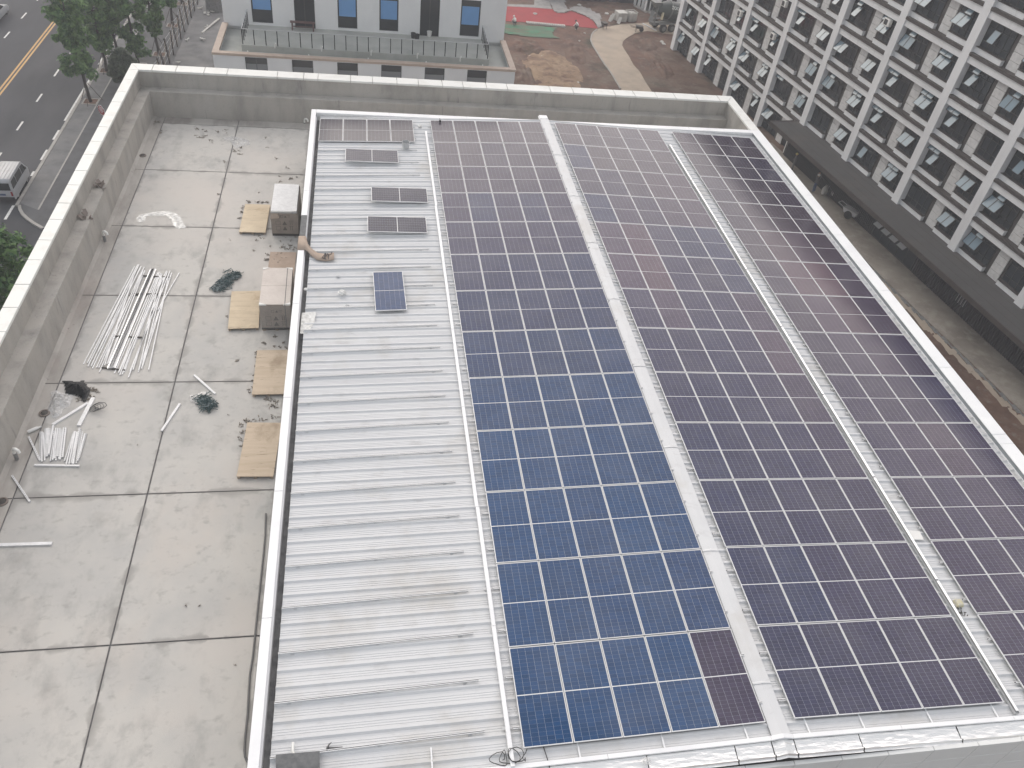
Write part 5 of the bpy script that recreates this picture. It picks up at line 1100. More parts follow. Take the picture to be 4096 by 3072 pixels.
for body, size, hh, az_ in (('ZOOMLION', 0.55, 3.05, 0.55), ('—————', 0.28, 3.1, 0.22)):
    tmz = text_mesh(body, size, 'lettering', 'letter_white', 0.003)
    for v in tmz.vertices:      # wrap the lettering round the drum on its near side
        yv = Vector((0, -1, 0)); zv = Vector((0, 0, 1)); a = az_ + v.co.y / 1.23; r = 1.232 + v.co.z
        zz = (zv - ax * zv.dot(ax)).normalized(); v.co = c0_ + ax * (hh + v.co.x) + (yv * math.cos(a) + zz * math.sin(a)) * r
    obj('lettering', tmz, mx)
mpart('hopper', 'mixer_frame', MB().hexa([(-1.3, 0.8, 2.9), (-0.7, 0.8, 2.9), (-0.7, 1.45, 2.9), (-1.3, 1.45, 2.9), (-1.9, 0.45, 3.7), (-0.7, 0.45, 3.7), (-0.7, 1.8, 3.7), (-1.9, 1.8, 3.7)]))
mpart('rear_frame', 'mixer_frame', MB().bar((-1.4, 0.5, 1.0), (-1.1, 0.6, 3.0), 0.12, 0.12).bar((-1.4, 1.75, 1.0), (-1.1, 1.65, 3.0), 0.12, 0.12).bar((-1.3, 0.5, 2.0), (-1.3, 1.75, 2.0), 0.1, 0.1))
mpart('chute', 'mixer_frame', MB().bar((-1.5, 1.1, 2.5), (-2.2, 0.2, 1.4), 0.5, 0.12)); mpart('chute_extension', 'galv', MB().bar((-2.4, 1.6, 0.75), (-1.3, -0.3, 0.45), 0.22, 0.08))
mpart('ladder', 'mixer_frame', MB().bar((-1.55, 0.35, 0.8), (-1.25, 0.35, 3.2), 0.04, 0.04).bar((-1.55, 0.65, 0.8), (-1.25, 0.65, 3.2), 0.04, 0.04)); mpart('cab', 'van_white', MB().box(5.0, 6.9, 0.0, 2.3, 0.9, 3.0)); mpart('tank', 'yellow_pack', MB().box(-0.5, -0.3, 0.2, 0.5, 1.6, 2.5))

# wheelbarrows, handcart
def barrow(p, rot, label):
    t = thing('wheelbarrow', label, 'wheelbarrow', (p.x, p.y, GZ + 0.05), rot)
    def mp(nm, m, b, sm=False): return obj(nm, b.mesh(nm, m, sm), t)
    mp('tray', 'drain', MB().hexa([(-0.35, -0.22, 0.45), (0.25, -0.22, 0.40), (0.25, 0.22, 0.40), (-0.35, 0.22, 0.45), (-0.55, -0.34, 0.78), (0.5, -0.34, 0.74), (0.5, 0.34, 0.74), (-0.55, 0.34, 0.78)]))
    mp('wheel', 'rubber', MB().lathe([(0.2, -0.05), (0.27, -0.05), (0.3, 0), (0.27, 0.05), (0.2, 0.05)], (0.35, 0, 0.3), 18, 'Y'), True)
    for s in (-1, 1):
        mp('handle', 'wood_post', MB().bar((0.4, s * 0.08, 0.34), (-1.25, s * 0.3, 0.66), 0.05, 0.05)); mp('leg', 'iron_dark', MB().bar((-0.35, s * 0.2, 0.45), (-0.45, s * 0.24, 0.0), 0.04, 0.04))
barrow(at(kgd(1700, 395), GZ), math.radians(-5), 'rusty wheelbarrow standing on the path behind the mixer truck'); barrow(at(kgd(1270, 350), GZ), math.radians(100), 'dark wheelbarrow standing at the corner of the red track')
kyd = lambda a, b: (3130 + a / 6.637, 630 + b / 6.637)
pc = at(kyd(1690, 1590), GZ + 0.07); hc = thing('handcart', 'two wheeled metal handcart beside the dormitory apron', 'handcart', (pc.x + 0.3, pc.y, GZ + 0.07), math.radians(-60))
obj('tray', MB().hexa([(-0.6, -0.35, 0.4), (0.6, -0.35, 0.4), (0.6, 0.35, 0.4), (-0.6, 0.35, 0.4), (-0.75, -0.42, 0.85), (0.75, -0.42, 0.85), (0.75, 0.42, 0.85), (-0.75, 0.42, 0.85)]).mesh('tray', 'galv'), hc)
for s in (-1, 1):
    obj('wheel', MB().lathe([(0.34, -0.025), (0.38, -0.025), (0.38, 0.025), (0.34, 0.025), (0.34, -0.025)], (0, s * 0.48, 0.38), 22, 'Y').mesh('wheel', 'rubber'), hc)
    for k in range(4): a = k * math.pi / 4; obj('spoke', MB().bar((-0.34 * math.cos(a), s * 0.48, 0.38 - 0.34 * math.sin(a)), (0.34 * math.cos(a), s * 0.48, 0.38 + 0.34 * math.sin(a)), 0.02, 0.02).mesh('spoke', 'galv'), hc)
obj('handle', MB().bar((-0.7, -0.3, 0.8), (-1.4, -0.3, 0.95), 0.04, 0.04).bar((-0.7, 0.3, 0.8), (-1.4, 0.3, 0.95), 0.04, 0.04).bar((-1.4, -0.3, 0.95), (-1.4, 0.3, 0.95), 0.04, 0.04).mesh('handle', 'galv'), hc)

# stone stacks, tiles, kerb row
for i, (a, b, w_, lb) in enumerate(((1500, 278, 0.8, 'stack of pale paving slabs at the yard edge behind the wheelbarrow'), (1625, 275, 0.75, 'pale stack of slabs with open crate top at the yard edge'))):
    p = at(kgd(a, b), GZ); t = thing('slab_stack', lb, 'slab stack', (p.x, p.y + w_, GZ), math.radians(10 + 8 * i))
    for k in range(6): obj('slab', MB().box(-w_ + 0.28 * k * w_, -w_ + 0.28 * k * w_ + 0.24 * w_, -w_ * 0.8, w_ * 0.8, 0.05, 1.1 - 0.05 * (k % 2)).mesh('slab', 'rubble_white'), t)
    if i == 0: obj('lid', MB().box(-w_ * 1.02, w_ * 0.72, -w_ * 0.85, w_ * 0.85, 1.105, 1.17).mesh('lid', 'rubble_white'), t)
    else: obj('crate_rim', MB().bar((-w_, -w_ * .8, 1.2), (w_ * .7, -w_ * .8, 1.2), 0.06, 0.08).bar((-w_, w_ * .8, 1.2), (w_ * .7, w_ * .8, 1.2), 0.06, 0.08).bar((-w_, -w_ * .8, 1.2), (-w_, w_ * .8, 1.2), 0.06, 0.08).bar((w_ * .7, -w_ * .8, 1.2), (w_ * .7, w_ * .8, 1.2), 0.06, 0.08).mesh('crate_rim', 'rubble_white'), t)
for k, (a, b) in enumerate(((1365, 245), (1395, 240), (1425, 248), (1345, 265), (1450, 290))):
    p = at(kgd(a, b), GZ); tag(MB().bar(p, p + Vector((0.35, 0.3, 0.75)), 0.5, 0.06).build('leaning_slab', 'rubble_white'), 'pale paving slab leaning in the loose pile beside the slab stacks', 'slab', 'slabs leaning in the pile')
for k, (a, b) in enumerate(((430, 170), (1190, 58), (975, 60), (1310, 168), (1340, 130), (1990, 515), (2010, 540), (420, 575), (370, 685), (430, 600), (520, 690), (345, 640), (1040, 405), (975, 500), (905, 985), (960, 1010))):
    p = at(kgd(a, b), GZ + 0.05); rr = random.Random(k); s = 0.3 if k < 7 else 0.16
    m_ = MB().lathe([(s * 0.7, 0), (s, s * 0.2), (s * 0.7, s * 0.5), (s * 0.2, s * 0.6)], (p.x, p.y, GZ), 7)
    m_.v = [(x + rr.uniform(-s, s) * .3, y + rr.uniform(-s, s) * .3, z) for x, y, z in m_.v]
    tag(m_.build('stone', 'rubble_white'), 'pale stone lying loose on bare soil near the path', 'stone', 'pale stones scattered on soil')
ka, kb_ = at(kgd(330, 285), GZ), at(kgd(790, 328), GZ)
kr = thing('kerb_row', 'long row of upright white kerb blocks along the red track', 'kerb row', tuple(ka))
MB().bar(ka + Vector((0, 0.3, 0.06)), kb_ + Vector((0, 0.3, 0.06)), 0.1, 0.12).build('back_rail', 'rubble_white', kr); MB().bar(ka + Vector((0, -0.35, 0.06)), kb_ + Vector((0, -0.35, 0.06)), 0.08, 0.1).build('front_rail', 'rubble_white', kr)
for k in range(21): p = ka.lerp(kb_, k / 20); MB().bar(p + Vector((0, -0.35, 0.13)), p + Vector((0, 0.3, 0.13)), 0.14, 0.12).build('kerb_block', 'rubble_white', kr)
# far buildings and wall at the back of the site
bw = thing('boundary_wall', 'long dark boundary wall at the back of the building site', 'wall', tuple(at(kgd(1200, 10), GZ)))
wa, wb_ = at(kgd(500, -25), GZ), at(kgd(1665, 40), GZ); MB().bar(wa + Vector((0, 0, 1.6)), wb_ + Vector((0, 0, 1.6)), 0.3, 3.2).build('wall', 'dark_fin', bw); MB().bar(wa + Vector((0, 0, 3.25)), wb_ + Vector((0, 0, 3.25)), 0.4, 0.12).build('capping', 'dark_concrete', bw)
f0, f1 = at(kgd(1660, 55), GZ), at(kgd(1800, 135), GZ); f2 = f1 + Vector((17, 2, 0))
bk = thing('annexe_building', 'low annexe with white piers and dark glazing behind the mixer truck', 'building', tuple(f1))
for (a, b) in ((f0, f1), (f1, f2)):
    L_ = (b - a).length; n = max(3, int(L_ / 1.5)); MB().bar(a + Vector((0, 0, 2.0)), b + Vector((0, 0, 2.0)), 0.1, 4.0).build('glazing', 'pane_far', bk)
    for k in range(n + 1): p = a.lerp(b, k / n); MB().bar(p + Vector((0, 0, 0)), p + Vector((0, 0, 4.2)), 0.75 if b is f2 else 0.4, 0.5, Vector((0, 1, 0))).build('pier', 'render_white', bk)
    MB().bar(a + Vector((0, 0, 4.6)), b + Vector((0, 0, 4.6)), 0.8, 0.8).build('fascia', 'render_white', bk)
    MB().bar(a + Vector((0, -0.6, 0.06)), b + Vector((0, -0.6, 0.06)), 1.0, 0.12).build('step', 'kerb_stone', bk)

# ================================================================ PEOPLE in the yards
def person(p, rot, label, pose, top, legs, hat=None):
    J = dict(pelvis=(0, 0, .95), chest=(0, 0.02, 1.32), neck=(0, 0.03, 1.5), head=(0, 0.05, 1.66), ls=(-.19, 0, 1.42), le=(-.25, .06, 1.14), lh=(-.22, .2, .92), rs=(.19, 0, 1.42), re=(.25, .06, 1.14), rh=(.22, .2, .92), lk=(-.11, .05, .5), lf=(-.12, 0, .06), rk=(.11, .02, .5), rf=(.12, -.05, .06), lt=(-.12, .15, .04), rt=(.12, .1, .04))
    if pose == 'crouch':
        J.update(pelvis=(0, -.1, .42), chest=(0, .12, .74), neck=(0, .24, .88), head=(0, .33, 1.0), ls=(-.18, .17, .82), le=(-.24, .34, .58), lh=(-.12, .52, .4), rs=(.18, .17, .82), re=(.24, .34, .58), rh=(.12, .52, .35), lk=(-.17, .32, .45), lf=(-.14, .02, .06), rk=(.17, .32, .45), rf=(.14, .02, .06), lt=(-.14, .18, .04), rt=(.14, .18, .04))
    if pose == 'bend':
        J.update(chest=(0, .3, 1.2), neck=(0, .44, 1.28), head=(0, .56, 1.34), ls=(-.19, .34, 1.25), le=(-.22, .42, .98), lh=(-.14, .52, .74), rs=(.19, .34, 1.25), re=(.22, .42, .98), rh=(.14, .52, .74))
    ks = list(J); rad = dict(pelvis=.15, chest=.16, neck=.06, head=.105, ls=.075, le=.05, lh=.04, rs=.075, re=.05, rh=.04, lk=.075, lf=.055, rk=.075, rf=.055, lt=.04, rt=.04)
    E_ = [('pelvis', 'chest'), ('chest', 'neck'), ('neck', 'head'), ('chest', 'ls'), ('ls', 'le'), ('le', 'lh'), ('chest', 'rs'), ('rs', 're'), ('re', 'rh'), ('pelvis', 'lk'), ('lk', 'lf'), ('lf', 'lt'), ('pelvis', 'rk'), ('rk', 'rf'), ('rf', 'rt')]
    me = bpy.data.meshes.new('body'); me.from_pydata([J[k] for k in ks], [(ks.index(a), ks.index(b)) for a, b in E_], []); me.materials.append(MATS[top])
    t = thing('person', label, 'person', (p.x, p.y, GZ + 0.07), rot)
    o = obj('body', me, t); md = o.modifiers.new('skin', 'SKIN'); lay = me.skin_vertices[0].data if me.skin_vertices else None
    if lay is None: 
        bm = bmesh.new(); bm.from_mesh(me); bm.verts.layers.skin.verify(); bm.to_mesh(me); bm.free(); lay = me.skin_vertices[0].data
    for i, k in enumerate(ks): lay[i].radius = (rad[k], rad[k]); lay[i].use_root = (k == 'pelvis')
    o.modifiers.new('sub', 'SUBSURF').levels = 1; o.modifiers['sub'].render_levels = 1
    hx = J['head']; obj('head', MB().lathe([(0.04, -0.13), (0.085, -0.08), (0.1, 0), (0.085, 0.08), (0.03, 0.12)], hx, 12).mesh('head', 'skin', True), t)
    if hat: obj('hard_hat', MB().lathe([(0.15, 0.03), (0.125, 0.045), (0.115, 0.1), (0.07, 0.155), (0.02, 0.165)], hx, 14).mesh('hard_hat', hat, True), t)
    tr_ = MB()
    for a, b in (('pelvis', 'lk'), ('lk', 'lf'), ('pelvis', 'rk'), ('rk', 'rf')):
        A, B = Vector(J[a]), Vector(J[b])
        if a == 'pelvis': A = A + Vector((-.09 if b == 'lk' else .09, 0, -.02))
        tr_.tube([A, B], [.115 if a == 'pelvis' else .09, .09 if a == 'pelvis' else .07], 9)
    obj('trousers', tr_.mesh('trousers', legs, True), t)
person(at(kyd(815, 905), GZ + .07), 0.6, 'person in white hard hat standing under the dormitory canopy', 'stand', 'cloth_grey', 'cloth_blue', 'bucket_white')
person(at(kyd(930, 720), GZ + .07), 2.2, 'person in grey bending by the dark finned wall', 'bend', 'cloth_grey', 'cloth_blue')
person(at(kyd(245, 330), GZ + .07), 1.2, 'person in pale yellow hard hat beside the hall wall', 'stand', 'cloth_grey', 'cloth_grey', 'hat_yellow')
person(at(kgd(945, 372), GZ), 1.0, 'person in white shirt crouching at the end of the kerb row', 'crouch', 'bucket_white', 'cloth_grey', 'cloth_grey')
person(at(kgd(180, 320), GZ), 0.5, 'person in white crouching at the edge of green netting', 'crouch', 'bucket_white', 'cloth_grey', 'bucket_white')
def sack(p, s, rot, m, label, cat, name='sack', group=None, z=None):
    b = MB(); n = 14; z0 = p.z if z is None else z
    for i in range(n + 1):
        t = i / n; r = math.sin(math.pi * min(0.97, max(0.03, t))) ** 0.5
        for k in range(12):
            a = k * math.pi / 6; w = 1 + 0.22 * noise.noise(Vector((math.cos(a) * 1.5 + p.x, math.sin(a) * 1.5, t * 4 + p.y)))
            b.v.append((p.x + math.cos(rot) * (t - .5) * 2 * s[0] - math.sin(rot) * math.cos(a) * r * s[1] * w, p.y + math.sin(rot) * (t - .5) * 2 * s[0] + math.cos(rot) * math.cos(a) * r * s[1] * w, z0 + max(0.0, s[2] * (1 + math.sin(a) * r * w) - s[2] * 0.12)))
    for i in range(n):
        for k in range(12): b.f.append((i * 12 + k, i * 12 + (k + 1) % 12, (i + 1) * 12 + (k + 1) % 12, (i + 1) * 12 + k))
    b.f.append(tuple(range(12))); b.f.append(tuple(range(n * 12 + 11, n * 12 - 1, -1)))
    o = b.build(name, m, None, smooth=True); return tag(o, label, cat, group)
sack(at(kyd(1090, 960), GZ + .06), (0.75, 0.3, 0.42), 0.9, 'rubble_white', 'white covered bundle beside a grey crate under the canopy', 'bundle', 'covered_bundle')
sack(at(kyd(1340, 1000), GZ + .06), (0.85, 0.32, 0.5), 0.9, 'rubble_white', 'pale covered bundle standing alone under the canopy', 'bundle', 'covered_bundle')
p = at(kyd(1210, 920), GZ + .06); tag(MB().hexa([(p.x - .4, p.y - .4, GZ + .06), (p.x + .4, p.y - .3, GZ + .06), (p.x + .35, p.y + .5, GZ + .06), (p.x - .45, p.y + .4, GZ + .06), (p.x - .38, p.y - .38, GZ + .9), (p.x + .38, p.y - .3, GZ + .92), (p.x + .33, p.y + .48, GZ + .9), (p.x - .43, p.y + .4, GZ + .88)]).build('grey_crate', 'galv', None, bevel=0.03), 'grey crate between two pale bundles under the canopy', 'crate')

# ================================================================ LOOSE THINGS ON THE FLAT ROOF
def on(q, z=0.0): return at(q, ZF + z)
def strut(a, b, w, h, label, group=None, perf=False, m='alu_white', cat='rail', name='steel_rail', zo=0.0):
    a = Vector(a); b = Vector(b); d = (b - a); L_ = d.length; rz = math.atan2(d.y, d.x); ry_ = -math.asin(max(-1, min(1, d.z / L_)))
    bx_ = MB().box(0, L_, -w / 2, w / 2, 0, h)
    M_ = Matrix.Translation(a) @ Matrix.Rotation(rz, 4, 'Z') @ Matrix.Rotation(ry_, 4, 'Y')
    if not perf:
        o = obj(name, bx_.mesh(name, m), None); o.matrix_basis = M_; return tag(o, label, cat, group)
    o = bpy.data.objects.new(name, None); col.objects.link(o); o.matrix_basis = M_; tag(o, label, cat, group)
    obj('channel', bx_.mesh('channel', m), o); s = MB(); n = int(L_ / 0.09)
    for k in range(n): s.box(0.02 + k * 0.09, 0.02 + k * 0.09 + 0.04, -w * 0.14, w * 0.14, h - 0.001, h + 0.0015)
    so = obj('slot_row', s.mesh('slot_row', 'slot_grey'), o); so['kind'] = 'stuff'; return o
rr = random.Random(21)
# long rails fanned either side of the strapped bundle
Ltop = [(1165, 645), (1180, 650), (1192, 630), (1203, 628), (1215, 650), (1222, 645), (1248, 650), (1235, 690), (1252, 680), (1170, 690), (1210, 720), (1225, 735), (1160, 720)]
Lbot = [(722, 1490), (757, 1480), (760, 1510), (788, 1510), (800, 1530), (845, 1390), (835, 1520), (860, 1560), (925, 1490), (905, 1500), (855, 1520), (938, 1485), (885, 1510)]
for i, (a, b) in enumerate(zip(Ltop, Lbot)): strut(on(k01(*a), 0.012 * (i % 4)), on(k01(*b), 0.012 * ((i * 3) % 4)), 0.036, 0.03, 'long white aluminium rail fanned on the parapet side of the strapped bundle', 'long rails on the parapet side of the bundle')
Rtop = [(1365, 700), (1378, 695), (1390, 705), (1400, 712), (1375, 720), (1440, 685), (1447, 690), (1470, 685), (1485, 700), (1550, 700), (1390, 725), (1420, 740), (1310, 970), (1460, 720), (1400, 735), (1480, 710)]
Rbot = [(990, 1570), (1025, 1565), (1035, 1585), (1055, 1580), (1075, 1560), (1030, 1555), (1110, 1605), (1125, 1550), (1195, 1560), (1365, 1020), (1200, 1545), (1225, 1530), (1060, 1570), (1285, 1540), (1150, 1540), (1235, 1500)]
for i, (a, b) in enumerate(zip(Rtop, Rbot)): strut(on(k01(*a), 0.012 * (i % 4)), on(k01(*b), 0.012 * ((i * 3) % 4)), 0.036, 0.03, 'long white aluminium rail fanned on the roof side of the strapped bundle', 'long rails on the roof side of the bundle')
ta, tb = on(k01(1302, 680)), on(k01(1350, 676)); ba, bb = on(k01(930, 1535)), on(k01(998, 1530))
for k in range(7):
    f = (k + .5) / 7; a, b = ta.lerp(tb, f), ba.lerp(bb, f)
    strut(a + Vector((0, 0, 0.02 + 0.03 * (k in (1, 2, 3, 4, 5)))), b + Vector((0, 0, 0.02 + 0.03 * (k in (1, 2, 3, 4, 5)))), 0.056, 0.05, 'long slotted rail strapped into the central bundle', 'slotted rails in the strapped bundle', perf=(k in (2, 4)), m='alu' if k in (0, 6) else 'alu_white')
for i, (a, b) in enumerate((((1235, 722), (1475, 738)), ((1125, 882), (1385, 880)), ((985, 1245), (1225, 1255)), ((880, 1515), (1080, 1540)))):
    p0, p1 = on(k01(*a), 0.035), on(k01(*b), 0.035); md_ = p0.lerp(p1, 0.45) + Vector((0, 0, 0.09))
    tag(MB().bar(p0 + (p1 - p0) * 0.0, p1, 0.06, 0.03).build('timber_batten', 'drain'), f'dark timber batten under the long rails, {ORD[i + 1]} from the roof drain end', 'batten', 'battens under the rails')
# short slotted struts in two fans
SH = [((172, 690), (172, 1010), 1), ((192, 690), (190, 1018), 0), ((205, 700), (222, 1005), 0), ((235, 655), (240, 965), 0), ((255, 650), (258, 950), 0), ((280, 655), (270, 945), 1), ((330, 680), (285, 1015), 0), ((345, 650), (310, 1000), 0), ((365, 650), (325, 985), 0), ((388, 650), (358, 965), 0), ((410, 665), (375, 990), 1), ((430, 645), (390, 995), 0), ((445, 640), (408, 975), 1), ((455, 645), (420, 970), 0), ((318, 690), (345, 1005), 1)]
SH2 = [((535, 710), (440, 1015), 0), ((548, 690), (460, 1045), 0), ((558, 685), (490, 1045), 0), ((572, 700), (515, 1040), 0), ((585, 690), (530, 1045), 0), ((605, 650), (548, 980), 1), ((620, 660), (570, 1040), 1), ((640, 690), (585, 1010), 1), ((665, 710), (590, 1000), 0), ((682, 708), (598, 985), 1)]
for i, (a, b, pf) in enumerate(SH): strut(on(kst(*a), 0.02 * (i % 3)), on(kst(*b), 0.015 * (i % 2)), 0.042 if i not in (3, 4, 9) else 0.085, 0.045, 'short slotted strut in the wider fan beside the clear plastic bag' if pf else 'short plain white strut in the wider fan beside the clear plastic bag', 'short struts in the wider fan', bool(pf), 'alu_white' if i % 3 else 'galv', 'strut', 'short_strut')
for i, (a, b, pf) in enumerate(SH2): strut(on(kst(*a), 0.02 * (i % 3)), on(kst(*b), 0.015 * (i % 2)), 0.042 if i not in (4,) else 0.08, 0.045, 'short slotted strut in the narrower fan' if pf else 'short plain white strut in the narrower fan', 'short struts in the narrower fan', bool(pf), 'alu_white' if i % 3 else 'galv', 'strut', 'short_strut')
for a, b, w_, pf, lb in ((kst(1872, 62), kst(2105, 270), 0.075, 0, 'white strut lying across the joint beside the lower cable bundle'), (kst(1715, 380), kst(1512, 680), 0.075, 0, 'white strut lying loose along a roof joint'), (kst(757, 315), kst(597, 622), 0.13, 0, 'wide white channel lying beside the black bag'), (kst(697, 372), kst(307, 612), 0.1, 0, 'wide white channel lying aslant below the clear bag'), (kst(315, 620), kst(265, 935), 0.06, 0, 'white strut propped on the wider fan'), (kst(107, 1058), kst(605, 1067), 0.06, 0, 'white strut lying across below both strut fans'), (kst(45, 745), kst(168, 1005), 0.055, 1, 'slotted strut leaning over the gutter joint beside the wider fan'), (k02(107, 797), k02(260, 1022), 0.055, 1, 'slotted strut lying alone across the gutter joint'), (k02(-120, 1400), k02(452, 1383), 0.1, 0, 'wide white channel lying alone on the open concrete'), (k01(1680, 1585), k01(1770, 1670), 0.05, 0, 'white strut end')):
    if lb == 'white strut end': continue
    strut(on(a, 0.05 if 'propped' in lb else 0.0), on(b, 0.03 if 'propped' in lb else 0.0), w_, 0.05, lb, 'loose struts on the concrete', bool(pf), 'alu_white', 'strut', 'loose_strut')
# plywood pallets
def pallet(q4, label, m='plywood', h=0.13, w=1.13, l=2.42, name='plywood_pallet'):
    P4 = [at(q, ZF + h) for q in q4]; c = (P4[0] + P4[1] + P4[2] + P4[3]) / 4; ex = ((P4[1] - P4[0]) + (P4[2] - P4[3])); rz = math.atan2(ex.y, ex.x)
    t = thing(name, label, 'pallet', (c.x, c.y, ZF), rz)
    obj('top_board', MB().box(-w / 2, w / 2, -l / 2, l / 2, h - 0.02, h).mesh('top_board', m), t)
    for k in (-1, 0, 1): obj('bearer', MB().box(k * (w / 2 - 0.06) - 0.045, k * (w / 2 - 0.06) + 0.045, -l / 2 + 0.01, l / 2 - 0.01, 0.0, h - 0.021).mesh('bearer', 'wood_pale'), t)
    for k in (-1, 1): obj('end_board', MB().box(-w / 2 + 0.11, w / 2 - 0.11, k * (l / 2 - 0.05) - 0.04, k * (l / 2 - 0.05) + 0.04, h - 0.05, h - 0.022).mesh('end_board', 'wood_pale'), t)
    return t
pallet([kb1(475, 450), kb1(800, 460), kb1(735, 830), kb1(378, 820)], 'plywood pallet lying beside the white topped panel stack')
pallet([kb2(165, 285), kb2(540, 275), kb2(510, 765), kb2(95, 775)], 'plywood pallet lying beside the film wrapped carton')
p3 = [on(q, .13) for q in (kb2(500, 1070), kb2(905, 1065), kb2(855, 1635), kb2(425, 1645))]
pallet([kb2(500, 1070), kb2(905, 1065), kb2(855, 1635), kb2(425, 1645)], 'plywood pallet with frayed left edge against the metal roof wall', 'plywood_pale')
pallet([k02(2140, 330), k12(222, 335), k12(148, 797), k02(2042, 800)], 'plywood pallet with rows of nail heads against the metal roof wall', 'plywood_pale')
q4 = [on(kb1(800, 1085), .03), on(kb1(1150, 1085), .03)]; c = q4[0]; tag(MB().box(c.x, c.x + 1.1, c.y - 2.3, c.y, ZF + 0.004, ZF + 0.03).build('brown_board', 'board_brown'), 'flat brown board strewn with scraps behind the film wrapped carton', 'board')
# panel crates
def crate_frame(q4, zt): 
    P4 = [at(q, zt) for q in q4]; c = (P4[0] + P4[1] + P4[2] + P4[3]) / 4; ex = ((P4[1] - P4[0]) + (P4[2] - P4[3])); return c, math.atan2(ex.y, ex.x)
def icons(t, w, y, zc, s=0.1, rows=((-0.28, 0.05), (0.0, 0.05), (0.28, 0.05), (-0.28, -0.22), (0, -0.22), (0.28, -0.22), (-.1, .38), (.05, .38), (.2, .38))):
    for i, (x, dz) in enumerate(rows):
        k = s * (0.55 if dz > .3 else 1); b = MB(); e_ = 0.012
        if i % 3 == 0: b.box(x - k, x + k, y - 0.003, y, zc + dz - k, zc + dz - k + e_).box(x - k, x + k, y - 0.003, y, zc + dz + k - e_, zc + dz + k).box(x - k, x - k + e_, y - 0.003, y, zc + dz - k + e_, zc + dz + k - e_).box(x + k - e_, x + k, y - 0.003, y, zc + dz - k + e_, zc + dz + k - e_)
        elif i % 3 == 1: b.add([(x - k, y - 0.003, zc + dz - k), (x + k, y - 0.003, zc + dz - k), (x, y - 0.003, zc + dz + k)], [(0, 1, 2)])
        else: b.box(x - k * .5, x - k * .3, y - 0.003, y, zc + dz - k, zc + dz + k).box(x + k * .3, x + k * .5, y - 0.003, y, zc + dz - k, zc + dz + k).box(x - k, x + k, y - 0.003, y, zc + dz + k * 1.05, zc + dz + k * 1.2)
        o_ = obj('printed_symbol', b.mesh('printed_symbol', 'print_dark'), t)
ZT1 = ZF + 1.26
c, rz = crate_frame([kb1(850, 180), kb1(1188, 190), kb1(1155, 548), kb1(800, 540)], ZT1)
t = thing('panel_crate', 'opened carton of upright solar panels with white edges showing on top', 'panel crate', (c.x, c.y, ZF), rz)
W2, L2 = 0.57, 1.22
obj('base', MB().box(-W2, W2, -L2, L2, 0.0, 0.12).mesh('base', 'drain'), t)
for nm, b in (('carton_end', (-W2, W2, -L2 - 0.012, -L2, 0.12, 1.16)), ('carton_end', (-W2, W2, L2, L2 + 0.012, 0.12, 1.16)), ('carton_side', (-W2 - 0.012, -W2, -L2, L2, 0.12, 1.14)), ('carton_side', (W2, W2 + 0.012, -L2, L2, 0.12, 1.14))): obj(nm, MB().box(*b).mesh(nm, 'carton'), t)
for k in range(30):
    x = -W2 + 0.02 + k * (2 * W2 - 0.04) / 30; dl = 0.02 * (k % 2)
    obj('panel_edge', MB().box(x, x + 0.031, -L2 + 0.015 + dl, L2 - 0.015 - dl, 0.125, 1.25 + 0.006 * (k % 2)).mesh('panel_edge', 'alu_white'), t)
    if k < 24:
        for s in (-1, 1): obj('corner_clip', MB().box(x + 0.002, x + 0.022, s * (L2 + 0.0) - 0.03, s * (L2 + 0.0) + 0.03, 1.17, 1.245).mesh('corner_clip', 'bucket_white'), t)
obj('loose_flap', MB().hexa([(-W2 + .02, -L2 - .03, .96), (-.2, -L2 - .03, 1.0), (-.25, -L2 - .02, 1.16), (-W2 + .05, -L2 - .02, 1.15), (-W2 - .02, -L2 - .16, .95), (-.22, -L2 - .14, .98), (-.3, -L2 - .04, 1.165), (-W2 + .03, -L2 - .04, 1.155)]).mesh('loose_flap', 'cardboard'), t)
icons(t, W2, -L2 - 0.014, 0.62)
c, rz = crate_frame([(1050, 1072), (1167, 1072), (1163.3, 1216), (1039.7, 1216)], ZT1)
t = thing('wrapped_carton', 'film wrapped cardboard carton with white corner protectors and strap', 'carton', (c.x, c.y, ZF), rz)
obj('base', MB().box(-W2, W2, -L2, L2, 0.05, 0.14).mesh('base', 'drain'), t)
for k in (-1, 0, 1): obj('foot', MB().box(k * 0.48 - 0.06, k * 0.48 + 0.06, -L2, L2, 0, 0.05).mesh('foot', 'wood_pale'), t)
obj('carton', MB().box(-W2, W2, -L2, L2, 0.142, 1.24).mesh('carton', 'carton'), t)
obj('lid_flap', MB().box(-W2 + .005, W2 - .005, -L2 + .005, -0.006, 1.241, 1.252).mesh('lid_flap', 'carton_top'), t); obj('lid_flap', MB().box(-W2 + .005, W2 - .005, 0.006, L2 - .005, 1.241, 1.252).mesh('lid_flap', 'carton_top'), t)
for sx in (-1, 1):
    for sy in (-1, 1): obj('corner_protector', MB().add([(sx * (W2 + .004), sy * (L2 + .004), 1.262), (sx * (W2 - .26), sy * (L2 + .004), 1.262), (sx * (W2 + .004), sy * (L2 - .13), 1.262), (sx * (W2 + .004), sy * (L2 + .004), 1.2), (sx * (W2 - .26), sy * (L2 + .004), 1.2), (sx * (W2 + .004), sy * (L2 - .13), 1.2)], [(0, 1, 2), (5, 4, 3), (0, 3, 4, 1), (1, 4, 5, 2), (2, 5, 3, 0)]).mesh('corner_protector', 'bucket_white'), t)
obj('strap', MB().box(0.36, 0.385, -L2 - .006, L2 + .006, 1.253, 1.258).box(0.36, 0.385, -L2 - .008, -L2 - .003, .15, 1.252).mesh('strap', 'cable_grey'), t)
wf = MB(); 
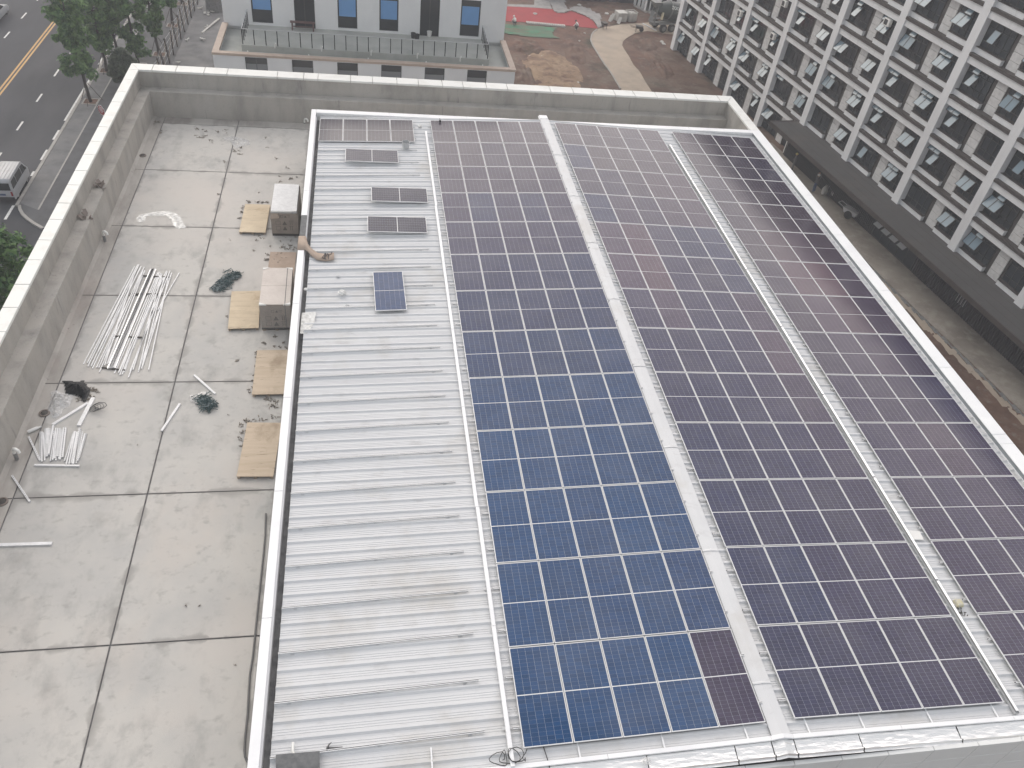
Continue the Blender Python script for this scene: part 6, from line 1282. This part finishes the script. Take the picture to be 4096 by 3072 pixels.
for i in range(9):
    for k in range(13):
        z = 0.1 + 1.1 * k / 12; wf.v.append((-W2 + i * W2 / 4, -L2 - 0.02 - 0.02 * abs(noise.noise(Vector((i * .9, k * .7, 2)))), z))
for i in range(8):
    for k in range(12): a = i * 13 + k; wf.f.append((a, a + 13, a + 14, a + 1))
obj('film', wf.mesh('film', 'wrap_film', True), t)
icons(t, W2, -L2 - 0.004, 0.55)

# bags, film, cable bundles
def crumple(name, q_poly, z, m, label, cat, hgt, res=0.07, sc_=3.0, seed=0):
    poly = [tuple(at(q, z))[:2] for q in q_poly]
    xs = [p[0] for p in poly]; ys = [p[1] for p in poly]; cx_, cy__ = sum(xs) / len(xs), sum(ys) / len(ys)
    o = None; b = MB(); idx = {}
    def inside(x, y):
        c_ = False; j = len(poly) - 1
        for i in range(len(poly)):
            if (poly[i][1] > y) != (poly[j][1] > y) and x < (poly[j][0] - poly[i][0]) * (y - poly[i][1]) / (poly[j][1] - poly[i][1] + 1e-12) + poly[i][0]: c_ = not c_
            j = i
        return c_
    def edge_d(x, y):
        return min(((Vector((x, y)) - Vector(poly[i])).length if False else abs((Vector((x, y)) - Vector(poly[i]) - (Vector(poly[(i + 1) % len(poly)]) - Vector(poly[i])) * max(0, min(1, (Vector((x, y)) - Vector(poly[i])).dot(Vector(poly[(i + 1) % len(poly)]) - Vector(poly[i])) / max(1e-9, (Vector(poly[(i + 1) % len(poly)]) - Vector(poly[i])).length_squared)))).length)) for i in range(len(poly)))
    nx = int((max(xs) - min(xs)) / res) + 1; ny = int((max(ys) - min(ys)) / res) + 1
    def vid(i, j):
        if (i, j) not in idx:
            x = min(xs) + i * res; y = min(ys) + j * res; e_ = min(1, edge_d(x, y) / 0.3) if inside(x, y) else 0
            rid = abs(noise.noise(Vector((x * sc_, y * sc_, seed)))) + 0.5 * abs(noise.noise(Vector((x * sc_ * 2.3, y * sc_ * 2.3, seed + 5))))
            idx[(i, j)] = len(b.v); b.v.append((x + res * .35 * noise.noise(Vector((x * 7, y * 7, seed))), y + res * .35 * noise.noise(Vector((x * 7, y * 7, seed + 3))), z + 0.012 + hgt * (0.25 + 0.75 * e_) * (0.35 + rid) * (0.2 + 0.8 * e_)))
        return idx[(i, j)]
    for i in range(nx):
        for j in range(ny):
            if inside(min(xs) + (i + .5) * res, min(ys) + (j + .5) * res): b.f.append((vid(i, j), vid(i + 1, j), vid(i + 1, j + 1), vid(i, j + 1)))
    o = b.build(name, m, None); return tag(o, label, cat)
kbg = K(0, 1500, 420)
crumple('black_bag', [kbg(1320, 125), kbg(1480, 130), kbg(1620, 160), kbg(1755, 120), kbg(1800, 190), kbg(1905, 300), kbg(1890, 440), kbg(1840, 560), kbg(1760, 575), kbg(1680, 480), kbg(1560, 420), kbg(1360, 410), kbg(1385, 330), kbg(1370, 230)], ZF, 'black_plastic', 'black plastic sack slumped open across a roof joint', 'sack', 0.42, 0.06, 2.2, 1)
crumple('clear_bag', [kbg(1090, 350), kbg(1190, 330), kbg(1280, 380), kbg(1420, 400), kbg(1550, 460), kbg(1520, 560), kbg(1460, 680), kbg(1330, 720), kbg(1290, 850), kbg(1180, 930), kbg(1100, 900), kbg(1060, 800), kbg(990, 770), kbg(1040, 640), kbg(1070, 500)], ZF, 'clear_film', 'clear crumpled plastic bag lying against the black sack', 'plastic bag', 0.34, 0.05, 3.6, 2)
crumple('plastic_film', [k01(1175, 235), k01(1200, 200), k01(1260, 190), k01(1330, 175), k01(1430, 165), k01(1520, 185), k01(1560, 220), k01(1585, 270), k01(1615, 310), k01(1530, 318), k01(1495, 290), k01(1480, 240), k01(1430, 205), k01(1330, 205), k01(1270, 210), k01(1245, 255), k01(1195, 265)], ZF, 'white_film', 'arched strip of white plastic film lying over a roof joint', 'plastic film', 0.07, 0.05, 4, 3)
crumple('plastic_film', [k00(1925, 1190), k00(2010, 1180), k00(2090, 1195), k00(2150, 1215), k00(2165, 1250), k00(2100, 1265), k00(2050, 1285), k00(2010, 1260), k00(2000, 1225), k00(1940, 1215)], ZF, 'clear_film', 'thin clear plastic film scrap near the far roof slabs', 'plastic film', 0.06, 0.05, 4, 4)
def cables(name, q0, q1, wd, m, n, label, seed, plastic=None):
    rr = random.Random(seed); a, b = on(q0), on(q1); d = (b - a); sd_ = Vector((-d.y, d.x, 0)).normalized(); t = thing(name, label, 'cable bundle', tuple(a.lerp(b, .5)))
    c_ = MB(); c2_ = MB()
    for i in range(n):
        f = rr.random(); p = a + d * f + sd_ * rr.gauss(0, wd * 0.33); pts = []; ang = rr.uniform(0, 6.28); L_ = rr.uniform(0.14, 0.30)
        for k in range(5):
            pts.append(p + Vector((math.cos(ang) * L_ * (k - 2) / 2 + rr.uniform(-.05, .05), math.sin(ang) * L_ * (k - 2) / 2 + rr.uniform(-.05, .05), 0.03 + rr.uniform(0, .16) * (1 - abs(k - 2) / 3)))); ang += rr.uniform(-.2, 1.3)
        (c_ if rr.random() < .7 else c2_).tube(pts, 0.013, 5)
    for nm, bb_, mm in (('strands', c_, m), ('pale_strands', c2_, 'cable_pale')):
        o_ = bb_.build(nm, mm, t); o_['kind'] = 'stuff'
    lp = MB(); ctr = a.lerp(b, .2); lp.tube([ctr + Vector((math.cos(k * .5) * .28 + .3 * d.x * k / 12, math.sin(k * .5) * .22, .02 + .01 * k)) for k in range(13)], 0.012, 5).build('loop', m, t)
    return t
cables('green_cable_bundle', k01(2040, 715), k01(1870, 850), 0.36, 'cable_green', 170, 'dark green tangled cable bundle beside the plywood pallets', 5)
cables('green_cable_bundle', kst(2060, 440), kst(1960, 310), 0.26, 'cable_green', 90, 'dark cable bundle tangled with plastic beside a loose strut', 6)
crumple('plastic_film', [kst(1820, 280), kst(1900, 275), kst(1960, 240), kst(2040, 240), kst(2030, 290), kst(1960, 320), kst(1900, 365), kst(1830, 350)], ZF + 0.02, 'clear_film', 'clear plastic scrap caught under the lower cable bundle', 'plastic film', 0.12, 0.05, 4, 7)
# wire coil near the black sack and its scattered clamps
wc = MB(); c = on(kst(745, 440)); wc.tube([c + Vector((math.cos(k * .9) * (.1 + .004 * k) + .01 * k, math.sin(k * .9) * .16, .02 + .006 * k)) for k in range(34)], 0.011, 5); tag(wc.build('wire_coil', 'cable_grey'), 'small grey wire coil beside the wide white channel', 'wire')
# bottle
p = on(kst(35, 700)); b_ = on(kst(112, 668)); t = thing('plastic_bottle', 'crushed clear plastic bottle lying in the roof gutter', 'bottle', tuple(p))
dd = (b_ - p).normalized(); MB().tube([p + Vector((0, 0, .06)), p + dd * .05 + Vector((0, 0, .06)), p + dd * .28 + Vector((0, 0, .06)), p + dd * .36 + Vector((0, 0, .055)), p + dd * .4 + Vector((0, 0, .055))], [.05, .06, .06, .03, .025], 10).build('body', 'bucket_white', t, smooth=True); MB().tube([p + dd * .4 + Vector((0, 0, .055)), p + dd * .43 + Vector((0, 0, .055))], .03, 8).build('cap', 'lamp_clear', t)
# vent pipes with white swan necks
def vent(q, label, h=0.28):
    p = on(q); t = thing('vent_pipe', label, 'vent pipe', tuple(p))
    MB().tube([p, p + Vector((0, 0, h))], 0.062, 10).build('sleeve', 'pvc_grey', t, smooth=True)
    MB().tube([p + Vector((0, 0, h - .02)), p + Vector((0, 0, h + .14)), p + Vector((.03, -.02, h + .21)), p + Vector((.1, -.05, h + .24)), p + Vector((.17, -.08, h + .2)), p + Vector((.19, -.09, h + .1))], 0.05, 10).build('swan_neck', 'pvc', t, smooth=True)
vent(k00(1352, 990), 'white swan neck vent pipe in the far left floor corner'); vent(k01(908, 425), 'white swan neck vent pipe beside the ledge near the plastic film strip'); vent(k02(148, 650), 'white swan neck vent pipe beside the strut fans'); 
vent(k10(420, 1065), 'low vent pipe at the foot of the far parapet', 0.05)
def drain(q, label):
    p = on(q, .004); t = thing('roof_drain', label, 'roof drain', tuple(p)); MB().lathe([(.17, 0), (.17, .03), (.13, .045), (.12, .03), (.1, .01)], tuple(p), 18).build('rim', 'drain_rim', t, smooth=True); MB().lathe([(.115, .008), (.11, .03), (.05, .05), (.01, .052)], tuple(p), 16).build('grate', 'drain', t)
drain(k00(1233, 1345), 'round roof drain by the ledge on the farthest slabs'); drain(kst(215, 480), 'round roof drain beside the clear plastic bag'); drain(k02(18, 1020), 'round roof drain by the ledge below the lone slotted strut')
# cable lying along the metal roof wall
cp = [k03(2200, 520), k03(2185, 700), k03(2160, 850), k03(2150, 1000), k03(2140, 1200), k03(2118, 1400), k03(2112, 1500), k03(2118, 1560), k03(2135, 1600), k03(2160, 1630)]
cp = [k12(85, 1120), k12(80, 1300), k12(62, 1500), k12(45, 1659)] + cp[1:]
tag(MB().tube([on(q, .03) for q in cp], 0.028, 7).build('black_cable', 'cable_grey', None, smooth=True), 'thick dark cable running along the foot of the metal roof wall', 'cable')
# scraps of wood and leaves: nobody could count them
lt = MB(); rr = random.Random(77)
def scrap(p, s, z):
    a = rr.uniform(0, 6.28); c_, s_ = math.cos(a), math.sin(a); l = s * rr.uniform(.4, 1.1); w_ = s * rr.uniform(.1, .3); h1, h2 = rr.uniform(0, .05), rr.uniform(0, .05)
    lt.add([(p.x - c_ * l - s_ * w_, p.y - s_ * l + c_ * w_, z + h1), (p.x - c_ * l + s_ * w_, p.y - s_ * l - c_ * w_, z + .004), (p.x + c_ * l + s_ * w_, p.y + s_ * l - c_ * w_, z + h2), (p.x + c_ * l - s_ * w_, p.y + s_ * l + c_ * w_, z + .006)], [(0, 1, 2, 3)])
for kf, pts, n, sp, s in ((kb1, [(400, 640), (420, 560), (445, 510), (640, 430), (690, 435), (760, 430), (515, 430)], 9, 12, .07), (kb1, [(580, 870), (620, 935), (650, 880), (710, 910), (930, 950), (990, 880), (1080, 935), (1140, 890), (800, 1010), (590, 1065)], 4, 14, .06), (kb1, [(1000, 1050), (960, 1030), (1060, 1010), (1120, 1050)], 8, 22, .07), (kb1, [(760, 1130), (770, 1190), (745, 1200), (900, 1130), (930, 1110), (870, 1180), (930, 1220), (985, 1168)], 8, 18, .07), (kb1, [(930, 150), (1090, 115), (1170, 100), (1060, 130), (935, 90), (660, 300), (120, 320)], 3, 10, .07),
                      (kb2, [(575, 970), (600, 985), (720, 1020), (800, 1020), (840, 970), (880, 1035), (735, 885)], 5, 12, .07), (kb2, [(495, 1085), (480, 1120), (490, 1160), (490, 1210), (480, 1275), (475, 1340), (465, 1400), (450, 1470)], 6, 8, .06), (kb2, [(220, 1205), (95, 625), (385, 1585), (430, 1560), (395, 1630)], 4, 10, .06),
                      (k12, [(100, 130), (140, 150), (170, 180), (150, 200), (40, 315), (160, 300)], 9, 24, .06), (k02, [(2080, 360), (2100, 420), (2080, 480), (2130, 320), (2090, 530), (2150, 330)], 8, 16, .06), (k00, [(1350, 1050), (1375, 1060), (1390, 1150), (1770, 1130), (1880, 1140), (1950, 1138), (1720, 1190), (1770, 1190), (1820, 1215), (2080, 1275), (2030, 1300), (1945, 1395), (2090, 1328), (1700, 1118)], 5, 12, .09),
                      (k10, [(85, 1190), (170, 1370), (270, 1450), (300, 1545), (210, 1570), (105, 1275)], 3, 10, .08), (k01, [(1930, 680), (2045, 1460), (1980, 410), (1190, 690)], 2, 8, .05), (kst, [(740, 220), (770, 230), (720, 290), (700, 320), (600, 330), (790, 240)], 9, 20, .06), (k03, [(2040, 770), (1720, 255), (1610, 255)], 3, 8, .04), (k02, [(700, 0), (1975, 268), (1190, 530)], 2, 4, .04)):
    for a, b in pts:
        for _ in range(n): scrap(on(kf(a + rr.gauss(0, sp), b + rr.gauss(0, sp * .6))), s, ZF + 0.006)
for a, b in ((450, 1240), (500, 1150), (540, 1090), (1120, 1450), (470, 1350)):
    pass
mat('scrap_brown', (0.16, 0.14, 0.12), 0.8, n_scale=14, c2=(0.3, 0.27, 0.22), coord='World')
o = lt.build('wood_scraps', 'scrap_brown'); tag(o, 'brown splinters and dry leaf scraps strewn over the concrete roof', 'scraps', None, 'stuff')
# rag on the ledge
for q, lb in ((k00(868, 1620), 'small grey rag on the ledge farther from the plastic film'), (k01(765, 215), 'crumpled grey rags on the left ledge opposite the plastic film')):
    p = at(q, ZL); m_ = MB()
    rr = random.Random(int(q[0]))
    for k in range(7): a = p + Vector((rr.uniform(-.2, .2), rr.uniform(-.3, .3), 0.02)); m_.bar(a, a + Vector((rr.uniform(-.25, .25), rr.uniform(-.25, .25), rr.uniform(.02, .2))), .14, .02)
    tag(m_.build('rag', 'drain_rim'), lb, 'rag')

# ================================================================ LOOSE THINGS ON THE METAL ROOF
def R1(q, off=-0.13): return onroof(q, off)
ks1 = lambda a, b: (1180 + a / 5.53, 820 + b / 5.53)
# cardboard draped over the parapet
cb = MB(); y0, y1 = at(ks1(150, 690), ZC).y, at(ks1(130, 1000), ZC).y; ysh = at(ks1(420, 1240), -0.4).y
cpth = [(BL - 0.05, 0.0, ZC + 0.012), (TL + 0.02, 0.0, ZC + 0.018), (TL + 0.12, -0.25, ZC - 0.05), (TL + 0.28, -0.6, zr(-11.2) + 0.13), (TL + 0.5, -0.85, zr(-11) + 0.08), (TL + 0.85, -0.95, zr(-10.7) + 0.07), (TL + 1.15, -0.92, zr(-10.4) + 0.12)]
for i_, (x, dy, z) in enumerate(cpth):
    ym = (y0 + y1) / 2 + dy * 0.85; hw_ = abs(y0 - y1) / 2 * (1 if i_ < 2 else 0.5); cb.v += [(x, ym + hw_, z), (x, ym, z + 0.012), (x, ym - hw_, z)]
for i in range(len(cpth) - 1):
    for k in range(2): cb.f.append((i * 3 + k, i * 3 + k + 1, i * 3 + 4 + k, i * 3 + 3 + k))
o = cb.build('cardboard_sheet', 'cardboard', None, smooth=True); o.modifiers.new('s', 'SOLIDIFY').thickness = 0.008; tag(o, 'brown cardboard sheet draped over the bare gap in the parapet coping', 'cardboard')
MB().box(BL - 0.02, TL, ex1 - 0.0, ex0 - 0.004, ZC - 0.044, ZC - 0.01).build('bare_coping_bed', 'slate', hall)
MB().box(BL - 0.02, TL, cdb + 0.25, ex1 - 0.004, ZC - 0.044, ZC - 0.012).build('bare_coping_bed', 'slate', hall)
p = R1(ks1(690, 1165), -.1); rr = random.Random(2); m_ = MB()
for k in range(9): a = p + Vector((rr.uniform(-.18, .18), rr.uniform(-.15, .15), .02)); m_.tube([a, a + Vector((rr.uniform(-.15, .15), rr.uniform(-.15, .15), .1)), a + Vector((rr.uniform(-.2, .2), rr.uniform(-.2, .2), .03))], .014, 5)
tag(m_.build('clamp_heap', 'steel_dark', None), 'little heap of dark clamps at the end of the cardboard sheet', 'clamps', None, 'stuff')
# plastic film hung on the parapet inner faces
def drape(pa, pb, depth_a, depth_b, n, seed, label, axis='x'):
    b = MB()
    for i in range(n + 1):
        f = i / n; pt = Vector(pa).lerp(Vector(pb), f); dz = depth_a + (depth_b - depth_a) * f
        for k in range(6):
            s = k / 5; w_ = 0.025 * noise.noise(Vector((f * 9 + s * 3, s * 2, seed))); off = Vector((0, -s * dz[0] + w_, -s * dz[1])) if axis == 'x' else Vector((-s * dz[0] + w_, 0, -s * dz[1])); b.v.append(tuple(pt + off))
    for i in range(n):
        for k in range(5): a = i * 6 + k; b.f.append((a, a + 6, a + 7, a + 1))
    return tag(b.build('plastic_sheet', 'wrap_film', None, smooth=True), label, 'plastic sheet')
ptop = c0.y + PL + 0.02
drape((TL + .05, BF - .37, ZC - .02), (-3.6, BF - .37, ZC - .02), Vector((BF - .37 - ptop, .16, 0)), Vector((BF - .37 - ptop, .05, 0)), 60, 1, 'clear plastic sheet hung from the far parapet behind the corner panels')
drape((6.8, BF - .37, ZC - .02), (IR - .06, BF - .37, ZC - .02), Vector((.3, .1, 0)), Vector((.35, .2, 0)), 40, 2, 'clear plastic sheet hung in the far right parapet corner')
# crumpled white film balls and scraps
def rag3(p, s, m, label, seed):
    rr = random.Random(seed); b = MB(); n = 9
    for i in range(n + 1):
        for k in range(12):
            th = math.pi * i / n; ph = k * math.pi / 6; w_ = 0.65 + 0.7 * abs(noise.noise(Vector((math.sin(th) * math.cos(ph) * 2 + seed, math.sin(th) * math.sin(ph) * 2, math.cos(th) * 2))))
            b.v.append((p.x + s * math.sin(th) * math.cos(ph) * w_, p.y + s * .8 * math.sin(th) * math.sin(ph) * w_, p.z + max(0, s * .75 * (1 + math.cos(th) * w_) * .8)))
    for i in range(n):
        for k in range(12): b.f.append((i * 12 + k, i * 12 + (k + 1) % 12, (i + 1) * 12 + (k + 1) % 12, (i + 1) * 12 + k))
    return tag(b.build('film_ball', m), label, 'plastic film')
rag3(R1(k11(748, 890)), .19, 'white_film', 'crumpled ball of white plastic film on the ribbed roof left of the blue panel', 3)
rag3(R1(k11(710, 738)), .08, 'galv', 'small crumpled foil scrap on the ribbed roof above the film ball', 4)
rag3(R1(k11(790, 990)), .09, 'galv', 'small crumpled foil scrap on a rail below the film ball', 5)
p = R1(k11(440, 1110), 0.0); b = MB(); b.v = [(p.x - .2, p.y + .5, ZC - .12), (p.x + .3, p.y + .55, ZC - .1), (p.x + .25, p.y, ZC - .17), (p.x + .02, p.y - .6, ZC - .2), (p.x - .22, p.y - .55, ZC - .22)]; b.f = [(0, 1, 2, 4), (2, 3, 4)]
o = b.build('paper_sheet', 'white_film'); o.modifiers.new('s', 'SOLIDIFY').thickness = .006; tag(o, 'white torn sheet hanging from the left gutter edge', 'plastic film')
# foil knot on the coping edge
rag3(R1(k11(430, 850), 0.02), .09, 'white_film', 'white plastic knot tied at the left gutter edge', 6)
# bucket and tools near the far row
p = R1(k10(1293, 1285), -.1); bucket((p.x, p.y, p.z), .19, .36, 'galv', 'grey paint bucket standing on the roof before the corner panel row')
rag3(R1(k10(1415, 1105)), .14, 'white_film', 'crumpled white wrapper beside the corner panel row', 8)
p = R1(k10(1590, 1050), 0.03); t = thing('small_brush', 'small dark brush left on a panel at the far end', 'brush', tuple(p)); MB().box(p.x - .05, p.x + .05, p.y - .09, p.y + .02, p.z, p.z + .07).build('head', 'iron_dark', t); MB().bar(p + Vector((0, 0, .05)), p + Vector((0, .2, .07)), .025, .02).build('handle', 'iron_dark', t)
# hammer, bent pipe, slate at the front
p = R1(k13(630, 1490), -.1); t = thing('claw_hammer', 'claw hammer lying on a rail near the front eaves', 'hammer', tuple(p))
MB().bar(p + Vector((-.02, .0, .03)), p + Vector((.30, -.02, .03)), .028, .022).build('handle', 'steel_dark', t); MB().tube([p + Vector((-.04, -.06, .04)), p + Vector((-.03, 0, .05)), p + Vector((0, .06, .05)), p + Vector((.05, .11, .04))], [.022, .026, .018, .008], 8).build('head', 'steel_dark', t)
p = R1(k13(318, 1500), -.1); tag(MB().tube([p + Vector((0, .14, .04)), p + Vector((.0, -.05, .04)), p + Vector((.03, -.12, .04)), p + Vector((.12, -.15, .04)), p + Vector((.18, -.14, .04))], .03, 10).build('bent_pipe', 'pvc', None, smooth=True), 'white bent pipe offcut lying beside the slate board', 'pipe')
sa = [R1(k13(172, 1548), 0.0), R1(k13(550, 1515), 0.0), R1(k13(552, 1760), 0.0), R1(k13(172, 1800), 0.0)]
b = MB(); zz = max(v.z for v in sa); b.hexa([(v.x, v.y, v.z) for v in (sa[3], sa[2], sa[1], sa[0])] + [(v.x, v.y, v.z + .025) for v in (sa[3], sa[2], sa[1], sa[0])]); tag(b.build('slate_board', 'slate'), 'mottled dark grey board lying across rails at the front eaves', 'board')
# cable tangle at the trunking foot
ct_ = MB(); rr = random.Random(9); p = R1(k13(2130, 1590), -.08); P_ = [p]
for k in range(46):
    a = k * 0.55; P_.append(p + Vector((math.cos(a) * (.16 + .1 * math.sin(k * .37)) + .012 * (k - 10), math.sin(a) * (.16 + .06 * math.cos(k * .5)), .02 + .002 * k)))
P_ += [R1(K(1600, 2850, 1000)(1110, 430), -.08), R1(K(1600, 2850, 1000)(1080, 400), -.08), R1(K(1600, 2850, 1000)(1110, 360), -.06), R1(K(1600, 2850, 1000)(1125, 320), -.03)]
tag(ct_.tube(P_, .009, 6).build('cable_tangle', 'cable_black', None, smooth=True), 'tangled dark cable at the front foot of the white trunking', 'cable')
tag(MB().tube([R1(K(1600, 2850, 1000)(1270, 305), -.06), R1(K(1600, 2850, 1000)(1310, 430), -.08), R1(K(1600, 2850, 1000)(1325, 488), -.1)], .012, 6).build('panel_lead', 'cable_black'), 'dark lead running from the front panels over the eaves flashing', 'cable')
# plastic cup of film in the gutter, yellow pack, paper on right slope
rag3(Vector((-3.05, -.55, zr(-3) + .02)), .12, 'clear_film', 'clear plastic bag tucked into the foil covered gutter', 11)
pk = onroofr((3780 + 700 / 13.8, 2360 + 800 / 13.8), -.1); t = thing('yellow_packet', 'torn yellow and white packet beside the cable tray', 'packet', tuple(pk))
MB().hexa([(pk.x - .11, pk.y - .13, pk.z), (pk.x + .14, pk.y - .1, pk.z), (pk.x + .15, pk.y + .12, pk.z), (pk.x - .1, pk.y + .14, pk.z), (pk.x - .08, pk.y - .1, pk.z + .12), (pk.x + .1, pk.y - .08, pk.z + .1), (pk.x + .12, pk.y + .1, pk.z + .12), (pk.x - .07, pk.y + .11, pk.z + .14)]).build('packet', 'yellow_pack', t, bevel=.02)
sc2 = MB()
for k in range(12): a = pk + Vector((rr.uniform(-.14, .1), rr.uniform(-.38, -.1), .01)); sc2.tube([a, a + Vector((rr.uniform(-.06, .06), rr.uniform(-.06, .06), .05))], .012, 5)
o = sc2.build('spilled_bolts', 'drain', t); o['kind'] = 'stuff'
pp = onroofr(k32(1270, 1310), -.1); tag(MB().hexa([(pp.x - .22, pp.y - .17, pp.z), (pp.x + .2, pp.y - .2, pp.z), (pp.x + .24, pp.y + .16, pp.z), (pp.x - .18, pp.y + .2, pp.z), (pp.x - .2, pp.y - .15, pp.z + .03), (pp.x + .18, pp.y - .18, pp.z + .035), (pp.x + .22, pp.y + .14, pp.z + .03), (pp.x - .16, pp.y + .18, pp.z + .04)]).build('paper_packet', 'bucket_white', None, bevel=.01), 'flat white paper packet on bare sheeting beside the cable tray', 'packet')
pp = onroofr(k31(208, 1318), -.1); t = thing('end_clamp', 'loose metal clamp lying on bare sheeting beside the cable tray', 'clamp', tuple(pp)); MB().box(pp.x - .05, pp.x + .05, pp.y - .03, pp.y + .03, pp.z, pp.z + .05).build('block', 'galv', t); MB().tube([pp + Vector((0, 0, .05)), pp + Vector((0, 0, .1))], .012, 6).build('bolt', 'steel_dark', t)
#--HAZE--
# ================================================================ HAZE: one box of thin air round everything
hz = bpy.data.materials.new('haze_air'); hz.use_nodes = True; hn = hz.node_tree.nodes; hn.remove(hn['Principled BSDF'])
pv = hn.new('ShaderNodeVolumePrincipled'); pv.inputs['Color'].default_value = (0.93, 0.95, 1.0, 1); pv.inputs['Density'].default_value = 0.0013; pv.inputs['Anisotropy'].default_value = 0.0
hz.node_tree.links.new(pv.outputs[0], hn['Material Output'].inputs['Volume']); MATS['haze_air'] = hz
o = MB().box(-160, 160, -90, 290, GZ - 1.0, 22.0).build('haze', 'haze_air'); o['kind'] = 'stuff'; o['label'] = 'thin pale haze filling the air over the whole site'
